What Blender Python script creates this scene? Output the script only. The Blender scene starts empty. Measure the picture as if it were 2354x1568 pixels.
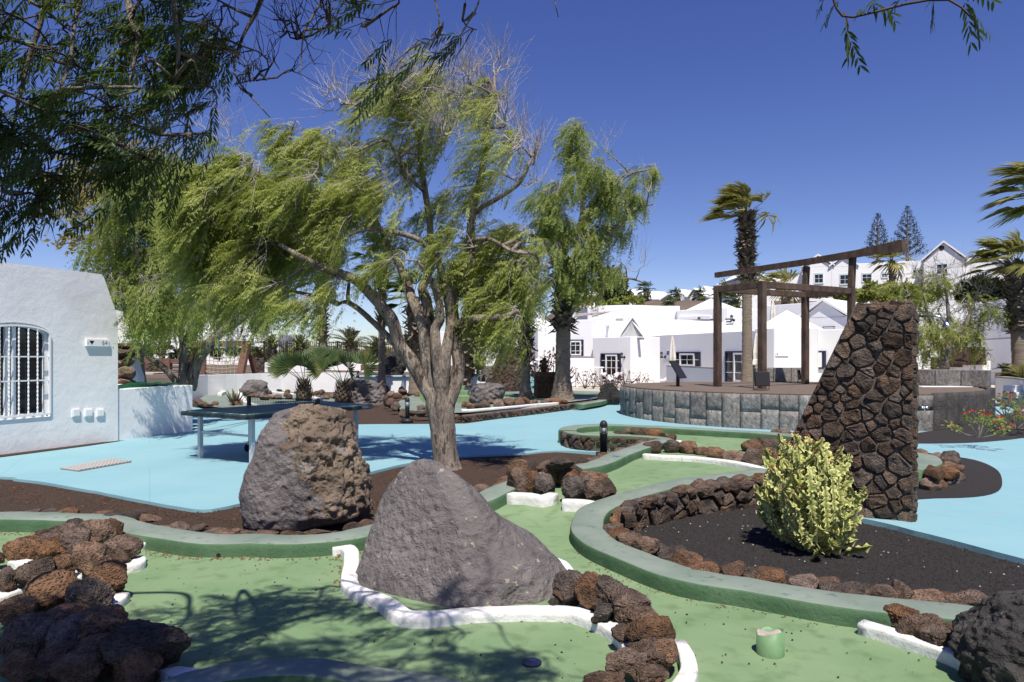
import bpy, bmesh, math, random
import numpy as np
from mathutils import Vector, Matrix, noise as mn
from mathutils.geometry import tessellate_polygon, delaunay_2d_cdt

R = math.radians
SC = bpy.context.scene
COL = SC.collection

# ------------------------------------------------------------------ camera
F, CX, HZ, H = 1634.0, 1176.5, 818.0, 1.62
cam_d = bpy.data.cameras.new('camera')
cam = bpy.data.objects.new('camera', cam_d)
COL.objects.link(cam)
cam.location = (0, 0, H)
cam.rotation_euler = (R(90), 0, 0)
cam_d.sensor_width = 36
cam_d.lens = 36 * F / 2353
cam_d.shift_y = 34 / 2353
cam_d.clip_start = 0.05
cam_d.clip_end = 6000
SC.camera = cam

# ------------------------------------------------------------------ sky and sun
SUN_EL = 61.0
SDX, SDY = 0.13, -0.99            # horizontal direction towards the sun (behind the camera)
world = bpy.data.worlds.new('World')
SC.world = world
world.use_nodes = True
wn = world.node_tree
wn.nodes.clear()
sky = wn.nodes.new('ShaderNodeTexSky')
sky.sky_type = 'NISHITA'
sky.sun_disc = False
sky.sun_elevation = R(SUN_EL)
sky.sun_rotation = math.atan2(SDX, SDY)
sky.altitude = 50
sky.air_density = 1.0
sky.dust_density = 0.2
sky.ozone_density = 3.2
bg = wn.nodes.new('ShaderNodeBackground')
bg.inputs['Strength'].default_value = 0.084
wo = wn.nodes.new('ShaderNodeOutputWorld')
hsv = wn.nodes.new('ShaderNodeHueSaturation')
hsv.inputs['Hue'].default_value = .528
hsv.inputs['Saturation'].default_value = 1.22
wn.links.new(sky.outputs[0], hsv.inputs['Color'])
# slight bluish air towards the horizon, the same all round
wtc = wn.nodes.new('ShaderNodeTexCoord'); wsep = wn.nodes.new('ShaderNodeSeparateXYZ')
wn.links.new(wtc.outputs['Generated'], wsep.inputs[0])
wmr = wn.nodes.new('ShaderNodeMapRange'); wmr.inputs[1].default_value = 0.0; wmr.inputs[2].default_value = .22; wmr.inputs[3].default_value = 1.0; wmr.inputs[4].default_value = 0.0
wn.links.new(wsep.outputs['Z'], wmr.inputs[0])
wmx = wn.nodes.new('ShaderNodeMix'); wmx.data_type = 'RGBA'; wmx.blend_type = 'MULTIPLY'
wn.links.new(wmr.outputs[0], wmx.inputs[0]); wn.links.new(hsv.outputs[0], wmx.inputs[6]); wmx.inputs[7].default_value = (1.0, .99, 1.22, 1)
wn.links.new(wmx.outputs[2], bg.inputs['Color'])
wn.links.new(bg.outputs[0], wo.inputs['Surface'])

sd = bpy.data.lights.new('sun', 'SUN')
sd.energy = 4.8
sd.angle = R(0.53)
sd.color = (1.0, 0.94, 0.845)
sun = bpy.data.objects.new('sun', sd)
COL.objects.link(sun)
ce = math.cos(R(SUN_EL))
sun.rotation_euler = Vector((SDX * ce, SDY * ce, math.sin(R(SUN_EL)))).to_track_quat('Z', 'Y').to_euler()
sun.location = (0, -20, 30)

SC.view_settings.view_transform = 'Standard'
SC.view_settings.look = 'None'
SC.view_settings.exposure = 0.4
SC.view_settings.gamma = 1.0
SC.view_settings.use_curve_mapping = False
SC.cycles.max_bounces = 6
SC.cycles.diffuse_bounces = 3
SC.cycles.transparent_max_bounces = 8

# ------------------------------------------------------------------ helpers
def P(px, py, D):
    return Vector(((px - CX) / F * D, D, H - (py - HZ) / F * D))

def G(px, py, z=0.0):
    return P(px, py, F * (H - z) / (py - HZ))

def GF(px, py, zf, off=0.0):
    z = off
    for _ in range(14):
        D = F * (H - z) / (py - HZ)
        z = 0.5 * z + 0.5 * (zf(D) + off)
    return P(px, py, F * (H - z) / (py - HZ))

def zmap(ox, oy, s):
    return lambda x, y: (ox + x * s, oy + y * s)
Z2 = zmap(0, 1034.0, .3404)
Z3 = zmap(517, 976.6, .3769)
Z4 = zmap(1149, 976.6, .3769)
Z5 = zmap(1666, 976.6, .3771)
Z6 = zmap(1091.6, 632, .2565)
Z7 = zmap(1551.1, 517, .2931)
Z8 = zmap(1893.6, 517, .2931)
ZM = zmap(861.75, 632, .2565)
ZL = zmap(574.5, 632, .2565)
ZT = zmap(574.5, 57.5, .3663)
ZH = zmap(0, 574.5, .3298)
ZP = zmap(275.8, 718, .14656)
ZF = zmap(574.5, 718.1, .14656)
ZQ = zmap(1062.8, 718.1, .14656)
ZR = zmap(1350.0, 718.1, .14656)

MATS = {}
def new_mesh(name, verts, faces, mats=(), mi=None, smooth=False):
    me = bpy.data.meshes.new(name)
    me.from_pydata([tuple(v) for v in verts], [], [tuple(f) for f in faces])
    for m in mats:
        me.materials.append(m)
    if mi is not None:
        me.polygons.foreach_set('material_index', np.array(mi, dtype=np.int32))
    if smooth:
        me.polygons.foreach_set('use_smooth', np.ones(len(me.polygons), dtype=bool))
    me.update()
    return me

def np_mesh(name, verts, quads, mats, smooth=False, attr=None):
    """fast mesh of quads / tris: verts (N,3), quads (M,k)"""
    me = bpy.data.meshes.new(name)
    nv, (nf, k) = len(verts), quads.shape
    me.vertices.add(nv)
    me.vertices.foreach_set('co', np.ascontiguousarray(verts, dtype=np.float32).ravel())
    me.loops.add(nf * k)
    me.loops.foreach_set('vertex_index', np.ascontiguousarray(quads, dtype=np.int32).ravel())
    me.polygons.add(nf)
    me.polygons.foreach_set('loop_start', np.arange(0, nf * k, k, dtype=np.int32))
    for m in mats:
        me.materials.append(m)
    me.update(calc_edges=True)
    if smooth:
        me.polygons.foreach_set('use_smooth', np.ones(nf, dtype=bool))
    if attr is not None:
        a = me.attributes.new('tint', 'FLOAT', 'POINT')
        a.data.foreach_set('value', np.ascontiguousarray(attr, dtype=np.float32))
    return me

def tag(o, label=None, cat=None, group=None, kind=None):
    if label: o['label'] = label
    if cat: o['category'] = cat
    if group: o['group'] = group
    if kind: o['kind'] = kind
    return o

def empty(name, loc, label, cat, group=None):
    o = bpy.data.objects.new(name, None)
    o.empty_display_size = 0.2
    o.location = loc
    COL.objects.link(o)
    return tag(o, label, cat, group)

def world_loc(o):
    v = Vector(o.location)
    if o.parent:
        v = o.matrix_parent_inverse @ v
        return o.parent['_m'] @ v if '_m' in o.parent else v
    return v

ROOTM = {}
def abs_matrix(o):
    m = Matrix.LocRotScale(o.location, o.rotation_euler, o.scale)
    if o.parent:
        return abs_matrix(o.parent) @ o.matrix_parent_inverse @ m
    return m

def put(name, me, parent=None, loc=None, rot=None, scale=None):
    o = bpy.data.objects.new(name, me)
    COL.objects.link(o)
    if loc is not None: o.location = loc
    if rot is not None: o.rotation_euler = rot
    if scale is not None: o.scale = scale
    if parent is not None:
        o.parent = parent
        o.matrix_parent_inverse = abs_matrix(parent).inverted()
    return o

def copy_tree(o, parent=None):
    c = o.copy()
    COL.objects.link(c)
    if parent is not None:
        c.parent = parent
    for ch in o.children:
        copy_tree(ch, c)
    return c

class MB:
    """collects shapes for one mesh"""
    def __init__(s):
        s.v, s.f, s.m = [], [], []
    def add(s, verts, faces, mi=0):
        b = len(s.v)
        s.v += [tuple(p) for p in verts]
        for f in faces:
            s.f.append(tuple(i + b for i in f)); s.m.append(mi)
        return s
    def box(s, c, size, rot=None, mi=0):
        x, y, z = (k / 2 for k in size)
        vs = [Vector((a * x, b * y, d * z)) for a in (-1, 1) for b in (-1, 1) for d in (-1, 1)]
        if rot is not None:
            vs = [rot @ v for v in vs]
        vs = [v + Vector(c) for v in vs]
        return s.add(vs, [(0, 1, 3, 2), (4, 6, 7, 5), (0, 4, 5, 1), (2, 3, 7, 6), (0, 2, 6, 4), (1, 5, 7, 3)], mi)
    def bar(s, a, b, w, h=None, mi=0, up=Vector((0, 0, 1))):
        a, b = Vector(a), Vector(b)
        h = h or w
        d = (b - a)
        L = d.length
        d.normalize()
        if abs(d.dot(up)) > .99: up = Vector((0, 1, 0))
        x = d.cross(up).normalized(); z = x.cross(d)
        m = Matrix((x, d, z)).transposed()
        return s.box((a + b) / 2, (w, L, h), m, mi)
    def tube(s, pts, rads, k=8, mi=0, cap=True):
        pts = [Vector(p) for p in pts]
        n = len(pts)
        b = len(s.v)
        prev = None
        for i, p in enumerate(pts):
            t = (pts[min(i + 1, n - 1)] - pts[max(i - 1, 0)])
            if t.length < 1e-9: t = Vector((0, 0, 1))
            t.normalize()
            if prev is None:
                u = t.cross(Vector((0, 0, 1)))
                if u.length < .1: u = t.cross(Vector((0, 1, 0)))
                u.normalize()
            else:
                u = prev - t * prev.dot(t)
                u.normalize()
            prev = u
            w = t.cross(u)
            r = rads[i] if hasattr(rads, '__len__') else rads
            for j in range(k):
                a = 2 * math.pi * j / k
                s.v.append(tuple(p + u * (r * math.cos(a)) + w * (r * math.sin(a))))
        for i in range(n - 1):
            for j in range(k):
                j2 = (j + 1) % k
                s.f.append((b + i * k + j, b + i * k + j2, b + (i + 1) * k + j2, b + (i + 1) * k + j)); s.m.append(mi)
        if cap:
            s.f.append(tuple(b + j for j in range(k))[::-1]); s.m.append(mi)
            s.f.append(tuple(b + (n - 1) * k + j for j in range(k))); s.m.append(mi)
        return s
    def lathe(s, c, prof, k=16, mi=0):
        c = Vector(c)
        return s.tube([c + Vector((0, 0, z)) for r, z in prof], [r for r, z in prof], k, mi)
    def prism(s, poly, z0, z1, mi=0, top=True, bottom=False, mitop=None):
        """poly: list of (x,y) ; z1 may be list"""
        n = len(poly)
        zt = z1 if hasattr(z1, '__len__') else [z1] * n
        b = len(s.v)
        s.v += [(p[0], p[1], z0) for p in poly] + [(p[0], p[1], zt[i]) for i, p in enumerate(poly)]
        area = sum(poly[i][0] * poly[(i + 1) % n][1] - poly[(i + 1) % n][0] * poly[i][1] for i in range(n))
        for i in range(n):
            j = (i + 1) % n
            f = (b + i, b + j, b + n + j, b + n + i)
            s.f.append(f if area > 0 else f[::-1]); s.m.append(mi)
        if top:
            for tri in tessellate_polygon([[Vector((p[0], p[1], 0)) for p in poly]]):
                a, bb, cc = (Vector((*poly[q][:2], 0)) for q in tri)
                if (bb - a).cross(cc - a).z < 0: tri = tri[::-1]
                s.f.append(tuple(b + n + q for q in tri)); s.m.append(mi if mitop is None else mitop)
                if bottom:
                    s.f.append(tuple(b + q for q in tri[::-1])); s.m.append(mi)
        return s
    def mesh(s, name, mats, smooth=False):
        return new_mesh(name, s.v, s.f, mats if isinstance(mats, (list, tuple)) else [mats], s.m, smooth)
    def put(s, name, mats, parent=None, smooth=False, bevel=0):
        o = put(name, s.mesh(name, mats, smooth), parent)
        if bevel:
            md = o.modifiers.new('bevel', 'BEVEL')
            md.width = bevel; md.segments = 2; md.limit_method = 'ANGLE'
        return o

def smooth_line(pts, step=0.12, closed=False):
    """Catmull-Rom through 3D points, resampled"""
    pts = [Vector(p) for p in pts]
    out = []
    n = len(pts)
    rng = n if closed else n - 1
    for i in range(rng):
        p1, p2 = pts[i], pts[(i + 1) % n]
        p0 = pts[i - 1] if (i > 0 or closed) else p1 * 2 - p2
        p3 = pts[(i + 2) % n] if (i + 2 < n or closed) else p2 * 2 - p1
        m = max(2, int((p2 - p1).length / step))
        for k in range(m):
            t = k / m
            out.append(0.5 * ((2 * p1) + (p2 - p0) * t + (2 * p0 - 5 * p1 + 4 * p2 - p3) * t * t + (3 * p1 - p0 - 3 * p2 + p3) * t ** 3))
    if not closed: out.append(pts[-1])
    return out

def offset_line(line, d):
    out = []
    for i, p in enumerate(line):
        t = line[min(i + 1, len(line) - 1)] - line[max(i - 1, 0)]
        nrm = Vector((t.y, -t.x, 0)).normalized()      # to the right of the direction of travel
        out.append(p + nrm * d)
    return out

# ------------------------------------------------------------------ materials
def material(name, c1, c2=None, scale=4, rough=.9, bump=.0, bscale=60, c3=None, c3scale=120, c3cut=.62, c3soft=.05, detail=6,
             pits=0, pscale=25, rnd=0, spec=.3, metal=0, coord='Object', stretch=None, bdist=.02, lo=.35, hi=.65):
    m = bpy.data.materials.new(name)
    m.use_nodes = True
    nt = m.node_tree
    b = nt.nodes['Principled BSDF']
    b.inputs['Roughness'].default_value = rough
    b.inputs['Specular IOR Level'].default_value = spec
    b.inputs['Metallic'].default_value = metal
    L = nt.links.new
    tc = nt.nodes.new('ShaderNodeTexCoord')
    src = tc.outputs[coord]
    if stretch:
        mp = nt.nodes.new('ShaderNodeMapping')
        mp.inputs['Scale'].default_value = stretch
        L(src, mp.inputs[0]); src = mp.outputs[0]
    if rnd:
        oi = nt.nodes.new('ShaderNodeObjectInfo')
        va = nt.nodes.new('ShaderNodeVectorMath'); va.operation = 'ADD'
        mu = nt.nodes.new('ShaderNodeMath'); mu.operation = 'MULTIPLY'; mu.inputs[1].default_value = 37.0
        L(oi.outputs['Random'], mu.inputs[0]); L(src, va.inputs[0]); L(mu.outputs[0], va.inputs[1])
        src = va.outputs[0]
    if c2 is None:
        b.inputs['Base Color'].default_value = (*c1, 1)
        colout = None
    else:
        nz = nt.nodes.new('ShaderNodeTexNoise')
        nz.inputs['Scale'].default_value = scale; nz.inputs['Detail'].default_value = detail; nz.inputs['Roughness'].default_value = .6
        L(src, nz.inputs['Vector'])
        cr = nt.nodes.new('ShaderNodeValToRGB')
        cr.color_ramp.elements[0].position = lo; cr.color_ramp.elements[1].position = hi
        cr.color_ramp.elements[0].color = (*c1, 1); cr.color_ramp.elements[1].color = (*c2, 1)
        L(nz.outputs['Fac'], cr.inputs[0])
        colout = cr.outputs[0]
        if c3 is not None:
            n3 = nt.nodes.new('ShaderNodeTexNoise')
            n3.inputs['Scale'].default_value = c3scale; n3.inputs['Detail'].default_value = 3
            L(src, n3.inputs['Vector'])
            r3 = nt.nodes.new('ShaderNodeValToRGB')
            r3.color_ramp.elements[0].position = c3cut; r3.color_ramp.elements[1].position = c3cut + c3soft
            L(n3.outputs['Fac'], r3.inputs[0])
            mx = nt.nodes.new('ShaderNodeMix'); mx.data_type = 'RGBA'
            L(r3.outputs[0], mx.inputs[0]); L(colout, mx.inputs[6]); mx.inputs[7].default_value = (*c3, 1)
            colout = mx.outputs[2]
        if rnd:
            hs = nt.nodes.new('ShaderNodeHueSaturation')
            mr = nt.nodes.new('ShaderNodeMapRange')
            mr.inputs[3].default_value = 1 - rnd; mr.inputs[4].default_value = 1 + rnd
            L(oi.outputs['Random'], mr.inputs[0]); L(mr.outputs[0], hs.inputs['Value'])
            mr2 = nt.nodes.new('ShaderNodeMapRange')
            mr2.inputs[3].default_value = .65; mr2.inputs[4].default_value = 1.2
            wr = nt.nodes.new('ShaderNodeMath'); wr.operation = 'FRACT'
            mm = nt.nodes.new('ShaderNodeMath'); mm.operation = 'MULTIPLY'; mm.inputs[1].default_value = 7.31
            L(oi.outputs['Random'], mm.inputs[0]); L(mm.outputs[0], wr.inputs[0]); L(wr.outputs[0], mr2.inputs[0])
            L(mr2.outputs[0], hs.inputs['Saturation'])
            L(colout, hs.inputs['Color']); colout = hs.outputs[0]
        L(colout, b.inputs['Base Color'])
    if bump:
        nb = nt.nodes.new('ShaderNodeTexNoise')
        nb.inputs['Scale'].default_value = bscale; nb.inputs['Detail'].default_value = 5; nb.inputs['Roughness'].default_value = .65
        L(src, nb.inputs['Vector'])
        h = nb.outputs['Fac']
        if pits:
            vo = nt.nodes.new('ShaderNodeTexVoronoi'); vo.inputs['Scale'].default_value = pscale
            L(src, vo.inputs['Vector'])
            mp2 = nt.nodes.new('ShaderNodeMapRange')
            mp2.inputs[1].default_value = .0; mp2.inputs[2].default_value = .45
            L(vo.outputs['Distance'], mp2.inputs[0])
            ad = nt.nodes.new('ShaderNodeMath'); ad.operation = 'MULTIPLY_ADD'; ad.inputs[1].default_value = pits
            L(mp2.outputs[0], ad.inputs[0]); L(h, ad.inputs[2]); h = ad.outputs[0]
        bp = nt.nodes.new('ShaderNodeBump')
        bp.inputs['Strength'].default_value = bump; bp.inputs['Distance'].default_value = bdist
        L(h, bp.inputs['Height']); L(bp.outputs[0], b.inputs['Normal'])
    MATS[name] = m
    return m

def leaf_material(name, c1, c2, c3, trans=.35, vein=None):
    m = bpy.data.materials.new(name)
    m.use_nodes = True
    nt = m.node_tree; L = nt.links.new
    b = nt.nodes['Principled BSDF']
    b.inputs['Roughness'].default_value = .5
    b.inputs['Specular IOR Level'].default_value = .4
    gi = nt.nodes.new('ShaderNodeNewGeometry')
    cr = nt.nodes.new('ShaderNodeValToRGB')
    e = cr.color_ramp.elements
    e[0].color = (*c1, 1); e[1].color = (*c3, 1)
    k = e.new(.55); k.color = (*c2, 1)
    tc = nt.nodes.new('ShaderNodeTexCoord')
    nz = nt.nodes.new('ShaderNodeTexNoise'); nz.inputs['Scale'].default_value = 1.7; nz.inputs['Detail'].default_value = 2
    L(tc.outputs['Object'], nz.inputs['Vector'])
    ma = nt.nodes.new('ShaderNodeMath'); ma.operation = 'MULTIPLY_ADD'; ma.inputs[1].default_value = .5
    mb = nt.nodes.new('ShaderNodeMath'); mb.operation = 'MULTIPLY_ADD'; mb.inputs[1].default_value = 1.3; mb.inputs[2].default_value = -.4
    L(nz.outputs['Fac'], mb.inputs[0])
    L(gi.outputs['Random Per Island'], ma.inputs[0]); L(mb.outputs[0], ma.inputs[2])
    L(ma.outputs[0], cr.inputs[0])
    L(cr.outputs[0], b.inputs['Base Color'])
    tr = nt.nodes.new('ShaderNodeBsdfTranslucent')
    hs = nt.nodes.new('ShaderNodeHueSaturation'); hs.inputs['Value'].default_value = 1.5; hs.inputs['Saturation'].default_value = 1.1
    L(cr.outputs[0], hs.inputs['Color']); L(hs.outputs[0], tr.inputs['Color'])
    mx = nt.nodes.new('ShaderNodeMixShader'); mx.inputs[0].default_value = trans
    L(b.outputs[0], mx.inputs[1]); L(tr.outputs[0], mx.inputs[2])
    L(mx.outputs[0], nt.nodes['Material Output'].inputs['Surface'])
    MATS[name] = m
    return m

def tint_material(name, c1, c2, rough=.6, c3=None):
    """colour along the point attribute 'tint' (0..1), c3 above 1.5"""
    m = material(name, c1, rough=rough)
    nt = m.node_tree; L = nt.links.new
    at = nt.nodes.new('ShaderNodeAttribute'); at.attribute_name = 'tint'
    cr = nt.nodes.new('ShaderNodeValToRGB')
    cr.color_ramp.elements[0].color = (*c1, 1); cr.color_ramp.elements[1].color = (*c2, 1)
    cr.color_ramp.elements[1].position = .5 if c3 else 1
    if c3:
        e = cr.color_ramp.elements.new(.85); e.color = (*c2, 1)
        e = cr.color_ramp.elements.new(1.0); e.color = (*c3, 1)
    L(at.outputs['Fac'], cr.inputs[0]); L(cr.outputs[0], nt.nodes['Principled BSDF'].inputs['Base Color'])
    return m

m_white = material('white_stucco', (.80, .795, .785), (.73, .73, .73), 1.2, .9, .32, 6, c3=(.66, .64, .60), c3scale=1.1, c3cut=.56, c3soft=.3, bdist=.03)
m_white_far = material('white_render', (.82, .82, .815), (.77, .77, .77), .5, .9)
m_white_paint = material('white_kerb_paint', (.76, .755, .74), (.56, .53, .48), 9, .85, .8, 26, c3=(.36, .32, .25), c3scale=13, c3cut=.64, c3soft=.12, lo=.38, hi=.78, bdist=.012)
m_blue = material('blue_floor_paint', (.20, .38, .43), (.24, .415, .46), .9, .75, .25, 45, c3=(.27, .38, .42), c3scale=3.1, c3cut=.58, c3soft=.2, detail=12, lo=.3, hi=.7, bdist=.008)
# faint joints in the painted floor
_nt = m_blue.node_tree; _b = _nt.nodes['Principled BSDF']
_br = _nt.nodes.new('ShaderNodeTexBrick')
_br.inputs['Scale'].default_value = 1.0; _br.inputs['Brick Width'].default_value = 3.6; _br.inputs['Row Height'].default_value = 2.9; _br.inputs['Mortar Size'].default_value = .006; _br.inputs['Mortar Smooth'].default_value = .3
_br.inputs['Color1'].default_value = _br.inputs['Color2'].default_value = (1, 1, 1, 1); _br.inputs['Mortar'].default_value = (.80, .83, .85, 1)
_tc = _nt.nodes.new('ShaderNodeTexCoord'); _mp = _nt.nodes.new('ShaderNodeMapping'); _mp.inputs['Rotation'].default_value = (0, 0, R(-27))
_nt.links.new(_tc.outputs['Object'], _mp.inputs[0]); _nt.links.new(_mp.outputs[0], _br.inputs['Vector'])
_mx = _nt.nodes.new('ShaderNodeMix'); _mx.data_type = 'RGBA'; _mx.blend_type = 'MULTIPLY'; _mx.inputs[0].default_value = 1
_src = _b.inputs['Base Color'].links[0].from_socket
_nt.links.new(_src, _mx.inputs[6]); _nt.links.new(_br.outputs['Color'], _mx.inputs[7]); _nt.links.new(_mx.outputs[2], _b.inputs['Base Color'])
m_carpet = material('green_carpet', (.135, .228, .11), (.215, .292, .16), 1.1, .95, .6, 200, c3=(.11, .175, .08), c3scale=6, c3cut=.52, c3soft=.25, detail=13, lo=.3, hi=.7, bdist=.006)
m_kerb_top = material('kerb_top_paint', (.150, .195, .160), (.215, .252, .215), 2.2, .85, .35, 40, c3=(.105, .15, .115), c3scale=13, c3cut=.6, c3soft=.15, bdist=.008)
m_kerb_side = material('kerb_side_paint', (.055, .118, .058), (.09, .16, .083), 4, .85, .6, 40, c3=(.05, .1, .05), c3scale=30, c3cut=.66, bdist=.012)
m_gravel = material('black_gravel', (.036, .032, .031), (.088, .077, .074), 75, .95, 1.0, 130, c3=(.15, .135, .125), c3scale=60, c3cut=.70, bdist=.05)
m_gravel_brown = material('brown_gravel', (.04, .028, .022), (.11, .068, .045), 45, .95, 1.0, 130, c3=(.17, .085, .035), c3scale=60, c3cut=.62, bdist=.03)
m_lava = material('brown_lava_rock', (.12, .074, .05), (.34, .20, .125), 2.6, .95, 1.0, 9, c3=(.2, .17, .14), c3scale=5, c3cut=.74, pits=.6, pscale=16, rnd=.3, bdist=.07)
m_lava_dark = material('dark_lava_rock', (.065, .05, .042), (.20, .145, .112), 2.2, .95, 1.0, 9, c3=(.14, .12, .1), c3scale=5, c3cut=.72, pits=.6, pscale=17, rnd=.3, bdist=.07)
m_tower = material('wall_lava_stone', (.055, .042, .033), (.185, .125, .09), 7, .95, 1.0, 40, c3=(.16, .13, .1), c3scale=12, c3cut=.74, pits=.6, pscale=60, rnd=.4, bdist=.05)
m_mortar = material('dark_mortar', (.075, .06, .048), (.17, .14, .112), 8, .95, .6, 30)
m_boulder = material('grey_boulder', (.12, .105, .105), (.20, .178, .172), 3, .92, 1.0, 16, c3=(.36, .31, .24), c3scale=17, c3cut=.655, detail=9, pits=.3, pscale=11, bdist=.06)
m_boulder_brown = material('brown_boulder', (.10, .074, .055), (.25, .19, .14), 1.8, .95, 1.0, 10, c3=(.22, .19, .17), c3scale=6, c3cut=.62, detail=9, pits=.3, pscale=20, bdist=.07)
m_boulder_black = material('black_boulder', (.028, .026, .026), (.07, .064, .06), 4, .95, 1.0, 12, c3=(.2, .18, .15), c3scale=9, c3cut=.68, pits=.6, pscale=17, bdist=.09)
m_block = material('chiselled_grey_block', (.15, .138, .125), (.31, .287, .262), 13, .95, 1.0, 26, rnd=.22, stretch=(1, 1, .55), bdist=.06)
m_block_plain = material('grey_plaster_stone', (.055, .05, .047), (.10, .092, .086), 5, .95, 1.0, 22, c3=(.17, .16, .15), c3scale=7, c3cut=.7, bdist=.05)
m_deck = material('brown_deck', (.115, .085, .066), (.18, .14, .11), 5, .9, .4, 60, stretch=(1, 4, 1))
m_rust = material('rusty_steel', (.05, .033, .024), (.115, .074, .053), 6, .8, .4, 60, stretch=(1, 1, .5))
m_rust2 = material('rusty_iron', (.05, .028, .018), (.16, .09, .05), 9, .8, .6, 30)
m_bark = material('pepper_bark', (.18, .142, .112), (.44, .37, .30), 9, .95, 1.0, 22, c3=(.11, .085, .066), c3scale=18, c3cut=.57, stretch=(1, 1, .2), bdist=.09)
m_bark_grey = material('grey_bark', (.12, .10, .085), (.30, .26, .21), 9, .95, 1.0, 24, c3=(.04, .033, .03), c3scale=14, c3cut=.6, stretch=(1, 1, .3), bdist=.06)
m_twig = material('dry_twig', (.26, .23, .21), (.44, .40, .37), 8, .9)
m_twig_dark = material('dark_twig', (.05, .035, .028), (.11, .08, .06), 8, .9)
m_palm = material('palm_trunk', (.17, .135, .10), (.29, .235, .18), 12, .95, 1.0, 14, c3=(.09, .07, .055), c3scale=9, c3cut=.66, stretch=(.25, .25, 3.2), bdist=.04)
m_boot = material('palm_leaf_bases', (.05, .038, .028), (.25, .2, .15), 5, .95, .6, 20)
m_black = material('black_metal', (.02, .02, .021), rough=.5)
m_iron = material('dark_iron', (.03, .027, .027), rough=.7)
m_glass = material('dark_glass', (.012, .014, .018), rough=.06, spec=.5)
m_lampglass = material('lamp_glass', (.4, .42, .42), rough=.15)
m_frame = material('white_frame', (.78, .79, .80), rough=.4)
m_frame_blue = material('blue_frame', (.016, .026, .075), rough=.5)
m_teal = material('teal_frame', (.36, .52, .54), rough=.6)
m_green_frame = material('green_frame', (.03, .16, .12), rough=.6)
m_tabletop = material('table_green', (.03, .085, .07), (.055, .14, .115), 3, .5, lo=.3, hi=.7)
m_tableside = material('table_edge', (.03, .034, .04), rough=.6)
m_leg = material('grey_leg', (.45, .48, .5), rough=.5)
m_rubber = material('black_rubber', (.015, .015, .015), rough=.8)
m_steel = material('chrome', (.6, .6, .62), rough=.2, metal=1)
m_tarp = material('green_tarp', (.004, .035, .02), (.010, .085, .042), 5, .5, .8, 7)
m_canvas = material('parasol_canvas', (.72, .68, .6), (.6, .56, .5), 6, .9)
m_plastic = material('white_plastic', (.8, .8, .8), rough=.4)
m_rope = material('beige_rope', (.4, .34, .25), rough=.9)
m_bluec = material('blue_plastic', (.04, .12, .4), rough=.5)
m_wood = material('play_wood', (.12, .062, .042), (.2, .11, .075), 6, .8, stretch=(1, 1, 4))
m_brown_fence = material('brown_slats', (.1, .075, .06), (.16, .12, .1), 6, .9)
m_terrain = material('dry_terrain', (.10, .075, .055), (.17, .13, .1), .25, .95, .4, 2)
m_hill = material('far_hill', (.135, .105, .115), (.175, .14, .145), .01, .95)
m_hill_red = material('red_hill', (.14, .07, .04), (.17, .1, .06), .05, .95)
m_patio = material('patio_concrete', (.42, .37, .31), (.48, .43, .37), 1.5, .9)
m_litter = material('red_litter', (.13, .045, .02), (.2, .09, .04), 30, .95)
m_needle = material('dead_leaf', (.16, .13, .10), (.09, .06, .045), 6, .9)
m_concrete = material('pale_concrete', (.34, .30, .26), (.42, .38, .33), 30, .95, .5, 90)
m_tube = material('green_tube', (.12, .235, .10), (.19, .3, .16), 9, .5, c3=(.5, .5, .45), c3scale=30, c3cut=.74)
m_plate = material('grey_plate', (.20, .185, .17), (.26, .24, .22), 30, .95)
m_stud = material('plate_stud', (.42, .40, .38), rough=.8)
m_text = material('sign_text', (.03, .03, .035), rough=.6)
m_textgrey = material('sign_grey', (.3, .28, .27), rough=.6)
m_textwhite = material('sign_white', (.8, .8, .8), rough=.6)
m_numblue = material('number_blue', (.05, .16, .42), rough=.7)
m_cream = material('water_stain', (.5, .48, .45), rough=.9)

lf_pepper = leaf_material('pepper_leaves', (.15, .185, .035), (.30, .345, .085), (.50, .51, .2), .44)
lf_pepper_dark = leaf_material('pepper_leaves_dark', (.105, .15, .03), (.225, .275, .065), (.40, .42, .14), .44)  # deeper leaf tones of the left tree and the one behind the palm
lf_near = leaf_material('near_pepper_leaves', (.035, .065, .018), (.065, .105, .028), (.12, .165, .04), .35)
lf_broad = leaf_material('broad_leaves', (.14, .13, .03), (.27, .235, .06), (.4, .3, .12), .4)
lf_euc = leaf_material('eucalyptus_leaves', (.016, .026, .010), (.05, .06, .02), (.1, .095, .035))
lf_fan = leaf_material('fan_palm_leaves', (.024, .05, .014), (.055, .095, .024), (.19, .17, .05), .3)
lf_fan_dry = leaf_material('windblown_palm_leaves', (.08, .10, .02), (.19, .19, .05), (.45, .37, .15), .3)
lf_feather = leaf_material('feather_palm_leaves', (.03, .04, .012), (.075, .08, .025), (.2, .155, .05), .3)
lf_hedge = leaf_material('hedge_leaves', (.13, .165, .03), (.24, .27, .065), (.36, .35, .12), .4)
lf_bushdark = leaf_material('dark_bush_leaves', (.015, .024, .012), (.035, .045, .02), (.07, .07, .035))
lf_pine = leaf_material('pine_needles', (.012, .02, .012), (.025, .035, .02), (.05, .055, .03))
lf_red = leaf_material('red_leaves', (.05, .010, .010), (.11, .026, .022), (.18, .06, .05))
lf_flower = leaf_material('red_petals', (.4, .01, .01), (.55, .02, .02), (.6, .06, .04), .2)
# ------------------------------------------------------------------ terrain and hills
def sstep(a, b, x):
    t = min(1, max(0, (x - a) / (b - a)))
    return t * t * (3 - 2 * t)

def terrain_z(x, y):
    z = -0.05
    right = sstep(-4, 16, x)
    z += right * sstep(50, 86, y) * 8.3
    z += (1 - right) * sstep(60, 140, y) * 2.0
    z += right * sstep(86, 220, y) * 9
    return z

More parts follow.
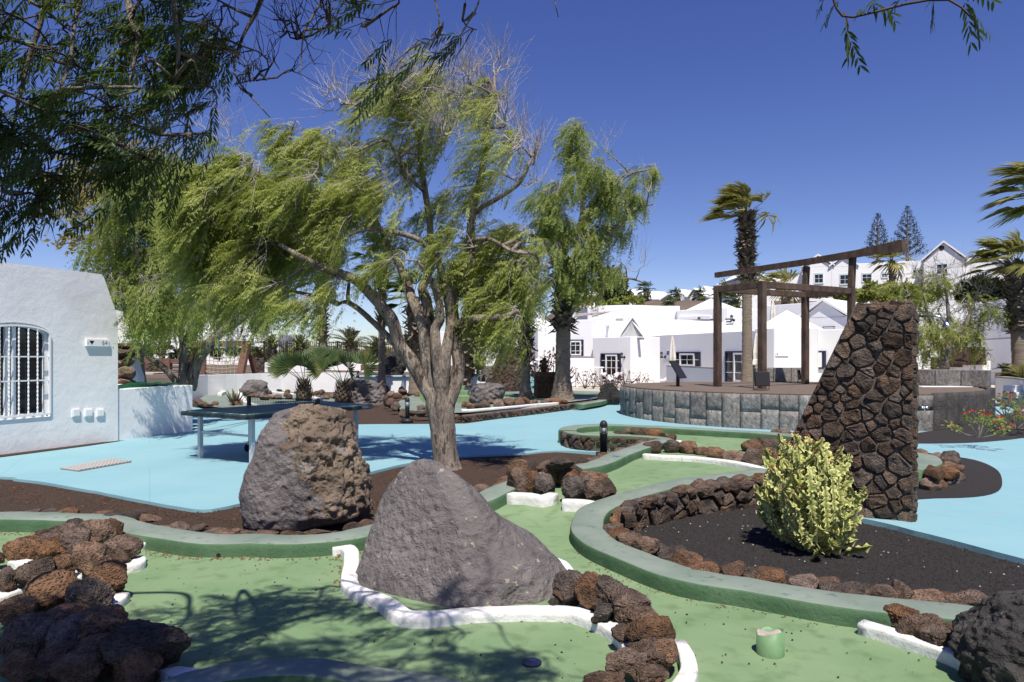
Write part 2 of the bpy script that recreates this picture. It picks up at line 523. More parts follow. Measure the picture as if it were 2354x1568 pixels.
xs = sorted(set([-900, -500, -300, -200, -140, -100] + list(range(-80, 121, 8)) + [140, 180, 240, 320, 500, 900]))
ys = sorted(set([-40, -20, -8, 0, 8, 16, 24, 32, 40] + list(range(46, 150, 6)) + [170, 200, 240, 300, 400, 600, 900, 1500]))
vs = [(x, y, terrain_z(x, y)) for y in ys for x in xs]
nx = len(xs)
fs, mi = [], []
for j in range(len(ys) - 1):
    for i in range(nx - 1):
        fs.append((j * nx + i, j * nx + i + 1, (j + 1) * nx + i + 1, (j + 1) * nx + i))
        mi.append(0 if ys[j] < 34 else 1)
tag(put('ground', new_mesh('ground', vs, fs, [m_gravel, m_terrain], mi, True)), kind='structure')

def hill(name, pts, D, depth, m):
    """ridge line in picture columns at distance D, with real slopes in front and behind"""
    b = MB()
    line = []
    for px, py in pts:
        line.append(P(px, py, D))
    line = smooth_line(line, D * .02)
    n = len(line)
    rows = []
    for k, (dy, f) in enumerate([(-depth, 0), (-depth * .6, .45), (-depth * .25, .85), (0, 1), (depth * .5, .6), (depth, 0)]):
        rows.append([(p.x, p.y + dy, -1 + (p.z + 1) * f * (1 + .12 * mn.noise(Vector((p.x * .012 + k, k * 3.3, 0))))) for p in line])
    vs = [p for r in rows for p in r]
    fs = [(k * n + i, k * n + i + 1, (k + 1) * n + i + 1, (k + 1) * n + i) for k in range(len(rows) - 1) for i in range(n - 1)]
    tag(put(name, new_mesh(name, vs, fs, [m], None, True)), kind='structure')
hill('hills', [(-900, 812), (-300, 800), (200, 780), (420, 770), (560, 765), (640, 788), (720, 800), (860, 803), (1000, 806), (1150, 812), (1500, 816)], 1100, 320, m_hill)
hill('hills', [(700, 812), (900, 800), (985, 783), (1040, 781), (1110, 790), (1250, 806), (1400, 815)], 420, 110, m_hill_red)

# ------------------------------------------------------------------ blue painted floor
blue_px = [(-500, 1096), (0, 1096), (30, 1100), (105, 1109), (250, 1135), (400, 1163), (462, 1172), (512, 1166), (560, 1155), (700, 1120),
           (850, 1085), (920, 1068), (1000, 1056), (1100, 1047), (1200, 1042), (1300, 1036), (1500, 1050), (1690, 1072), (1760, 1105),
           (1800, 1140), (1890, 1172), (1975, 1189), (2035, 1203), (2100, 1219), (2230, 1252), (2353, 1284), (2700, 1365)]
poly = [G(*p) for p in blue_px]
edge_line = smooth_line(poly, .15)
poly2 = [(p.x + .02 * mn.noise(p * 3), p.y + .02 * mn.noise(p * 3 + Vector((5, 5, 5)))) for p in edge_line] + [(16, 4.6), (30, 10), (30, 33.5), (8, 33.5), (0, 34), (-16, 34), (-22, 30), (-22, 9)]
b = MB().prism(poly2, -.25, 0)
b.put('pavement', m_blue).__setitem__('kind', 'structure')

def sheet(name, pts, m, z=.006, kind='structure', mound=0, step=.25):
    """ground sheet over a closed outline of 3D points, gently mounded"""
    pts = [Vector(p) for p in pts]
    lo = Vector((min(p.x for p in pts), min(p.y for p in pts)))
    hi = Vector((max(p.x for p in pts), max(p.y for p in pts)))
    poly = [Vector((p.x, p.y)) for p in pts]
    def inside(x, y):
        c = False
        n = len(poly)
        for i in range(n):
            a, bq = poly[i], poly[i - 1]
            if (a.y > y) != (bq.y > y) and x < (bq.x - a.x) * (y - a.y) / (bq.y - a.y) + a.x:
                c = not c
        return c
    def dist(x, y):
        d = 9e9
        for i in range(len(poly)):
            a, bq = poly[i - 1], poly[i]
            ab = bq - a
            t = max(0, min(1, (Vector((x, y)) - a).dot(ab) / max(ab.length_squared, 1e-9)))
            d = min(d, (Vector((x, y)) - a - ab * t).length)
        return d
    pv = list(poly)
    y = lo.y
    rnd = random.Random(5)
    while y < hi.y:
        x = lo.x
        while x < hi.x:
            q = (x + rnd.uniform(-.3, .3) * step, y + rnd.uniform(-.3, .3) * step)
            if inside(*q) and dist(*q) > step * .4:
                pv.append(Vector(q))
            x += step
        y += step
    n = len(poly)
    v2, _, f2, _, _, _ = delaunay_2d_cdt(pv, [(i, (i + 1) % n) for i in range(n)], [], 1, 1e-5)
    zs = []
    for p in v2:
        if callable(z): zz = z(p.x, p.y)
        else:
            zz = z
        if mound:
            zz += min(1, dist(p.x, p.y) / .5) * mound * (.6 + .6 * mn.noise(Vector((p.x, p.y, 3.1))))
        zs.append(zz)
    me = new_mesh(name, [(p.x, p.y, zs[i]) for i, p in enumerate(v2)], [tuple(f) for f in f2], [m], None, True)
    if len(me.polygons) and me.polygons[0].normal.z < 0:
        me.flip_normals()
    return tag(put(name, me), kind=kind)

# gravel beds: brown litter strip on the left, black beds lying on the blue floor
sheet('gravel_bed', [Vector((-9, 9.4, 0)), Vector((-9, 5, 0))] + [G(x, y, -.08) for x, y in
      [(0, 1200), (300, 1205), (600, 1250), (820, 1240), (1000, 1180), (1110, 1150), (1290, 1085), (1400, 1062)]] +
      [G(x, y, -.08) for x, y in [(1300, 1034), (1100, 1045), (1000, 1054), (850, 1083), (700, 1118), (560, 1153), (462, 1170), (250, 1133), (105, 1107), (0, 1094)]],
      m_gravel_brown, -.046, mound=.03)
pen = smooth_line([G(*p) for p in [(2085, 1040), (2160, 1046), (2240, 1058), (2290, 1080), (2303, 1110), (2290, 1132), (2240, 1143), (2150, 1146), (2060, 1145), (2020, 1100)]], .15, True)
sheet('gravel_bed', pen, m_gravel, .006, mound=.03)
bed2 = smooth_line([G(*p) for p in [(2085, 1000), (2085, 1018), (2200, 1019), (2290, 1014), (2370, 1004), (2480, 985), (2480, 950), (2353, 948), (2290, 955), (2250, 965), (2180, 985)]], .2, True)
sheet('gravel_bed', bed2, m_gravel, .006, mound=.14, step=.35)
bed3 = smooth_line([G(*p) for p in [(700, 974), (860, 975), (1045, 974), (1082, 972), (1150, 962), (1240, 950), (1390, 932), (1420, 921), (1400, 911), (1250, 906), (1100, 905), (900, 903), (600, 902), (455, 915), (440, 935), (560, 942), (640, 948)]], .4, True)
sheet('gravel_bed', bed3, m_gravel_brown, .006, mound=.05, step=.6)

# ------------------------------------------------------------------ putting greens
def zg(D):
    return .13 * sstep(6.4, 8.3, D)
K1 = [(-260, 1178), (-60, 1184), (0, 1184), (128, 1186), (235, 1190), (283, 1203), (320, 1214), (400, 1227), (487, 1238), (588, 1236), (649, 1239), (728, 1236), (803, 1228),
      (900, 1205), (1000, 1178), (1070, 1156), (1108, 1143), (1150, 1122), (1180, 1110), (1235, 1094), (1311, 1076), (1360, 1067), (1394, 1056), (1428, 1041), (1469, 1027), (1503, 1016), (1530, 1010)]
K3 = [(1760, 1078), (1729, 1084), (1639, 1097), (1564, 1107), (1488, 1125), (1432, 1142), (1383, 1161), (1360, 1176), (1349, 1199), (1354, 1221), (1383, 1246), (1432, 1267), (1488, 1289),
      (1545, 1310), (1620, 1327), (1714, 1340), (1817, 1358), (1930, 1377), (2043, 1389), (2156, 1400), (2232, 1410), (2307, 1421), (2420, 1440), (2600, 1470)]
K4 = [(1304, 988), (1312, 982), (1345, 978), (1400, 976), (1480, 979), (1560, 983), (1650, 988), (1740, 993), (1830, 1001), (1950, 1014), (2090, 1040), (2125, 1050), (2130, 1062), (2085, 1075)]
K5 = [(1304, 990), (1322, 995), (1355, 998), (1420, 999), (1480, 1002), (1520, 1006), (1536, 1012)]
KH = .115
def K(pts, off=KH):
    return [GF(x, y, zg, off) for x, y in pts]
L1, L3, L4, L5 = (smooth_line(K(k), .1) for k in (K1, K3, K4, K5))

def kerb(name, line, w, h, mats, bev=.018, down=.3, seed=0, taper=True, rough=.006):
    """moulded concrete kerb along a line of top centre points; mats = [top, side]"""
    b = MB()
    n = len(line)
    prof = [(-w / 2, -down), (-w / 2, -h * .5), (-w / 2, -bev), (-w / 2 + bev * .35, -bev * .35), (-w / 2 + bev, 0), (0, .002), (w / 2 - bev, 0), (w / 2 - bev * .35, -bev * .35), (w / 2, -bev), (w / 2, -h * .5), (w / 2, -down)]
    k = len(prof)
    for i, p in enumerate(line):
        t = line[min(i + 1, n - 1)] - line[max(i - 1, 0)]
        nr = Vector((t.y, -t.x, 0)).normalized()
        for a, z in prof:
            q = p + nr * a + Vector((0, 0, z))
            dn = mn.noise(q * 2.3 + Vector((seed, 0, 0))) * rough * 1.6 + mn.noise(q * 9 + Vector((seed, 3, 0))) * rough
            b.v.append(tuple(q + nr * (dn * (1 if a > 0 else -1)) + Vector((0, 0, dn * .7))))
    for i in range(n - 1):
        for j in range(k - 1):
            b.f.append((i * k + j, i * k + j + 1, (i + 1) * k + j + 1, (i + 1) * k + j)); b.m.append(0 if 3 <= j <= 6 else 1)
    b.f.append(tuple(range(k))); b.m.append(1)
    b.f.append(tuple((n - 1) * k + j for j in range(k))[::-1]); b.m.append(1)
    o = b.put(name, mats, smooth=True)
    o.data.update()
    bm = bmesh.new(); bm.from_mesh(o.data); bmesh.ops.recalc_face_normals(bm, faces=bm.faces[:]); bm.to_mesh(o.data); bm.free()
    return tag(o, kind='structure')
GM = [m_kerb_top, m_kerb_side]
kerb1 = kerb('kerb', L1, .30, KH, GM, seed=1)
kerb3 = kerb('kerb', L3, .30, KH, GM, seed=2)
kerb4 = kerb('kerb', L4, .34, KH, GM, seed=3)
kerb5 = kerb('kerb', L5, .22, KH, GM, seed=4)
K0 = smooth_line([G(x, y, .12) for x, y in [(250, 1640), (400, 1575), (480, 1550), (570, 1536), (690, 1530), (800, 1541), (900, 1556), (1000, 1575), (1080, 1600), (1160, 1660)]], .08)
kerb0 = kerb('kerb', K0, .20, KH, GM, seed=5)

down = lambda p: Vector((p.x, p.y, p.z - KH))
green = [down(p) for p in L1] + [down(p) for p in L5[::-1]] + [down(p) for p in L4] + [down(p) for p in L3] + [Vector((3.4, 2.2, 0)), Vector((-3.8, 2.2, 0)), Vector((-5.5, 4.5, 0))]
sheet('putting_green', green, m_carpet, lambda x, y: zg(y) - .0 + .006 * mn.noise(Vector((x * 1.3, y * 1.3, 0))), step=.22)

WM = [m_white_paint, m_white_paint]
def white(pts, w=.095, h=.066, zf=zg, seed=0, name='white_kerb'):
    return kerb(name, smooth_line([GF(x, y, zf, h) for x, y in pts], .06), w, h, WM, .012, h + .05, seed, rough=.0035)
white([(762, 1255), (790, 1253), (806, 1262), (808, 1285), (805, 1310), (803, 1333), (815, 1348), (848, 1362), (882, 1374), (902, 1389), (922, 1404), (952, 1411), (1010, 1409), (1085, 1401), (1206, 1397),
       (1300, 1399), (1340, 1407), (1380, 1422), (1416, 1441), (1444, 1464), (1456, 1490), (1452, 1520)], .12, seed=11)
white([(1240, 1282), (1262, 1284), (1282, 1292), (1297, 1308), (1300, 1330), (1290, 1345)], .14, seed=12)
white([(1560, 1470), (1578, 1500), (1583, 1535), (1566, 1568), (1530, 1600)], .09, seed=13)
white([(1166, 1133), (1217, 1135), (1245, 1140), (1272, 1132)], .13, .1, seed=14)
white([(1292, 1148), (1337, 1150), (1378, 1156)], .13, .1, seed=15)
white([(1479, 1043), (1526, 1046), (1601, 1050), (1677, 1059), (1737, 1071), (1760, 1080)], .12, .07, seed=16)
white([(1979, 1428), (2043, 1446), (2118, 1470), (2194, 1497), (2232, 1516), (2288, 1554), (2360, 1612)], .10, seed=17)
white([(30, 1287), (70, 1290), (105, 1303), (160, 1296), (235, 1291), (292, 1296), (318, 1288), (318, 1278)], .10, seed=18)
white([(-40, 1378), (0, 1366), (51, 1346), (119, 1331), (160, 1322), (188, 1318)], .11, seed=19)
white([(150, 1450), (177, 1426), (218, 1401), (259, 1378), (279, 1362)], .11, seed=20)
white([(270, 1242), (290, 1243), (322, 1250)], .13, .06, seed=21)
white([(375, 1548), (400, 1540), (440, 1548)], .12, .06, seed=22)
white([(1520, 1008), (1540, 1014), (1556, 1016), (1560, 1012)], .10, .06, seed=23)

# ------------------------------------------------------------------ rocks
def rock_data(seed, sub=3, lump=.26, fine=.05, cuts=9, squash=(1, 1, .85)):
    rn = random.Random(seed)
    bm = bmesh.new()
    bmesh.ops.create_icosphere(bm, subdivisions=sub, radius=1)
    off = Vector((rn.uniform(-50, 50), rn.uniform(-50, 50), rn.uniform(-50, 50)))
    planes = []
    for _ in range(cuts):
        n = Vector((rn.gauss(0, 1), rn.gauss(0, 1), rn.gauss(0, .8))).normalized()
        planes.append((n, rn.uniform(.55, .82)))
    for v in bm.verts:
        d = v.co.normalized()
        r = 1 + lump * mn.noise(d * 1.1 + off) + lump * .5 * mn.noise(d * 2.3 + off)
        p = d * r
        for n, k in planes:
            e = p.dot(n) - k
            if e > 0: p -= n * e * .93
        p += d * (fine * mn.noise(d * 5 + off) + fine * .75 * mn.noise(d * 10 + off) - fine * .9 * max(0, mn.noise(d * 7 - off)) )
        v.co = Vector((p.x * squash[0], p.y * squash[1], p.z * squash[2]))
    return bm

def rock_mesh(seed, m, sub=3, name='rock', **k):
    bm = rock_data(seed, sub, **k)
    # normalise to a unit box
    for a in range(3):
        lo = min(v.co[a] for v in bm.verts); hi = max(v.co[a] for v in bm.verts)
        for v in bm.verts: v.co[a] = (v.co[a] - lo) / (hi - lo) - .5
    me = bpy.data.meshes.new(name)
    bm.to_mesh(me); bm.free()
    me.materials.append(m)
    me.polygons.foreach_set('use_smooth', np.ones(len(me.polygons), dtype=bool))
    return me

ROCK_L = [rock_mesh(s, m_lava if s % 5 else m_lava_dark, 3, fine=.06) for s in range(14)]
ROCK_H = [rock_mesh(40 + s, m_lava if s % 4 else m_lava_dark, 5, fine=.065) for s in range(10)]
rr = random.Random(11)

def rocks_on(parent, lst, zf=zg, lib=ROCK_H, zm=None, depth=.9, lift=0, sink=.12, name='rock', grow=1.0):
    """lst: (cx, cy, w, h) in picture units; each rock stands on the ground below its own outline"""
    for cx, cy, w, h in lst:
        if zm: (cx, cy), s = zm(cx, cy), zm(1, 0)[0] - zm(0, 0)[0]
        else: s = 1
        w, h = w * s, h * s
        base = GF(cx, cy + h * .42, zf, lift)
        W, Hh = w * base.y / F * 1.06 * grow, h * base.y / F * 1.02 * grow
        dp = min(W, Hh * 1.5) * depth
        # the base lies in front; shift the centre back by half the depth
        put(name, rr.choice(lib), parent, loc=(base.x, base.y + dp * .35, base.z + Hh * (.5 - sink)),
            rot=(rr.uniform(-.12, .12), rr.uniform(-.12, .12), rr.choice([0, math.pi]) + rr.uniform(-.5, .5)), scale=(W, dp, Hh * 1.1))
        for _q in range(2 if base.y < 7 else 0):
            if rr.random() > .75: continue
            k = rr.uniform(.25, .5); sx = rr.uniform(-.5, .5)
            put(name, rr.choice(lib), parent, loc=(base.x + W * sx, base.y + dp * rr.uniform(-.1, .2), base.z + Hh * (k * .4 + rr.uniform(0, .15))), rot=(rr.uniform(-.4, .4), rr.uniform(-.4, .4), rr.uniform(0, 6)), scale=(W * k, W * k, W * k * .85))

ob = empty('rock_edging', GF(1440, 1420, zg), 'curved row of reddish lava rocks beside the grey boulder, bounding the shaded green', 'rock row', 'rock rows on the greens')
rocks_on(ob, [(560, 1030, 190, 230), (430, 1010, 210, 200), (700, 1060, 250, 230), (640, 1165, 150, 130), (810, 1140, 240, 210), (860, 1240, 300, 190), (950, 1310, 320, 230),
              (1000, 1420, 250, 180), (900, 1430, 240, 190), (790, 1495, 300, 170), (640, 1570, 240, 100), (930, 1540, 220, 110)], zm=Z4, lift=.06)
ob = empty('rock_obstacle', GF(140, 1300, zg), 'heap of brown lava rocks with two white kerbs, in sun at the picture’s left edge', 'rock pile', 'rock rows on the greens')
rocks_on(ob, [(620, 585, 260, 190), (500, 545, 190, 130), (740, 560, 150, 180), (680, 525, 180, 90), (400, 575, 230, 130), (460, 650, 230, 210), (160, 645, 170, 100), (330, 640, 190, 140),
              (300, 690, 220, 160), (100, 690, 210, 160), (790, 690, 230, 190)], zm=Z2, lift=.05)
rocks_on(ob, [(160, 860, 290, 210), (20, 890, 90, 190), (385, 810, 175, 180), (590, 745, 190, 220), (680, 890, 250, 240)], zm=Z2, lift=.06)
ob = empty('rock_heap', G(150, 1500), 'heap of dark lava rocks in tree shade, lying in the bottom left corner', 'rock pile', 'rock rows on the greens')
rocks_on(ob, [(240, 1010, 400, 260), (540, 1030, 290, 260), (60, 1120, 230, 220), (350, 1190, 340, 200), (130, 1290, 310, 290), (400, 1310, 300, 280), (570, 1270, 420, 300),
              (90, 1480, 240, 220), (330, 1480, 330, 230), (620, 1430, 340, 280), (850, 1420, 620, 380)], zm=Z2, lift=.02)
ob = empty('rock_bridge', GF(1290, 1140, zg), 'small tunnel of reddish lava stones on white kerbs across the green', 'rock tunnel')
rocks_on(ob, [(120, 365, 130, 140), (200, 370, 75, 120), (270, 385, 115, 110), (120, 290, 130, 90), (200, 285, 110, 80), (270, 290, 110, 80), (100, 330, 60, 60),
              (455, 410, 125, 125), (530, 395, 80, 120), (580, 425, 110, 100), (570, 340, 150, 70), (660, 405, 90, 95), (470, 310, 100, 90), (420, 330, 100, 80), (330, 310, 110, 90), (620, 370, 80, 60)], zm=Z4, lift=.05, depth=1.1, grow=1.22)
p = GF(*Z4(370, 400), zg, 0)
put('lintel_rock', ROCK_H[4], ob, loc=(p.x, p.y + .1, p.z + .27), rot=(0, .05, .2), scale=(.34, .3, .2))
ob = empty('rock_edging', GF(1560, 1040, zg), 'low cluster of brown lava rocks in the middle of the far green', 'rock row', 'rock rows on the greens')
rocks_on(ob, [(950, 145, 125, 75), (1060, 138, 115, 85), (1150, 142, 115, 85)], zm=Z4, lib=ROCK_L)
ob = empty('rock_edging', GF(1480, 1010, zg), 'low strip of brown lava rocks on the narrow channel by the black bollard', 'rock row', 'rock rows on the greens')
rocks_on(ob, [(740, 52, 95, 32), (860, 48, 120, 52), (950, 55, 140, 60), (1050, 82, 60, 55), (1000, 38, 80, 34), (800, 40, 80, 40)], zm=Z4, lib=ROCK_L)
ob = empty('rock_edging', GF(1680, 1060, zg), 'chain of brown lava rocks behind a white kerb near the yellow-green bush', 'rock row', 'rock rows on the greens')
rocks_on(ob, [(1235, 165, 85, 55), (1320, 178, 155, 78), (1440, 198, 145, 75), (1540, 208, 125, 115), (1560, 132, 145, 85), (1650, 200, 130, 120), (1660, 130, 140, 90)], zm=Z4, lib=ROCK_L)
ob = empty('rock_edging', G(2110, 1470), 'short row of brown rough rocks behind the white kerb in the right corner', 'rock row', 'rock rows on the greens')
rocks_on(ob, [(1120, 1190, 190, 140), (1240, 1265, 270, 170), (1350, 1325, 190, 150), (1430, 1260, 130, 80), (1500, 1250, 150, 75), (1440, 1350, 90, 100)], zm=Z5, lift=.03)

def boulder(name, prof, D, depth, seed, mats, label, ground=-.1, sub=6, lump=.05, fine=.02, facet=0, expo=.9, cat='boulder', group='big boulders', matfn=None, skew=0, planes=()):
    """prof: (py, left px, right px) rows from the top down; depth in metres"""
    rows = []
    for py, l, r in prof:
        z = H - (py - HZ) / F * D
        rows.append((z, (l - CX) / F * D, (r - CX) / F * D))
    rows.sort()
    zlo, zhi = min(ground, rows[0][0]), rows[-1][0]
    bm = bmesh.new()
    bmesh.ops.create_icosphere(bm, subdivisions=sub, radius=1)
    off = Vector((seed * 7.7, seed * 3.1, seed))
    def prof_at(z):
        if z <= rows[0][0]: return rows[0][1], rows[0][2]
        for a, c in zip(rows, rows[1:]):
            if z <= c[0]:
                t = (z - a[0]) / (c[0] - a[0])
                return a[1] + (c[1] - a[1]) * t, a[2] + (c[2] - a[2]) * t
        return rows[-1][1], rows[-1][2]
    wmax = max(r[2] - r[1] for r in rows)
    for v in bm.verts:
        d = v.co.normalized()
        z = zlo + (zhi - zlo) * (d.z * .5 + .5)
        l, r = prof_at(z)
        rho = math.hypot(d.x, d.y)
        ca, sa = (d.x / rho, d.y / rho) if rho > 1e-6 else (0, 0)
        ca = math.copysign(abs(ca) ** expo, ca); sa = math.copysign(abs(sa) ** expo, sa)
        hw = (r - l) / 2
        if abs(d.z) > .97: hw *= math.sqrt(max(0, (1 - abs(d.z)) / .03))
        hd = depth / 2 * (hw * 2 / wmax) ** .8
        p = Vector(((l + r) / 2 + hw * ca, D + hd * sa + skew * (z - zlo), z))
        q = p * 2.2 + off
        n = Vector((ca, sa, d.z * .6)).normalized()
        k = lump * (mn.noise(q) + .5 * mn.noise(q * 2.1))
        if facet:
            k -= facet * abs(mn.noise(q * 1.2 + Vector((9, 9, 9))))
        kk = 1
        if matfn: kk = matfn(p)
        k += fine * kk * (mn.noise(q * 5) + .7 * mn.noise(q * 11) - 1.2 * max(0, mn.noise(q * 7 + off)) + .4 * mn.noise(q * 23))
        w_ = p + n * k
        for pn, pk in planes:
            pn = Vector(pn).normalized()
            e = (w_ - Vector(((rows[0][1] + rows[0][2]) / 2, D, zlo + .3))).dot(pn) - pk * (1 + .04 * mn.noise(w_ * 3))
            if e > 0: w_ = w_ - pn * e * .85
        v.co = w_
    me = bpy.data.meshes.new(name)
    bm.to_mesh(me); bm.free()
    for m in mats: me.materials.append(m)
    me.polygons.foreach_set('use_smooth', np.ones(len(me.polygons), dtype=bool))
    if len(mats) > 1:
        mi = np.array([1 if matfn(Vector(pl.center)) > 1.3 + 1.1 * mn.noise(Vector(pl.center) * 3) + .9 * mn.noise(Vector(pl.center) * 9) else 0 for pl in me.polygons], dtype=np.int32)
        me.polygons.foreach_set('material_index', mi)
    o = put(name, me)
    return tag(o, label, cat, group)

boulder('boulder', [(1060, 915, 965), (1072, 892, 1000), (1095, 872, 1036), (1120, 856, 1075), (1165, 836, 1132), (1215, 822, 1192), (1260, 814, 1252), (1310, 804, 1304), (1350, 798, 1334), (1385, 815, 1342), (1408, 875, 1326)],
        5.0, .95, 3, [m_boulder], 'smooth grey pointed boulder set in a white kerb on the near green', ground=-.05, lump=.055, fine=.009, facet=.06, skew=.12, planes=[((.75, -.6, .55), .40), ((-.55, -.8, .45), .36), ((.15, -.8, .75), .37), ((.2, -.97, .1), .45)])
boulder('boulder', [(930, 690, 740), (936, 668, 762), (950, 640, 790), (985, 608, 815), (1030, 588, 828), (1080, 568, 838), (1130, 560, 845), (1170, 556, 842), (1195, 560, 800), (1215, 590, 700)],
        7.05, 1.05, 8, [m_boulder, m_boulder_brown], 'tall brown and grey boulder with pitted right flank in front of the ping-pong table', ground=-.12, lump=.07, fine=.02, facet=.05,
        matfn=lambda p: .4 + 1.9 * max(0, min(1, (p.x + 2.25) / .55 + (p.z - .55) * .9)))
boulder('boulder', [(1385, 2310, 2420), (1410, 2275, 2480), (1450, 2240, 2500), (1500, 2210, 2530), (1560, 2205, 2540), (1620, 2230, 2520)], 3.5, .75, 12, [m_boulder_black],
        'black rough boulder cut by the right picture edge, beside the white kerb', ground=-.1, lump=.10, fine=.03, sub=6)
boulder('boulder', [(870, 800, 832), (880, 792, 862), (900, 790, 882), (920, 792, 888), (940, 800, 888)], 23.5, 1.2, 15, [m_boulder], 'grey boulder beside the right one of the two small fan palms', ground=0, lump=.12, fine=.05, sub=5)
boulder('boulder', [(880, 1094, 1140), (890, 1082, 1158), (905, 1078, 1160), (922, 1080, 1160)], 22, .9, 19, [m_boulder], 'grey flat-topped boulder behind the rocks, right of the tree trunk', ground=0, lump=.1, fine=.05, sub=5)
boulder('boulder', [(873, 568, 596), (880, 560, 612), (895, 552, 614), (906, 556, 612)], 27, .8, 23, [m_boulder], 'small rounded grey boulder against the curved white wall', ground=0, lump=.1, fine=.05, sub=4)
boulder('boulder', [(808, 896, 922), (820, 886, 930), (840, 882, 932), (860, 886, 930)], 33, 1.0, 27, [m_boulder, m_boulder_black][1:], 'dark round boulder on the raised terrace behind the palm trunk', ground=.7, lump=.12, fine=.06, sub=4)
boulder('boulder', [(842, 1112, 1136), (850, 1105, 1142), (862, 1102, 1146)], 31, .8, 29, [m_boulder], 'pale grey boulder at the foot of the tall green cactus', ground=.5, lump=.1, fine=.05, sub=4)

# chains of stones bedded against the kerbs
def chain(parent, line, d, size, rows=1, z0=-.02, lib=ROCK_L, dz=.12, flat=.7, jit=.25, seed=1, skip=0, name='stone'):
    rn = random.Random(seed)
    L = offset_line(line, d)
    for row in range(rows):
        acc, nxt = 0, rn.uniform(0, size)
        for i in range(1, len(L)):
            seg = L[i] - L[i - 1]
            acc += seg.length
            if acc >= nxt:
                s = size * rn.uniform(.72, 1.35)
                nxt = acc + s * .76
                if rn.random() < skip: continue
                ang = math.atan2(seg.y, seg.x)
                p = L[i]
                put(name, rn.choice(lib), parent, loc=(p.x + rn.gauss(0, .02) * size / .2, p.y + rn.gauss(0, .02) * size / .2, p.z + z0 - row * dz + rn.uniform(-.03, .02)),
                    rot=(rn.uniform(-.15, .15), rn.uniform(-.15, .15), ang + rn.choice([0, math.pi]) + rn.uniform(-jit, jit)), scale=(s * 1.12, size * rn.uniform(.85, 1.25), size * flat * rn.uniform(.8, 1.25)))
ROCK_M = [rock_mesh(80 + s, m_lava if s % 5 else m_lava_dark, 4, fine=.06) for s in range(10)]
front3 = [p for p in L3 if p.y < 6.2]
back3 = [p for p in L3 if p.y >= 6.1]
chain(kerb3, front3, -.25, .19, 1, -.015, ROCK_M, flat=.75, seed=3)
chain(kerb3, front3, -.36, .16, 1, -.05, ROCK_M, flat=.6, seed=33, skip=.15)
chain(kerb3, front3, -.31, .12, 1, -.03, ROCK_L, flat=.6, seed=35, skip=.3)
chain(kerb3, back3, -.27, .22, 1, -.03, ROCK_M, flat=.7, seed=4)
chain(kerb1, [p for p in L1 if p.x < -1.0], -.22, .18, 1, -.02, ROCK_M, flat=.4, seed=6)
chain(kerb1, [p for p in L1 if p.x < -1.0], -.37, .17, 1, -.07, ROCK_M, flat=.4, seed=61, skip=.45)
chain(kerb1, [p for p in L1 if p.x >= -1.0], -.22, .20, 2, -.06, ROCK_L, dz=.1, flat=.6, seed=7)
chain(kerb4, [p for p in L4 if p.x > 4.4], -.27, .24, 2, -.06, ROCK_L, dz=.14, flat=.8, seed=9)
chain(kerb0, K0, .2, .15, 1, -.08, ROCK_L, seed=101)
# ------------------------------------------------------------------ walls of fitted lava stone
def clip_poly(poly, nx_, ny_, c):
    out = []
    for i in range(len(poly)):
        a, b = poly[i - 1], poly[i]
        da, db = a[0] * nx_ + a[1] * ny_ - c, b[0] * nx_ + b[1] * ny_ - c
        if (da <= 0) != (db <= 0):
            t = da / (da - db)
            out.append((a[0] + (b[0] - a[0]) * t, a[1] + (b[1] - a[1]) * t))
        if db <= 0: out.append(b)
    return out

def stone_cells(outline, size, seed, aspect=1.25):
    rn = random.Random(seed)
    x0, x1 = min(p[0] for p in outline), max(p[0] for p in outline)
    y0, y1 = min(p[1] for p in outline), max(p[1] for p in outline)
    def inside(x, y):
        c = False
        for i in range(len(outline)):
            a, b = outline[i], outline[i - 1]
            if (a[1] > y) != (b[1] > y) and x < (b[0] - a[0]) * (y - a[1]) / (b[1] - a[1]) + a[0]: c = not c
        return c
    seeds = []
    for _ in range(6000):
        p = (rn.uniform(x0, x1), rn.uniform(y0, y1))
        s = size * (.42 + .85 * rn.random())
        if inside(*p) and all(((p[0] - q[0]) / aspect) ** 2 + (p[1] - q[1]) ** 2 > ((s + q[2]) / 2) ** 2 for q in seeds):
            seeds.append((p[0], p[1], s))
    cells = []
    for i, a in enumerate(seeds):
        poly = list(outline)
        for j, b in enumerate(seeds):
            if i == j or abs(a[0] - b[0]) > size * 5 or abs(a[1] - b[1]) > size * 5: continue
            dx, dy = b[0] - a[0], b[1] - a[1]
            w = .5 + (a[2] - b[2]) / (a[2] + b[2]) * .35
            mx, my = a[0] + dx * w, a[1] + dy * w
            poly = clip_poly(poly, dx, dy, dx * mx + dy * my)
            if len(poly) < 3: break
        if len(poly) >= 3: cells.append(poly)
    return cells

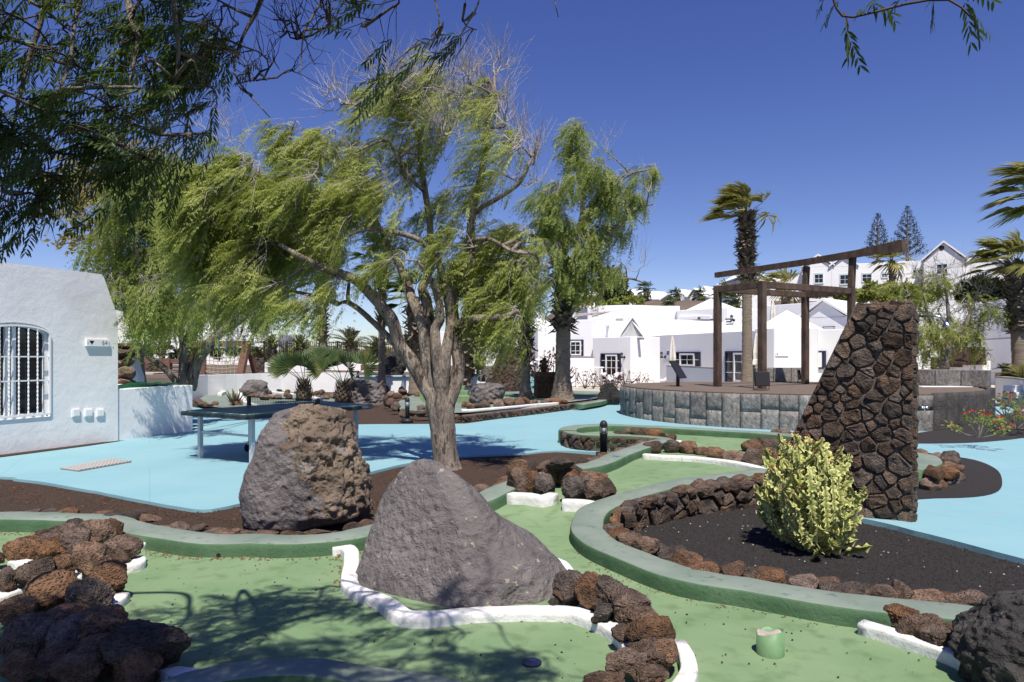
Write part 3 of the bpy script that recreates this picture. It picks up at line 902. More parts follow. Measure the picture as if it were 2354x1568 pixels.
def stone_wall_face(parent, outline, to3d, size, seed, m=None, gap=.010, proud=.026, name='stone', aspect=1.25):
    """to3d(u, v, depth): depth > 0 stands out of the wall"""
    rn = random.Random(seed + 99)
    for poly in stone_cells(outline, size, seed, aspect):
        cx = sum(p[0] for p in poly) / len(poly); cy = sum(p[1] for p in poly) / len(poly)
        # round the corners by subdividing the outline once and cutting corners
        q = []
        for i in range(len(poly)):
            a, b = poly[i], poly[(i + 1) % len(poly)]
            if math.hypot(a[0] - b[0], a[1] - b[1]) < .012: continue
            q.append((a[0] * .86 + b[0] * .14, a[1] * .86 + b[1] * .14)); q.append((a[0] * .14 + b[0] * .86, a[1] * .14 + b[1] * .86))
        if len(q) < 4: continue
        rad = sum(math.hypot(p[0] - cx, p[1] - cy) for p in q) / len(q)
        g = min(gap, rad * .3)
        pr = proud * rn.uniform(.55, 1.3)
        tu, tv = rn.uniform(-.25, .25), rn.uniform(-.25, .25)
        rings = []
        for k, (ins, dep) in enumerate([(g * .6, -.05), (g, pr * .45), (g + rad * .09, pr * .9), (g + rad * .4, pr * 1.0)]):
            ring = []
            for p in q:
                d = math.hypot(p[0] - cx, p[1] - cy)
                f = max(.1, 1 - ins / max(d, 1e-6))
                u, v = cx + (p[0] - cx) * f, cy + (p[1] - cy) * f
                jit = mn.noise(Vector((u * 14, v * 14, seed))) * .022 * min(1, rad / .08)
                ring.append(to3d(u + jit * .5, v, dep + (jit if k > 0 else 0) + ((u - cx) * tu + (v - cy) * tv if k > 0 else 0)))
            rings.append(ring)
        n = len(q)
        vs = [p for r in rings for p in r] + [to3d(cx, cy, pr * rn.uniform(.9, 1.15))]
        fs = [(k * n + i, k * n + (i + 1) % n, (k + 1) * n + (i + 1) % n, (k + 1) * n + i) for k in range(3) for i in range(n)]
        fs += [(3 * n + i, 3 * n + (i + 1) % n, 4 * n) for i in range(n)]
        me = new_mesh(name, vs, fs, [m or m_tower], None, False)
        put(name, me, parent)

def tower(A, B, slope, htop, thick, size, label, seed, z0=-.1):
    """wall standing from A (tall end) to B (toe); slope = where along AB the flat top ends"""
    root = empty('shower_wall', A, label, 'stone wall')
    A2, B2 = Vector((A.x, A.y)), Vector((B.x, B.y))
    d = (B2 - A2); Ln = d.length; d.normalize()
    n = Vector((d.y, -d.x))
    if n.dot(Vector((0, -1))) < 0: n = -n
    t1 = slope * Ln
    out = [(0, z0), (Ln, z0), (Ln, z0 + .12), (t1, htop), (0, htop)]
    def front(u, v, w): return (A2.x + d.x * u + n.x * w, A2.y + d.y * u + n.y * w, v)
    def back(u, v, w): return (A2.x + d.x * u - n.x * (thick + w), A2.y + d.y * u - n.y * (thick + w), v)
    core = MB()
    k = len(out)
    core.add([front(u, v, -.01) for u, v in out] + [back(u, v, -.01) for u, v in out],
             [tuple(range(k)), tuple(range(2 * k - 1, k - 1, -1))] + [(i, i + k, (i + 1) % k + k, (i + 1) % k) for i in range(k)])
    core.put('core', m_mortar, root)
    stone_wall_face(root, out, front, size, seed)
    stone_wall_face(root, [(0, z0), (thick, z0), (thick, htop), (0, htop)], lambda u, v, w: (A2.x - n.x * u - d.x * w, A2.y - n.y * u - d.y * w, v), size, seed + 1)
    sl = math.hypot(Ln - t1, htop - z0 - .12)
    def slopef(u, v, w):
        s = u / sl
        q = t1 + (Ln - t1) * s; z = htop + (z0 + .12 - htop) * s
        nx_, nz = (htop - z0 - .12) / sl, (Ln - t1) / sl; w -= .035
        return (A2.x + d.x * (q + nx_ * w) - n.x * v, A2.y + d.y * (q + nx_ * w) - n.y * v, z + nz * w)
    stone_wall_face(root, [(0, 0), (sl, 0), (sl, thick), (0, thick)], slopef, size * .75, seed + 2)
    stone_wall_face(root, [(0, 0), (t1, 0), (t1, thick), (0, thick)], lambda u, v, w: (A2.x + d.x * u - n.x * v, A2.y + d.y * u - n.y * v, htop + w), size * .8, seed + 3)
    return root, d, n
TA, TB = G(2099, 1200), G(1722, 1153, -.08)
shower, td, tn = tower(TA, Vector((2.66, 7.66, 0)), .355, 2.13, .36, .142, 'tall dark lava-stone shower wall with sloping left edge, behind the yellow-green bush', 3)
b = MB()
q = Vector((TA.x, TA.y, 0)) - Vector((td.x, td.y, 0)) * .04 - Vector((tn.x, tn.y, 0)) * .15
e = Vector((-td.x, -td.y, 0))
q1 = P(2096, 727, q.y); q1 = Vector((q.x, q.y, q1.z))
b.tube([q1, q1 + e * .16, q1 + e * .19 + Vector((0, 0, -.015)), q1 + e * .225 + Vector((0, 0, -.07))], .011, 8)
b.lathe((0, 0, 0), [(.012, .05), (.02, .03), (.042, 0), (.042, -.008)], 14)
n0 = 4 * 14
mt = Matrix.Translation(q1 + e * .24 + Vector((0, 0, -.10))) @ Vector((-e.x * .35, -e.y * .35, 1)).to_track_quat('Z', 'Y').to_matrix().to_4x4()
for i in range(len(b.v) - n0, len(b.v)):
    b.v[i] = tuple(mt @ Vector(b.v[i]))
sh = b.put('shower_head', m_steel, None, True)
tag(sh, 'chrome shower arm and head on the right edge of the stone wall', 'shower head')
q2 = Vector((q.x, q.y, P(0, 937, q.y).z))
b = MB().tube([q2, q2 + e * .06], .014, 8).tube([q2 + e * .05, q2 + e * .05 + Vector((0, 0, -.03))], .009, 8).lathe(q2 + e * .07 + Vector((0, 0, .0)), [(.016, -.008), (.016, .012)], 10)
tag(b.put('tap', m_steel, None, True), 'small chrome tap low on the right edge of the stone wall', 'tap')

A = G(1188, 907)
t2, _, _ = tower(A, Vector((A.x - 1.5, A.y + .5, 0)), .45, P(0, 799, A.y).z, .5, .2, 'distant dark lava-stone shower wall between two palm trunks', 21, z0=0)

# ------------------------------------------------------------------ low lava walls along the far greens
def ribbon_stones(parent, line, z0, z1, size, seed, out, m=None):
    acc = [0]
    for a, b_ in zip(line, line[1:]): acc.append(acc[-1] + (b_ - a).length)
    def to3d(u, v, w):
        u = max(0, min(acc[-1] - 1e-4, u))
        i = max(0, min(len(line) - 2, int(np.searchsorted(acc, u)) - 1))
        t = (u - acc[i]) / max(1e-6, acc[i + 1] - acc[i])
        p = line[i].lerp(line[i + 1], t); tt = (line[i + 1] - line[i])
        nr = Vector((tt.y, -tt.x, 0)).normalized() * out
        return (p.x + nr.x * w, p.y + nr.y * w, v)
    stone_wall_face(parent, [(0, z0), (acc[-1], z0), (acc[-1], z1), (0, z1)], to3d, size, seed, m, gap=.012, proud=.05)

il = smooth_line([GF(x, y, zg, KH) for x, y in [(1350, 974), (1318, 977), (1299, 984), (1296, 991), (1316, 999), (1355, 1003), (1420, 1004), (1480, 1007), (1514, 1011), (1530, 1018)]], .15)
ribbon_stones(kerb5, il, -.02, .235, .17, 52, 1)
ribbon_stones(kerb3, offset_line(back3, -.36), -.08, .24, .19, 53, -1)

wl = smooth_line([G(*p) for p in [(921, 961), (987, 962), (1045, 972), (1082, 970), (1150, 962), (1220, 954), (1310, 942), (1389, 931), (1410, 925), (1414, 919), (1400, 913)]], .3)
lw = empty('low_stone_wall', wl[3], 'long low wall of small lava stones edging the far green beside the blue floor', 'stone wall')
b = MB()
bl = offset_line(wl, -.34)
for i in range(len(wl) - 1):
    a, c, d, e_ = wl[i], wl[i + 1], bl[i + 1], bl[i]
    b.add([(a.x, a.y, 0), (c.x, c.y, 0), (c.x, c.y, .15), (a.x, a.y, .15), (e_.x, e_.y, .15), (d.x, d.y, .15), (d.x, d.y, 0), (e_.x, e_.y, 0)], [(0, 1, 2, 3), (3, 2, 5, 4), (4, 5, 6, 7)], 0)
b.put('core', m_mortar, lw)
ribbon_stones(lw, wl, 0, .17, .15, 51, 1)
far_green = smooth_line([G(*p) for p in [(921, 955), (1045, 963), (1150, 954), (1310, 935), (1400, 921), (1385, 911), (1280, 906), (1180, 909), (1000, 912), (930, 925)]], .5, True)
sheet('putting_green', [Vector((p.x, p.y, 0)) for p in far_green], m_kerb_top, .158, step=1.0)
far_in = smooth_line([G(*p) for p in [(1140, 922), (1250, 916), (1340, 913), (1365, 917), (1300, 925), (1180, 932)]], .5, True)
sheet('putting_green', far_in, m_carpet, .165, step=1.0)
fz = lambda D: .155
kerb('kerb', smooth_line([GF(x, y, fz, .03) for x, y in [(1060, 915), (1130, 907), (1220, 905), (1300, 906), (1365, 909), (1384, 914), (1386, 918), (1370, 923), (1330, 929)]], .4), .3, .04, GM, seed=31, down=.12)
white([(1060, 941), (1092, 940), (1168, 934), (1235, 928), (1281, 925)], .14, .05, fz, 32)
ob = empty('rock_edging', G(1150, 930), 'long row of reddish lava rocks on the far green, right of the tree trunk', 'rock row', 'rock rows on the greens')
rocks_on(ob, [(30, 1180, 90, 60), (90, 1165, 90, 70), (150, 1140, 70, 50), (210, 1150, 100, 75), (300, 1145, 110, 85), (390, 1140, 100, 80), (450, 1130, 90, 70), (530, 1140, 70, 45), (650, 1130, 130, 45), (740, 1130, 100, 50), (800, 1140, 70, 40), (-40, 1180, 90, 60), (-90, 1165, 80, 60)],
         fz, ROCK_L, Z6)
ob = empty('rock_edging', G(960, 940), 'sunlit heap of reddish lava rocks behind the short black bollard', 'rock row', 'rock rows on the greens')
rocks_on(ob, [(100, 1020, 60, 60), (130, 1070, 70, 60), (200, 1080, 80, 50), (240, 1050, 80, 50), (270, 1100, 70, 45), (90, 1130, 50, 90), (130, 1150, 80, 90), (180, 1180, 90, 80), (250, 1240, 80, 80), (330, 1240, 90, 50), (400, 1245, 110, 55), (460, 1240, 90, 60), (240, 1020, 60, 45), (380, 1070, 60, 50), (410, 1190, 80, 50), (540, 1260, 90, 70), (600, 1255, 90, 60), (670, 1265, 90, 60)], fz, ROCK_L, ZM)
# green steps beside the trunk
b = MB()
for i, (y, z) in enumerate([(22.6, .30), (23.4, .42), (24.2, .54)]):
    c = P(1030 - 6 * i, 940, y); b.box((c.x, y, z / 2 + .1), (1.5, .8, z - .1))
o = b.put('green_step', m_carpet); tag(o, 'small bright green carpeted steps partly hidden by the tree trunk', 'steps')

# left far green by the curved wall
lg = smooth_line([G(*p, .1) for p in [(452, 925), (480, 905), (540, 892), (560, 888), (610, 892), (700, 905), (770, 918), (780, 930), (700, 936), (560, 938), (480, 935)]], .5, True)
sheet('putting_green', lg, m_kerb_top, .10, step=1.0)
lg2 = smooth_line([G(*p, .1) for p in [(522, 905), (535, 898), (555, 896), (560, 905), (575, 922), (598, 932), (570, 934), (545, 926)]], .4, True)
sheet('putting_green', lg2, m_carpet, .108, step=1.0)
lz = lambda D: .1
white([(505, 903), (520, 897), (545, 893), (566, 897)], .16, .12, lz, 41)
white([(553, 898), (552, 908), (566, 922), (590, 930), (606, 931)], .16, .14, lz, 42)
white([(590, 897), (640, 901), (680, 906), (740, 915)], .16, .10, lz, 43)
ob = empty('rock_edging', G(660, 915), 'ring of brown lava rocks in front of the curved white wall', 'rock row', 'rock rows on the greens')
rocks_on(ob, [(0, 1260, 120, 110), (60, 1270, 90, 80), (20, 1310, 90, 60), (100, 1300, 70, 70), (200, 1260, 50, 60), (290, 1255, 90, 70), (210, 1340, 140, 90), (330, 1335, 100, 80), (430, 1330, 110, 90), (560, 1290, 90, 80), (600, 1320, 110, 110), (580, 1240, 80, 60),
              (720, 1265, 90, 60), (450, 1225, 90, 40), (960, 1275, 80, 70), (1030, 1265, 90, 70), (1110, 1250, 110, 80), (1060, 1330, 120, 80), (1170, 1330, 130, 90), (1270, 1310, 110, 90), (1330, 1290, 70, 90), (1400, 1330, 80, 60)], lz, ROCK_L, ZF)
ob = empty('rock_edging', G(500, 930), 'low brown rocks at the end of the white terrace wall, left of the ping-pong table', 'rock row', 'rock rows on the greens')
rocks_on(ob, [(1220, 1410, 150, 90), (1290, 1440, 140, 80), (1380, 1460, 130, 50), (1480, 1430, 120, 70), (1820, 1430, 130, 70), (1740, 1400, 80, 60), (1720, 1190, 60, 50)], lz, ROCK_L, ZP)

# ------------------------------------------------------------------ house on the left
HA, HB = G(-330, 1088), G(271, 1013)
hd = (HB - HA).normalized(); hn = Vector((hd.y, -hd.x, 0))         # towards the camera side
HL = (HB - HA).length
hz = 3.14
def hp(u, v, w=0): return HA + hd * u + hn * w + Vector((0, 0, v))
def hcoord(px, py):
    """point of the facade plane seen at a picture position -> (u, v)"""
    ray = Vector(((px - CX) / F, 1, -(py - HZ) / F)); o = Vector((0, 0, H))
    t = (HA - o).dot(hn) / ray.dot(hn)
    q = o + ray * t
    return (q - HA).dot(hd), q.z
house = empty('white_house', HB, 'white plastered house with arched barred window at the left edge', 'house')
u1, v0 = hcoord(117, 957); _, vspring = hcoord(117, 770); uc, vtop = hcoord(38, 741); u0 = 2 * uc - u1
ang = [math.pi * k / 14 for k in range(15)]
arch = [(u0, v0), (u1, v0)] + [(uc + (u1 - uc) * math.cos(a), vspring + (vtop - vspring) * math.sin(a)) for a in ang]
us_, _ = hcoord(233, 640)
out = [(0, -.2), (HL, -.2), (HL, 2.34), (HL - .02, 2.40), (us_ + .05, hz - .05), (us_, hz), (0, hz + .02)]
tris = tessellate_polygon([[Vector((u, v, 0)) for u, v in out], [Vector((u, v, 0)) for u, v in arch]])
allp = out + arch
b = MB()
b.add([hp(u, v) for u, v in allp], [tuple(t) for t in tris])
na = len(arch); rv = -.16
b.add([hp(u, v) for u, v in arch] + [hp(u, v, rv) for u, v in arch], [(i, (i + 1) % na, (i + 1) % na + na, i + na) for i in range(na)])
Dp = 6.0
no = len(out)
b.add([hp(u, v) for u, v in out] + [hp(u, v, -Dp) for u, v in out], [(i, (i + 1) % no, (i + 1) % no + no, i + no) for i in range(no)] + [tuple(range(2 * no - 1, no - 1, -1))])
o = b.put('wall', m_white, house)
# window: glass, frame, mullions, grille of turned balusters
fr = MB()
def strip(pts, w, d0, d1):
    n = len(pts)
    for i in range(n - 1):
        (ua, va), (ub, vb) = pts[i], pts[i + 1]
        fr.bar(hp(ua, va, (d0 + d1) / 2), hp(ub, vb, (d0 + d1) / 2), w, abs(d1 - d0), up=hn)
ins = .035
ai = [(u0 + ins, v0 + ins), (u1 - ins, v0 + ins)] + [(uc + (u1 - ins - uc) * math.cos(a), vspring + (vtop - ins - vspring) * math.sin(a)) for a in ang]
win = new_mesh('window', [hp(u, v, -.13) for u, v in arch], [tuple(range(na))], [m_glass])
win = put('window', win, house)
strip(ai + [ai[0]], .07, -.125, -.07)
for du in (-.055, .055):
    strip([(uc + du - .05, v0), (uc + du - .05, vtop - .02)], .06, -.125, -.07)
fr.put('frame', m_frame, win)
gr = MB()
fr = gr
g0, g1 = u0 + .04, u1 - .03
aj = [(uc + (g1 - uc) * math.cos(a), vspring + (vtop - .05 - vspring) * math.sin(a)) for a in ang]
strip([(g0, v0 + .05), (g1, v0 + .05)] + aj + [(g0, v0 + .05)], .03, .0, .03)
for py in (820, 876):
    _, vv = hcoord(40, py)
    strip([(g0, vv), (g1, vv)], .022, .0, .02)
grille = gr.put('grille', m_frame, win)
for px in (-70, -47, -25, -2.5, 19.5, 42, 64, 85):
    uu, _ = hcoord(px, 850)
    if uu < g0 or uu > g1: continue
    vt = vspring + (vtop - .05 - vspring) * math.sqrt(max(0, 1 - ((uu - uc) / (g1 - uc)) ** 2))
    prof, z = [], v0 + .05
    while z < vt:
        prof.append((.010 if int((z - v0) / .035) % 2 else .0155, z)); z += .0175
    c = hp(uu, 0, .015)
    MB().lathe((c.x, c.y, 0), prof, 7).put('baluster', m_frame, win, True)
for z0_, lab in ((0, 1), (1, 1), (2, 1)):
    ua, va = hcoord([164, 193, 220][z0_], 958); ub, vb = hcoord([182, 211, 237.5][z0_], 940)
    c = hp((ua + ub) / 2, (va + vb) / 2 + [-.0, .03, .05][z0_] * 0, .012)
    m = Matrix((hd, hn, Vector((0, 0, 1)))).transposed()
    MB().box(c, (ub - ua, .03, .14), m).box(c + hn * .018, (ub - ua - .03, .012, .11), m).put('meter_cover', m_white, house)
# sign with arrow and number
ua, va = hcoord(195, 797); ub, vb = hcoord(248, 780)
m = Matrix((hd, hn, Vector((0, 0, 1)))).transposed()
sc_ = hp((ua + ub) / 2, 0, .025); sc_.z = (hcoord(221, 788)[1])
sw = ub - ua
sign = MB().box(sc_, (sw, .05, .135), m).put('house_sign', m_textwhite, None, bevel=.004)
tag(sign, 'small white sign with a black triangle and the number 64 on the house wall', 'sign')
t0 = sc_ + hn * .028
def on_sign(x, z): return t0 + hd * x + Vector((0, 0, z))
MB().add([on_sign(-sw * .40, .035), on_sign(-sw * .18, .035), on_sign(-sw * .29, -.035)], [(0, 2, 1), (0, 1, 2)]).put('arrow', m_text, sign)
MB().box(on_sign(-sw * .455, -.0), (.012, .004, .03), m).box(on_sign(sw * .455, 0), (.012, .004, .03), m).put('screw', m_textgrey, sign)
def lettering(txt, size, origin, xdir, ydir, mat_, parent, name='lettering'):
    cu = bpy.data.curves.new(name, 'FONT')
    cu.body = txt; cu.size = size; cu.align_x = 'CENTER'; cu.align_y = 'CENTER'; cu.extrude = .001
    o = bpy.data.objects.new(name, cu)
    dg = bpy.context.evaluated_depsgraph_get()
    COL.objects.link(o)
    bpy.context.view_layer.update()
    me = bpy.data.meshes.new_from_object(o.evaluated_get(bpy.context.evaluated_depsgraph_get()))
    bpy.data.objects.remove(o)
    z = xdir.cross(ydir).normalized()
    mt = Matrix.Translation(origin) @ Matrix((xdir.normalized(), ydir.normalized(), z)).transposed().to_4x4()
    me.transform(mt)
    me.name = name
    me.materials.clear(); me.materials.append(mat_)
    return put(name, me, parent)
lettering('64', .12, on_sign(sw * .27, 0), hd, Vector((0, 0, 1)), m_textgrey, sign)
# little gravel strip and splash stains at the wall foot
st = [hp(0, -HA.z + .008, .0), hp(HL - .35, 0, .0), hp(HL + .1, 0, .10), hp(HL - .8, 0, .22), hp(0, 0, .30)]
sheet('gravel_strip', [Vector((p.x, p.y, 0)) for p in st], m_gravel_brown, .010, mound=.02, step=.2)
# low terrace wall
TA1, TB1 = G(271, 1012.5), G(443, 990)
TA1 = TA1 - (TB1 - TA1) * .3
b = MB()
d = (TB1 - TA1).normalized(); n = Vector((d.y, -d.x, 0))
top = .985
q = [TA1, TB1, TB1 - n * 2.9, TB1 - n * 2.9 - d * .2, TB1 - n * .2 - d * .2, TA1 - n * .2]
b.prism([(p.x, p.y) for p in q], -.1, top)
o = b.put('terrace_wall', m_white, None, bevel=.015)
tag(o, 'low white terrace wall between the house and the ping-pong table', 'wall')
b = MB()
q = [TA1 - n * .2, TB1 - n * .2 - d * .2, TB1 - n * 2.9 - d * .2, TA1 - n * 3.2]
b.prism([(p.x, p.y) for p in q], 0, top - .12)
o = b.put('terrace_soil', m_gravel_brown); o['kind'] = 'structure'
# tarp heaped on the terrace
tp = []
ta = TA1 + d * 1.0 - n * .3
NX, NY = 26, 12
for j in range(NY + 1):
    for i in range(NX + 1):
        x, y = i / NX, j / NY
        p = ta + d * (2.0 * x + .1) - n * (1.2 * y + .05)
        e_ = min(1, 6 * x, 6 * (1 - x), 5 * y + .2, 5 * (1 - y))
        p.z = top - .1 + e_ * (.03 + .11 * max(0, mn.noise(Vector((x * 4, y * 3, 1)))) + .05 * abs(mn.noise(Vector((x * 13, y * 9, 4)))) + .10 * x * (1 - x) * 3)
        tp.append(p)
fs = [(j * (NX + 1) + i, j * (NX + 1) + i + 1, (j + 1) * (NX + 1) + i + 1, (j + 1) * (NX + 1) + i) for j in range(NY) for i in range(NX)]
tag(put('tarp', new_mesh('tarp', tp, fs, [m_tarp], None, True)), 'crumpled green tarpaulin lying on the white terrace wall', 'tarp')
# pillar of dark lava stones behind the house corner
sp = empty('stone_pillar', P(287, 890, 16.2), 'dark pillar of stacked lava stones just behind the house corner', 'stone pillar')
for i, (cy, h) in enumerate([(880, 24), (858, 36), (832, 26), (808, 30), (790, 24)]):
    c = P(284 + (i % 2) * 3, cy, 16.2)
    put('stone', ROCK_M[(i * 3 + 1) % 10], sp, loc=c, rot=(0, .05 * i, i * 1.3), scale=(.44, .5, h * 16.2 / F * 1.12))
# far buttress wall of the house
b = MB()
b.prism([(P(262, 0, 14.6).x, 14.6), (P(292, 0, 14.6).x, 14.6), (P(292, 0, 14.6).x, 14.9), (P(262, 0, 14.6).x, 14.9)], 1.88, [2.56, 1.9, 1.9, 2.56], bottom=True)
tag(b.put('buttress', m_white), 'white sloping shoulder joined to the house corner above the stone pillar', 'wall')
b = MB()
b.prism([(P(262, 0, 18).x, 18), (P(318, 0, 18).x, 18), (P(318, 0, 18).x, 18.3), (P(262, 0, 18).x, 18.3)], .5, [2.75, 1.08, 1.08, 2.75])
tag(b.put('buttress', m_white), 'white sloping wing wall further back, behind the dark stone pillar', 'wall')

# drain tile on the blue floor
dt = [G(138, 1079), G(180, 1084.5), G(302, 1063), G(258, 1057)]
b = MB().prism([(p.x, p.y) for p in dt], 0.002, .016)
dr = b.put('tactile_plate', m_plate); tag(dr, 'pale studded plate set in the blue floor by the house', 'floor plate')
b = MB()
for i in range(14):
    for j in range(6):
        s, t = (i + .5) / 14, (j + .5) / 6
        p = dt[0].lerp(dt[3], s).lerp(dt[1].lerp(dt[2], s), t)
        b.box((p.x, p.y, .022), (.07, .045, .014))
b.put('stud', m_stud, dr)['kind'] = 'stuff'

# ------------------------------------------------------------------ ping-pong table
tt = .76
tL = GF(415, 944, lambda D: 0, tt); tFc = GF(564, 954, lambda D: 0, tt); tR = GF(855, 930, lambda D: 0, tt)
sd_ = (tFc - tL); ld = (tR - tFc); sd_.z = ld.z = 0
table = empty('ping_pong_table', Vector((tFc.x, tFc.y, 0)), 'dark green ping-pong table on grey legs behind the tall boulder', 'ping-pong table')
ldn, sdn = ld.normalized(), sd_.normalized()
Wt, Lt = sd_.length, ld.length
mt_ = Matrix((ldn, -sdn, Vector((0, 0, 1)))).transposed()
for s in (.25, .75):
    c = tL + sd_ * .5 + ld * s; c.z = tt - .02
    b = MB().box(c + Vector((0, 0, .008)), (Lt / 2 - .012, Wt, .022), mt_).box(c + Vector((0, 0, -.028)), (Lt / 2 - .012, Wt + .004, .05), mt_, 1)
    b.put('table_half', [m_tabletop, m_tableside], table)
b = MB()
for k in (.01, .99):
    b.box(tL + sd_ * .5 + ld * k + Vector((0, 0, .0022)), (.02, Wt, .002), mt_)
    b.box(tL + sd_ * k + ld * .5 + Vector((0, 0, .0022)), (Lt, .02, .002), mt_)
b.put('table_line', m_textwhite, table)
for s in (.09, .91):
    for t in (.10, .90):
        p = tL + ld * s + sd_ * t
        MB().box((p.x, p.y, .345), (.06, .06, .69), mt_).put('leg', m_leg, table)
    a, c = tL + ld * s + sd_ * .1, tL + ld * s + sd_ * .9
    MB().bar((a.x, a.y, .42), (c.x, c.y, .42), .03, .03).put('crossbar', m_leg, table)
for s, t in ((.40, .2), (.60, .2), (.40, .8), (.60, .8)):
    p = tL + ld * s + sd_ * t
    fr_ = MB().box((p.x, p.y, .42), (.045, .045, .56), mt_).box((p.x, p.y, .17), (.10, .05, .05), mt_).put('carriage_post', m_leg, table)
    cy = MB().tube([Vector((p.x, p.y, .085)) - sdn * .06, Vector((p.x, p.y, .085)) - sdn * .025], .075, 18, 0).tube([Vector((p.x, p.y, .085)) - sdn * .064, Vector((p.x, p.y, .085)) - sdn * .05], .05, 14, 1)
    cy.put('wheel', [m_rubber, m_leg], fr_)
mid = tL + ld * .5
for t in (-.04, 1.04):
    p = mid + sd_ * t
    MB().box((p.x, p.y, tt + .07), (.05, .05, .19), mt_).put('net_post', m_black, table)
b = MB()
a, c = mid + sd_ * -.03, mid + sd_ * 1.03
b.bar(a + Vector((0, 0, .15)), c + Vector((0, 0, .15)), .012, .016)
for k in range(41):
    p = a.lerp(c, k / 40); b.bar(p + Vector((0, 0, .02)), p + Vector((0, 0, .145)), .004, .004)
for k in range(5):
    b.bar(a + Vector((0, 0, .03 + .025 * k)), c + Vector((0, 0, .03 + .025 * k)), .003, .003)
b.put('net', m_iron, table)
pc = tFc + ld * .955 + sdn * .006
pc.z = tt - .036
MB().box(pc + ldn * .02, (.24, .006, .046), mt_).put('brand_plate', m_kerb_top, table)
lettering('SVEN', .062, tFc + ld * .925 + sdn * .011 + Vector((0, 0, -.036)), ldn, Vector((0, 0, 1)), m_textwhite, table)

# ------------------------------------------------------------------ round platform with block cladding
PC, PR = Vector((7.7, 19.75)), 4.62
ph = .79
arc = []
for k in range(49):
    a = R(172 + (335 - 172) * k / 48)
    arc.append(Vector((PC.x + PR * math.cos(a), PC.y + PR * math.sin(a))))
back_ = [Vector((12.75, 18.75)), Vector((11.5, 20.3)), Vector((10.6, 21.9)), Vector((9.9, 22.75)), Vector((7.76, 22.95)), Vector((5.2, 22.7)), Vector((3.9, 21.8))]
platform = empty('platform', Vector((PC.x, PC.y, 0)), 'round raised terrace clad in grey chiselled stone blocks, brown deck on top', 'platform')
outl = arc + back_
MB().prism([(p.x, p.y) for p in outl], -.2, ph - .012).put('core', m_block_plain, platform)
din = [PC + (p - PC) * .985 for p in outl]
MB().prism([(p.x, p.y) for p in din], ph - .05, ph).put('deck', m_deck, platform)
rn = random.Random(4)
k0 = 0
a = 170.0
while a < 338:
    da = rn.uniform(4.6, 5.6)
    am = R(a + da / 2)
    w = PR * R(da) - .018
    if a > 285:
        heights = [ph + .15]
    else:
        cut = rn.choice([.27, .3, .55, .6, .63, 1])
        heights = [cut * (ph + .1), (1 - cut) * (ph + .1)] if cut < 1 else [ph + .1]
    z = -.115
    for h in heights:
        cx, cy = PC.x + (PR + .015) * math.cos(am), PC.y + (PR + .015) * math.sin(am)
        nxg, nzg = 5, max(3, int(h / .1))
        vs = []
        rot = Matrix.Rotation(am + math.pi / 2, 3, 'Z')
        for kk in range(nzg + 1):
            for ii in range(nxg + 1):
                u, v = ii / nxg - .5, kk / nzg
                edge = ii in (0, nxg) or kk in (0, nzg)
                dep = -.006 if edge else .012 * mn.noise(Vector((u * 9 + a, v * 7, z * 11))) + .015
                p = rot @ Vector((u * w, -dep, 0))
                vs.append((cx + p.x, cy + p.y, z + .006 + v * (h - .012)))
        fs = [(kk * (nxg + 1) + ii, kk * (nxg + 1) + ii + 1, (kk + 1) * (nxg + 1) + ii + 1, (kk + 1) * (nxg + 1) + ii) for kk in range(nzg) for ii in range(nxg)]
        ne = len(vs)
        ring = [ii for ii in range(nxg + 1)] + [kk * (nxg + 1) + nxg for kk in range(1, nzg + 1)] + [nzg * (nxg + 1) + ii for ii in range(nxg - 1, -1, -1)] + [kk * (nxg + 1) for kk in range(nzg - 1, 0, -1)]
        inn = Vector((-math.cos(am), -math.sin(am), 0)) * .06
        for r in ring: vs.append(tuple(Vector(vs[r]) + inn))
        nr = len(ring)
        for i in range(nr):
            fs.append((ring[i], ne + i, ne + (i + 1) % nr, ring[(i + 1) % nr]))
        me = new_mesh('block', vs, fs, [m_block if a < 285 else m_block_plain], None, True)
        bm = bmesh.new(); bm.from_mesh(me); bmesh.ops.recalc_face_normals(bm, faces=bm.faces[:]); bm.to_mesh(me); bm.free()
        put('block', me, platform)
        z += h
    a += da
def parapet(pts, label, hgt=.45, th=.3):
    root = empty('parapet', pts[0], label, 'parapet')
    for p_, q_ in zip(pts, pts[1:]):
        Ls = (q_ - p_).length; n_ = max(1, round(Ls / .62))
        for i in range(n_):
            a_, c_ = p_.lerp(q_, i / n_), p_.lerp(q_, (i + 1) / n_)
            sub = MB()
            sub.bar((a_ * .5 + c_ * .5) + (a_ - c_) * .488 + Vector((0, 0, ph + hgt / 2)), (a_ * .5 + c_ * .5) + (c_ - a_) * .488 + Vector((0, 0, ph + hgt / 2)), th, hgt)
            sub.put('block', m_block, root, bevel=.02)
    return root
parapet([Vector((9.95, 22.55, 0)), Vector((10.55, 21.7, 0)), Vector((11.36, 20.2, 0)), Vector((12.6, 18.75, 0))], 'low grey block parapet on the right rear edge of the platform')
parapet([Vector((7.76, 22.8, 0)), Vector((9.45, 22.75, 0))], 'short grey block parapet behind the pergola posts')

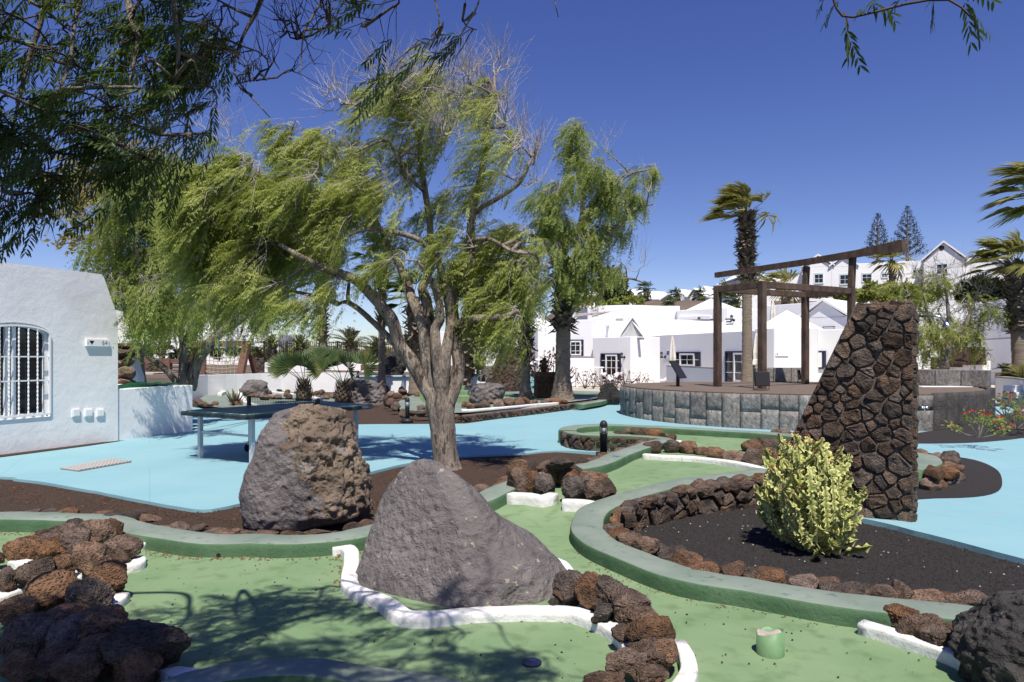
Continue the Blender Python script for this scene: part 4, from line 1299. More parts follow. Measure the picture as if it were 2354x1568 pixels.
# pergola
A_, B_, C_ = Vector((5.55, 19.2)), Vector((6.31, 17.94)), Vector((8.66, 21.0))
D_ = B_ + (C_ - A_)
perg = empty('pergola', Vector((A_.x, A_.y, ph)), 'rusty brown steel pergola frame with a tilted top beam on the platform', 'pergola')
axy = (B_ - A_).normalized(); axx = (C_ - A_).normalized()
mp_ = Matrix(((axx.x, axx.y, 0), (axy.x, axy.y, 0), (0, 0, 1))).transposed()
zt = 3.5
for q in (A_, B_, C_, D_):
    MB().box((q.x, q.y, (ph + zt) / 2), (.165, .165, zt - ph), mp_).put('post', m_rust, perg, bevel=.012)
def v3(v, z): return Vector((v.x, v.y, z))
for a_, b_ in ((A_, B_), (B_, D_), (D_, C_), (C_, A_)):
    d = (b_ - a_).normalized()
    MB().bar(v3(a_ + d * .085, zt - .085), v3(b_ - d * .085, zt - .085), .14, .165).put('beam', m_rust, perg, bevel=.01)
for q, zz in ((C_, 4.34), (D_, 4.44)):
    MB().bar(v3(q, zt), v3(q + axx * .06, zz - .08), .15, .15, up=Vector((axy.x, axy.y, 0))).put('strut', m_rust, perg, bevel=.01)
dn = axy
E0, E1 = C_ - dn * 3.45, C_ + dn * 2.95
b = MB()
pts = [(0, 4.25, 4.42), (.55, 4.30, 4.47), (.8, 4.34, 4.53), (.87, 4.36, 4.57), (1, 4.33, 4.64)]
for (t0_, a0, a1), (t1_, b0, b1) in zip(pts, pts[1:]):
    s0, s1 = E0.lerp(E1, t0_), E0.lerp(E1, t1_)
    w = axx * .08
    b.add([v3(s0 - w, a0), v3(s0 + w, a0), v3(s1 + w, b0), v3(s1 - w, b0), v3(s0 - w, a1), v3(s0 + w, a1), v3(s1 + w, b1), v3(s1 - w, b1)],
          [(0, 3, 2, 1), (4, 5, 6, 7), (0, 4, 7, 3), (1, 2, 6, 5)] + ([(0, 1, 5, 4)] if t0_ == 0 else []) + ([(3, 7, 6, 2)] if t1_ == 1 else []))
b.put('top_beam', m_rust, perg)

# spotlights and sign on the platform
def zr(x, y): return (1424.8 + x * .19525, 804.3 + y * .19525)
def floodlight(px, py, label, s=1.0, yaw=0):
    base = GF(px, py, lambda D: ph)
    r = empty('floodlight', base, label, 'floodlight', 'floodlights on the platform')
    m_ = Matrix.Rotation(yaw, 3, 'Z') @ Matrix.Rotation(R(-8), 3, 'X')
    c = base + Vector((0, 0, .24 * s))
    MB().box(c, (.30 * s, .09 * s, .30 * s), m_).put('housing', m_black, r, bevel=.01)
    MB().box(c + m_ @ Vector((0, .05 * s, 0)), (.26 * s, .01, .26 * s), m_).put('lens', m_lampglass, r)
    b = MB()
    for sx in (-.165, .165):
        b.tube([c + m_ @ Vector((sx * s, 0, 0)), base + m_ @ Vector((sx * s, .05 * s, .03))], .008, 6)
    b.tube([base + m_ @ Vector((-.165 * s, .05 * s, .03)), base + m_ @ Vector((-.08 * s, -.06, .012)), base + m_ @ Vector((.08 * s, -.06, .012)), base + m_ @ Vector((.165 * s, .05 * s, .03))], .008, 6)
    b.put('bracket', m_iron, r, True)
floodlight(*zr(1670, 478), 'black floodlight standing in front of the nearest pergola post', 1.15)
floodlight(*zr(2110, 385), 'black floodlight leaning beside the right rear pergola post', 1.0, 1.2)
base = GF(*zr(680, 430), lambda D: ph)
r = empty('info_lectern', base, 'small dark information lectern with slanted board on the platform', 'information board')
MB().box(base + Vector((0, 0, .2)), (.07, .12, .4)).put('stand', m_iron, r)
m_ = Matrix.Rotation(R(-35), 3, 'Z') @ Matrix.Rotation(R(58), 3, 'Y')
MB().box(base + Vector((0, 0, .46)), (.55, .5, .035), m_).put('board', m_black, r)
b = MB().box(G(0, 900, 0) * 0 + GF(2165, 889, lambda D: ph) + Vector((0, 0, .006)), (1.35, .5, .012))
tag(b.put('floor_plate', m_textwhite), 'white flat plate lying on the deck before the right parapet', 'floor plate')
# ------------------------------------------------------------------ white bungalows and far houses
class Facade:
    def __init__(s, A, B):
        s.A = Vector((A[0], A[1], 0)); s.B = Vector((B[0], B[1], 0))
        s.d = (s.B - s.A).normalized(); s.n = Vector((s.d.y, -s.d.x, 0)); s.L = (s.B - s.A).length
        s.m = Matrix((s.d, s.n, Vector((0, 0, 1)))).transposed()
    def at(s, u, v, w=0): return s.A + s.d * u + s.n * w + Vector((0, 0, v))
    def hit(s, px, py):
        ray = Vector(((px - CX) / F, 1, -(py - HZ) / F)); o = Vector((0, 0, H))
        t = (s.A - o).dot(s.n) / ray.dot(s.n)
        q = o + ray * t
        return (q - s.A).dot(s.d), q.z
    def rect(s, px0, py0, px1, py1):
        u0_, v1_ = s.hit(px0, (py0 + py1) / 2)[0], s.hit((px0 + px1) / 2, py0)[1]
        u1_, v0_ = s.hit(px1, (py0 + py1) / 2)[0], s.hit((px0 + px1) / 2, py1)[1]
        return u0_, u1_, v0_, v1_

def X(px, D): return ((px - CX) / F * D, D)

def mass(root, pts, z0, z1, depth=6, name='wall', m=None, bevel=.03):
    """solid block with the front corners pts [(px, D)] left to right"""
    fr_ = [X(*p) for p in pts]
    d = Vector((fr_[-1][0] - fr_[0][0], fr_[-1][1] - fr_[0][1])).normalized()
    n = Vector((-d.y, d.x))
    back = [(fr_[-1][0] + n.x * depth, fr_[-1][1] + n.y * depth), (fr_[0][0] + n.x * depth, fr_[0][1] + n.y * depth)]
    b = MB().prism(fr_ + back, z0, z1, bottom=False)
    o = b.put(name, m or m_white_far, root, bevel=bevel)
    return [Facade(a, c) for a, c in zip(fr_, fr_[1:])]

def opening(root, f, px0, py0, px1, py1, kind='window', door=None, m_f=None, bars=(2, 2), surround=None, recess=.09, sill=0):
    """window or glass door: dark surround, glass, white frame with bars"""
    u0_, u1_, v0_, v1_ = f.rect(px0, py0, px1, py1)
    W, Hh = u1_ - u0_, v1_ - v0_
    c = f.at((u0_ + u1_) / 2, (v0_ + v1_) / 2)
    sm = surround or m_frame_blue
    b = MB()
    t = .07
    for du, dv, w, h in ((-W / 2 + t / 2, 0, t, Hh), (W / 2 - t / 2, 0, t, Hh), (0, Hh / 2 - t / 2, W - 2 * t - .004, t), (0, -Hh / 2 + t / 2, W - 2 * t - .004, t)):
        b.box(c + f.d * du + Vector((0, 0, dv)) + f.n * .02, (w, .10, h), f.m)
    o = b.put(kind, sm, root)
    MB().box(c + f.n * .012, (W - 2 * t, .02, Hh - 2 * t), f.m).put('pane', m_glass, o)
    b = MB()
    if door: fx0, fx1 = door
    else: fx0, fx1 = .04, .96
    a0, a1 = -W / 2 + W * fx0, -W / 2 + W * fx1
    for du in (a0, a1):
        b.box(c + f.d * du + f.n * .05, (.085, .05, Hh - 2 * t - .01), f.m)
    for dv in (-Hh / 2 + t + .05, Hh / 2 - t - .05):
        b.box(c + f.d * ((a0 + a1) / 2) + Vector((0, 0, dv)) + f.n * .0505, (a1 - a0 - .09, .05, .085), f.m)
    for k in range(1, bars[0]):
        b.box(c + f.d * (a0 + (a1 - a0) * k / bars[0]) + f.n * .032, (.03 if bars[1] > 1 else .05, .02, Hh - 2 * t - .17), f.m)
    for k in range(1, bars[1]):
        b.box(c + Vector((0, 0, -Hh / 2 + Hh * k / bars[1])) + f.n * .0325, (W - 2 * t - .01 if door else a1 - a0 - .1, .02, .03), f.m)
    b.put('frame', m_f or m_frame, o)
    if sill:
        MB().box(c + Vector((0, 0, -Hh / 2 - .04)) + f.n * .05, (W + .1, .2, .06), f.m).put('sill', sm, o)
    return o

def pyramid(root, pts, ze, apex, name='roof'):
    b = MB()
    n = len(pts)
    b.add([(p[0], p[1], ze) for p in pts] + [tuple(apex)], [(i, (i + 1) % n, n) for i in range(n)])
    return b.put(name, m_white_far, root)

def gable(root, A, B, depth, ze, zr_, over=.15, th=.14, name='roof'):
    """saddle roof whose gable end is the facade A-B"""
    f = Facade(A, B)
    b = MB()
    mid = f.L / 2
    for w0, w1 in ((over, -depth),):
        p = [f.at(-over, ze - .05, w0), f.at(mid, zr_, w0), f.at(f.L + over, ze - .05, w0)]
        q = [f.at(-over, ze - .05, w1), f.at(mid, zr_, w1), f.at(f.L + over, ze - .05, w1)]
        t = Vector((0, 0, th))
        vs = p + q + [v + t for v in p] + [v + t for v in q]
        b.add(vs, [(0, 1, 4, 3), (1, 2, 5, 4), (6, 9, 10, 7), (7, 10, 11, 8), (0, 6, 7, 1), (1, 7, 8, 2), (0, 3, 9, 6), (2, 8, 11, 5), (3, 4, 10, 9), (4, 5, 11, 10)])
    o = b.put(name, m_white_far, root)
    g = MB().add([f.at(0, ze - .06), f.at(f.L, ze - .06), f.at(mid, zr_ - .02), f.at(0, ze - .06, -depth + .1), f.at(f.L, ze - .06, -depth + .1), f.at(mid, zr_ - .02, -depth + .1)], [(0, 1, 2), (3, 5, 4), (0, 3, 4, 1)])
    g.put('gable_wall', m_white_far, root)
    return f

def wall_lamp(f, px, py, s=1.0, label=None):
    u, v = f.hit(px, py)
    r = empty('wall_lamp', f.at(u, v), label, 'wall lamp', 'lantern lamps on the bungalow walls')
    b = MB().tube([f.at(u, v, 0), f.at(u, v, .04)], .07 * s, 10)
    b.bar(f.at(u, v - .03, .03), f.at(u, v - .03, .22 * s), .035, .035)
    b.lathe(f.at(u, v - .06, .24 * s), [(.05 * s, 0), (.075 * s, .02), (.075 * s, .08 * s)], 10)
    b.lathe(f.at(u, v + .19 * s, .24 * s), [(.09 * s, 0), (.07 * s, .05 * s), (.02, .09 * s)], 10)
    for k in range(4):
        a = k * math.pi / 2
        p = f.at(u, v + .02, .24 * s) + Vector((math.cos(a), math.sin(a), 0)) * .068 * s
        b.bar(p, p + Vector((0, 0, .18 * s)), .012)
    b.put('bracket', m_black, r)
    MB().lathe(f.at(u, v + .02, .24 * s), [(.055 * s, 0), (.055 * s, .17 * s)], 10).put('lamp_glass', m_lampglass, r, True)

def spout(root, f, px, py):
    u, v = f.hit(px, py)
    b = MB()
    a, c = f.at(u, v, -.02), f.at(u, v - .03, .55)
    b.bar(a, c, .15, .04)
    for s in (-1, 1):
        b.bar(a + f.d * s * .065 + Vector((0, 0, .05)), c + f.d * s * .065 + Vector((0, 0, .05)), .03, .10)
    b.put('water_spout', m_concrete, root)

def parasol(base, h, label, lean=0):
    r = empty('parasol', base, label, 'parasol', 'folded cream parasols')
    MB().tube([base, base + Vector((0, 0, h))], .025, 8).put('pole', m_frame, r)
    b = MB()
    n = 12
    prof = [(.10, .34 * h), (.19, .36 * h), (.16, .45 * h), (.13, .47 * h), (.15, .6 * h), (.10, .82 * h), (.045, .96 * h), (.02, 1.0 * h)]
    rings = []
    for k, (r_, z) in enumerate(prof):
        for j in range(n):
            a = 2 * math.pi * j / n
            q = r_ * (1 + .22 * (1 if j % 2 else -1))
            b.v.append(tuple(base + Vector((q * math.cos(a), q * math.sin(a), z))))
    for k in range(len(prof) - 1):
        for j in range(n):
            b.f.append((k * n + j, k * n + (j + 1) % n, (k + 1) * n + (j + 1) % n, (k + 1) * n + j)); b.m.append(0)
    b.put('canopy', m_canvas, r)

# pale patio along the bungalows, extended unseen behind the platform to cut blue bounce
b = MB().prism([(1.4, 33.2), (5.2, 31.5), (5.8, 24.2), (15, 24.2), (30, 27), (40, 60), (1.4, 60)], -.1, .03)
b.put('patio', m_patio).__setitem__('kind', 'structure')
# raised terrace on the left rear
b = MB().prism([(-40, 27.5), (-14.5, 28.4), (-12.2, 29.6), (-10.6, 31.2), (-8.6, 31.8), (-6.6, 31.9), (1.2, 32.7), (1.2, 70), (-40, 70)], -.1, .74)
b.put('terrace', m_terrain).__setitem__('kind', 'structure')

bung = empty('bungalow', (9, 40, 0), 'white bungalow with gable roof and glass door left of the pergola', 'bungalow')
fa = mass(bung, [(1278, 45), (1362, 44)], -.1, 3.87, 5)[0]
fbc = mass(bung, [(1362, 43.4), (1449, 41), (1517, 41.6)], -.1, 2.73, 5)
mass(bung, [(1362, 44.5), (1462, 44.2)], -.1, 3.78, .35, 'parapet_wall')
fd = mass(bung, [(1515.8, 38.9), (1779, 30.3)], -.1, 2.75, 9)[0]
gA, gB = X(1424, 42.0), X(1482, 41.9)
fg = gable(bung, gA, gB, .1, 2.7, 3.86, .12, .16, 'gable')
rb = MB()
r0, r1 = P(1446, 731, 42.0), P(1597, 737, 44.5)
e0, e1 = P(1479, 774, 41.6), P(1630, 767, 43)
rb.add([r0, r1, e1, e0, P(1424, 774, 42.0), P(1560, 790, 47)], [(0, 3, 2, 1), (0, 1, 5, 4)])
rb.put('roof', m_white_far, bung)
rb = MB().add([P(1597, 737, 44.5), P(1630, 767, 43), P(1700, 775, 45), P(1690, 742, 47)], [(0, 1, 2, 3)])
rb.put('roof', m_white_far, bung)
opening(bung, fa, *Z6(855, 580), *Z6(973, 732), door=(.02, .78), bars=(2, 3))
opening(bung, fbc[0], *Z6(1130, 703), *Z6(1308, 962), kind='door', door=(.28, .80), bars=(2, 4))
opening(bung, fd, *Z6(1785, 690), *Z6(2022, 830), door=(.26, .78), bars=(2, 2))
opening(bung, fd, 1668, 807, 1741, 882, kind='door', door=(.30, .78), bars=(2, 3))
spout(bung, fbc[1], *Z6(1462, 575)); spout(bung, Facade(X(1362, 44.48), X(1462, 44.18)), *Z6(1190, 466))
MB().box(fbc[0].at(*fbc[0].hit(*Z6(1345, 867)), .02), (.16, .03, .2), fbc[0].m).put('socket', m_frame, bung)
wall_lamp(fbc[0], *Z6(1340, 738), label='black lantern wall lamp beside the glass door of the gabled bungalow')
wall_lamp(fd, *Z6(1705, 735), label='black lantern wall lamp left of the folded parasol')
u_, v_ = fd.hit(*Z6(1733, 707))
sg = MB().box(fd.at(u_, v_, .015), (.34, .03, .42), fd.m).put('notice', m_textwhite)
tag(sg, 'small white notice with a blue square on the bungalow wall beside a lamp', 'sign')
MB().box(fd.at(u_, v_ + .05, .033), (.2, .008, .2), fd.m).put('blue_square', m_bluec, sg)

# terrace walls in front of it
tw = empty('patio_wall', X(1262, 37.5) + (0,), 'white patio wall with grey coping behind the thick palm trunk', 'wall')
f_ = mass(tw, [(1259.6, 37.2), (1284, 37.6), (1366, 38.2)], -.1, 1.56, .25)
mass(tw, [(1259, 37.17), (1284, 37.57), (1367, 38.17)], 1.562, 1.6, .3, 'coping', m_concrete, .005)
tw = empty('patio_wall', X(1541, 33) + (0,), 'white patio wall with grey coping under the shadow of a palm crown', 'wall')
a, c = P(1531, 848, 33.5), P(1640, 838, 27.2)
b = MB()
n = Vector((c.y - a.y, -(c.x - a.x))).normalized() * -.22
za, zc = 1.62 - 28 * 33.5 / F, 1.62 - 18 * 27.2 / F
b.prism([(a.x, a.y), (c.x, c.y), (c.x + n.x, c.y + n.y), (a.x + n.x, a.y + n.y)], -.1, 1.12)
b.put('wall', m_white_far, tw)
b = MB().prism([(a.x, a.y - .03), (c.x, c.y - .03), (c.x + n.x * 1.1, c.y + n.y * 1.1), (a.x + n.x * 1.1, a.y + n.y * 1.1)], 1.122, 1.17)
b.put('coping', m_concrete, tw)

hexb = empty('bungalow', (12, 31, 0), 'white bungalow with octagonal pyramid roof seen through the pergola', 'bungalow')
hx = [X(1735, 30.6), X(1779, 29.8), X(1850, 29.9), X(1878, 30.6), X(1900, 33), X(1870, 36), X(1790, 36.5), X(1740, 34)]
b = MB().prism(hx, -.1, 2.76); b.put('wall', m_white_far, hexb, bevel=.03)
hc = Vector((sum(p[0] for p in hx) / 8, sum(p[1] for p in hx) / 8))
he = [(hc.x + (p[0] - hc.x) * 1.0, hc.y + (p[1] - hc.y) * 1.0) for p in hx]
pyramid(hexb, he, 2.765, P(1808, 713, hc.y))
fe = mass(hexb, [(1874, 31), (2010, 29.5)], -.1, 2.76, 6)[0]
opening(hexb, fe, *Z7(1128, 988), *Z7(1185, 1130), kind='door', door=(.04, .3), bars=(1, 1))
fh = Facade(hx[1], hx[2])
u_, v_ = fh.hit(*Z7(836, 1018))
sg = MB().box(fh.at(u_, v_, .012), (.55, .02, .17), fh.m).put('room_sign', m_textwhite)
tag(sg, 'small white direction plate on the octagonal bungalow wall between pergola posts', 'sign')
MB().add([fh.at(u_ - .24, v_ + .02, .026), fh.at(u_ - .17, v_ + .06, .026), fh.at(u_ - .17, v_ - .02, .026)], [(0, 1, 2), (0, 2, 1)]).box(fh.at(u_, v_ - .07, .024), (.54, .008, .02), fh.m).put('arrow', m_textgrey, sg)

left_b = empty('bungalow', (-0.5, 36, 0), 'white bungalow with small pyramid roof behind the distant shower wall', 'bungalow')
f1 = mass(left_b, [(1113, 38), (1192, 36.5)], -.1, 2.9, 1.6)[0]
mass(left_b, [(1190, 38.2), (1234, 36.5)], -.1, 3.0, .6)
hx = [X(1208, 37), X(1236, 35.8), X(1279.5, 35.9), X(1290, 38), X(1270, 41), X(1215, 41)]
MB().prism(hx, -.1, 3.02).put('wall', m_white_far, left_b, bevel=.03)
hc = (sum(p[0] for p in hx) / 6, sum(p[1] for p in hx) / 6)
pyramid(left_b, hx, 3.025, P(1238, 727, hc[1]))
opening(left_b, f1, *Z6(172, 612), *Z6(270, 685), door=(.15, .7), bars=(2, 2))
fx = Facade(X(1190, 38.2), X(1234, 36.5))
opening(left_b, fx, *Z6(386, 600), *Z6(420, 806), kind='door', bars=(1, 3))
wall_lamp(fx, *Z6(527, 620), label='black lantern wall lamp beside the second palm trunk')
tw = empty('patio_wall', X(1100, 34) + (0,), 'white patio wall behind the tall green cactus', 'wall')
mass(tw, [(1060, 34.6), (1128, 34.0), (1196, 33.6)], .6, 1.78, .25)

# second row of white buildings
r2 = empty('bungalow', (8, 52, 0), 'flat-roofed white building with pale awning poles behind the gabled bungalow', 'building')
f2 = mass(r2, [(1350, 51), (1447, 50), (1520, 51), (1562, 51)], -.1, 5.2, 8)
ap = MB()
for k in range(3):
    ap.tube([P(1320 + 4 * k, 728 - 3 * k, 49.5), P(1437 - 5 * k, 712 + 2 * k, 49.3)], .05, 6)
ap.put('awning_pole', m_concrete, r2)
b = MB().add([P(1360, 718, 49.8), P(1438, 711, 49.0), P(1432, 733, 48.6), P(1360, 733, 49.4)], [(0, 1, 2, 3), (0, 3, 2, 1)])
b.put('awning', m_white_far, r2)
opening(r2, f2[0], *Z6(1265, 392), *Z6(1325, 420), bars=(1, 1))
mass(r2, [(1455, 48.5), (1515, 48.5)], -.1, 4.3, 3)
r3 = empty('bungalow', (14, 49, 0), 'white building with broad pyramid roof behind the left pergola post', 'building')
f3 = mass(r3, [(1555, 49), (1672, 46), (1742, 48)], -.1, 4.75, 8)
pyramid(r3, [X(1573, 49.5), X(1672, 46.3), X(1700, 48), X(1690, 54), X(1590, 56)], 4.755, P(1634, 686, 51))
mass(r3, [(1556, 48.7), (1634, 46.9)], 4.05, 4.3, .8, 'cornice')
opening(r3, f3[0], *Z7(135, 748), *Z7(195, 775), bars=(2, 1)); opening(r3, f3[0], *Z7(398, 735), *Z7(455, 785), bars=(1, 1))
opening(r3, f3[0], *Z7(282, 740), *Z7(300, 780), bars=(1, 1))
wall_lamp(f3[0], *Z7(208, 762), 1.2, label='black lantern on the building behind the left pergola post')
wall_lamp(f3[0], *Z7(463, 748), 1.2, label='black lantern left of the tall palm trunk on the rear building')
mass(r3, [(1612, 43), (1700, 42), (1740, 42)], -.1, 2.95, 2)
MB().box((P(1692, 755, 44).x, 44, P(1692, 755, 44).z), (1.1, .1, .45)).put('slat_vent', m_white_far, r3)
r4 = empty('bungalow', (22, 50, 0), 'flat white building with a folded parasol on its terrace, seen between pergola posts', 'building')
f4 = mass(r4, [(1742, 52), (1878, 48)], -.1, 5.25, 8)[0]
opening(r4, f4, *Z7(755, 708), *Z7(790, 740), bars=(1, 1)); opening(r4, f4, *Z7(640, 735), *Z7(650, 780), bars=(1, 1))
r5 = empty('bungalow', (20, 42, 0), 'white gabled house with grey eaves behind the right pergola post', 'building')
gA, gB = X(1842, 44), X(1945, 42)
fg5 = Facade(gA, gB)
mass(r5, [(1842, 44), (1945, 42)], -.1, 4.0, 9)
gable(r5, gA, gB, 9, 3.98, 4.95, .2, .16)
opening(r5, fg5, *Z7(1160, 797), *Z7(1255, 824), bars=(3, 1))
parasol(Vector((*X(1776, 46), 3.0)), 2.2, 'small folded cream parasol on the rear terrace in the middle of the pergola')

# right white building with rusty relief panel
rb_ = empty('white_building', (26, 38, 0), 'large plain white building with a rusty relief panel at the right', 'building')
fr1 = mass(rb_, [(2090, 46), (2228, 44), (2330, 37.5), (2480, 36)], -.1, 4.72, 9)
u0_, v_ = fr1[1].hit(2240, 782)
MB().bar(fr1[1].at(0, v_, .01), fr1[1].at(fr1[1].L, v_, .01), .03, .06).put('string_course', m_concrete, rb_)
mass(rb_, [(2080, 40), (2262, 37.2)], -.1, 1.35, 1.2, 'plinth')
Ap, Bp = X(2168, 38.6), X(2268, 37)
fp = Facade(Ap, Bp)
rp = empty('relief_panel', fp.at(0, 1.2), 'rusty steel relief panel with overlapping plates on the white wall', 'relief panel')
u, v_ = fp.L, 0
zb, zt_ = H - 24 * 38 / F, H + 20 * 38 / F
MB().add([fp.at(0, zb - .05, .02), fp.at(fp.L * .45, zb - .05, .02), fp.at(fp.L * .45, zb + .08, .02), fp.at(fp.L, zb + .08, .02), fp.at(fp.L * .96, zt_, .02), fp.at(0, zt_, .02)] +
         [fp.at(0, zb - .05, .1), fp.at(fp.L * .45, zb - .05, .1), fp.at(fp.L * .45, zb + .08, .1), fp.at(fp.L, zb + .08, .1), fp.at(fp.L * .96, zt_, .1), fp.at(0, zt_, .1)],
         [(0, 1, 2, 3, 4, 5)[::-1], (6, 7, 8, 9, 10, 11)] + [(i, (i + 1) % 6, (i + 1) % 6 + 6, i + 6) for i in range(6)]).put('backing', m_rust, rp)
for uu, vv, w, h, r_ in ((.22, .45, .2, .5, .25), (.4, .6, .3, .4, -.3), (.62, .5, .3, .45, .2), (.8, .6, .22, .4, -.1), (.35, .2, .4, .16, .1)):
    c = fp.at(fp.L * uu, zb + (zt_ - zb) * vv, .16)
    mm = fp.m @ Matrix.Rotation(r_, 3, 'Y')
    MB().box(c, (fp.L * w, .05, (zt_ - zb) * h), mm).put('plate', m_rust, rp)
# planter with palm, pale wall on the right
pl = empty('planter_wall', X(2292, 25) + (0,), 'pale planter wall at the right edge below the palm', 'wall')
mass(pl, [(2286, 26), (2330, 24.5), (2420, 19.5)], -.1, .84, .3, 'wall', m_white)
mass(pl, [(2286, 25.98), (2330, 24.47), (2420, 19.47)], .842, .875, .34, 'coping', m_concrete, .005)
b = MB().prism([X(2288, 26.3), X(2335, 24.9), X(2450, 20.2), X(2560, 30), X(2286, 34)], 0, .80)
b.put('planter_soil', m_gravel_brown).__setitem__('kind', 'structure')
st = MB()
for i in range(3): st.box((P(2340, 0, 23.2).x, 23.2 + i * .1, .12 + i * .2), (.45, .9 - i * .25, .24 + i * .001), None)
tag(st.put('steps', m_white), 'narrow white steps against the pale planter wall', 'steps')
lava = MB()
lv = empty('low_stone_wall', X(2100, 41) + (0,), 'brown lava stone wall below the small pepper tree', 'stone wall')
fl = Facade(X(2095, 39.5), X(2172, 38.3))
MB().box(fl.at(fl.L / 2, .7, -.14), (fl.L, .2, 1.7), fl.m).put('core', m_mortar, lv)
stone_wall_face(lv, [(0, -.1), (fl.L, -.1), (fl.L, 1.5), (0, 1.5)], lambda u, v, w: tuple(fl.at(u, v, w)), .28, 77, gap=.02)

# hillside houses
def hill_house(label, gables=(), blocks=(), wins=(), D=80, base=6.0, surround=None, group=None, name='hillside_house'):
    r = empty(name, P(blocks[0][0] if blocks else gables[0][0], 700, D), label, 'house', group)
    fcs = []
    for pl_, pr_, y, dl, dr in blocks:
        zt2 = H + (HZ - y) * dl / F
        fcs.append(mass(r, [(pl_, dl), (pr_, dr)], base, zt2, 8)[0])
    for pl_, pr_, ye, ya, dl, dr, dep in gables:
        ze = H + (HZ - ye) * (dl + dr) / 2 / F; zr2 = H + (HZ - ya) * (dl + dr) / 2 / F
        f = mass(r, [(pl_, dl), (pr_, dr)], base, ze, dep)[0]
        gable(r, X(pl_, dl), X(pr_, dr), dep, ze, zr2, .25, .2)
        fcs.append(f)
    for fi, x0, y0, x1, y1 in wins:
        opening(r, fcs[fi], x0, y0, x1, y1, bars=(2, 2), surround=surround or m_teal)
    return r, fcs
hill_house('white hillside house with tall gable, pale green window frames and attic hole at upper right',
           blocks=[(2046, 2124, 602, 79, 78)], gables=[(2122, 2216, 598, 558, 76, 74, 12)],
           wins=[(0, *Z8(690, 343), *Z8(776, 412)), (1, *Z8(878, 298), *Z8(972, 396)), (1, *Z8(878, 398), *Z8(972, 432))], D=76)
f_ = Facade(X(2122, 76), X(2216, 74))
u, v_ = f_.hit(*Z8(921, 181))
MB().tube([f_.at(u, v_, .0), f_.at(u, v_, .04)], .26, 12).put('attic_hole', m_black).__setitem__('label', 'dark round vent hole in the tall gable')
bpy.data.objects['attic_hole']['category'] = 'vent'
hill_house('white hillside house behind the right palm, gable partly hidden by its fronds',
           blocks=[(2305, 2420, 604, 73, 72)], gables=[(2214, 2306, 612, 572, 75, 73, 12)],
           wins=[(0, *Z8(1418, 345), *Z8(1470, 440)), (1, *Z8(1203, 355), *Z8(1312, 392))], D=73)
hill_house('white hillside house with two windows seen above the pergola beam',
           blocks=[(1965, 2048, 606, 80, 79)], gables=[(1848, 1912, 612, 588, 82, 81, 10), (1910, 1968, 612, 590, 81, 80, 10)],
           wins=[(0, *Z8(293, 377), *Z8(377, 452)), (0, *Z8(447, 372), *Z8(500, 420)), (2, *Z8(120, 383), *Z8(208, 474)), (1, *Z7(1090, 378), *Z7(1165, 465))], D=80)
hill_house('white stepped house behind the palm crowns at the middle of the hillside', blocks=[(1770, 1850, 634, 84, 83), (1690, 1772, 676, 70, 70)],
           gables=[(1700, 1760, 640, 622, 86, 86, 8)], D=84)
hill_house('row house with long white roof on the hilltop, leftmost in its row', gables=[(1462, 1480, 683, 668, 108, 112, 10)], blocks=[(1468, 1545, 684, 110, 110)], D=110, base=7, group='white roofs along the hilltop')
rf = MB().add([P(1470, 669, 111), P(1528, 671, 114), P(1545, 688, 109), P(1484, 688, 108)], [(0, 3, 2, 1)]); tag(rf.put('roof_slope', m_white_far), 'long white roof slope on the left of the hilltop row', 'roof')
for k, (x0, x1, ye, ya, d) in enumerate([(1555, 1572, 683, 668, 106), (1585, 1606, 682, 665, 104), (1608, 1628, 676, 660, 118), (1636, 1662, 672, 655, 116), (1660, 1700, 676, 665, 100), (1520, 1552, 690, 678, 104)]):
    hill_house(['small white gabled house, second of the hilltop row', 'small white gabled house beside a fan palm on the hilltop', 'white gable peeping above the hilltop row', 'white gable just left of the pergola post top',
                'low white roof seen inside the pergola frame', 'low white house with wide roof in the hilltop row'][k], gables=[(x0, x1, ye, ya, d, d - 1, 14)], D=d, base=6, group='white roofs along the hilltop')
hill_house('white gabled house glimpsed left of the thick palm trunk', gables=[(1170, 1250, 740, 704, 66, 66, 10)], D=66, base=0)
hill_house('small white gabled house between thick palm trunk and eucalyptus', gables=[(1310, 1345, 722, 702, 68, 67, 9), (1346, 1364, 716, 702, 68, 67, 9)], D=66, base=0)
hill_house('white cube house behind the tree trunk, dark window', blocks=[(1068, 1118, 742, 60, 60), (1010, 1070, 762, 64, 64)], wins=[(0, 1098, 750, 1114, 768)], D=60, base=0)

apt = hill_house('long two-storey white apartment building with green windows behind the left tree', D=112, base=-.2,
                 blocks=[(286, 372, 770, 112, 112), (350, 470, 764, 108, 108), (452, 560, 735, 114, 114), (556, 580, 742, 112, 112), (390, 640, 768, 104, 104)], surround=m_green_frame,
                 wins=[(0, 302, 776, 320, 788), (1, 334 + 20, 772, 364, 780), (1, 386, 776, 396, 786), (1, 402, 772, 412, 780), (2, 456, 774, 463, 782), (4, 398, 774, 406, 786), (4, 520, 771, 526, 779), (4, 557, 772, 566, 780), (0, 348, 788, 384, 802), (4, 440, 776, 452, 790)], name='apartment_building')
hill_house('low white houses across the lower left distance behind the swing frame', D=80, base=-.2, blocks=[(292, 420, 812, 84, 84), (436, 520, 810, 80, 80), (520, 600, 820, 76, 76)],
           wins=[(0, 316, 816, 326, 826), (1, 490, 815, 512, 824)])

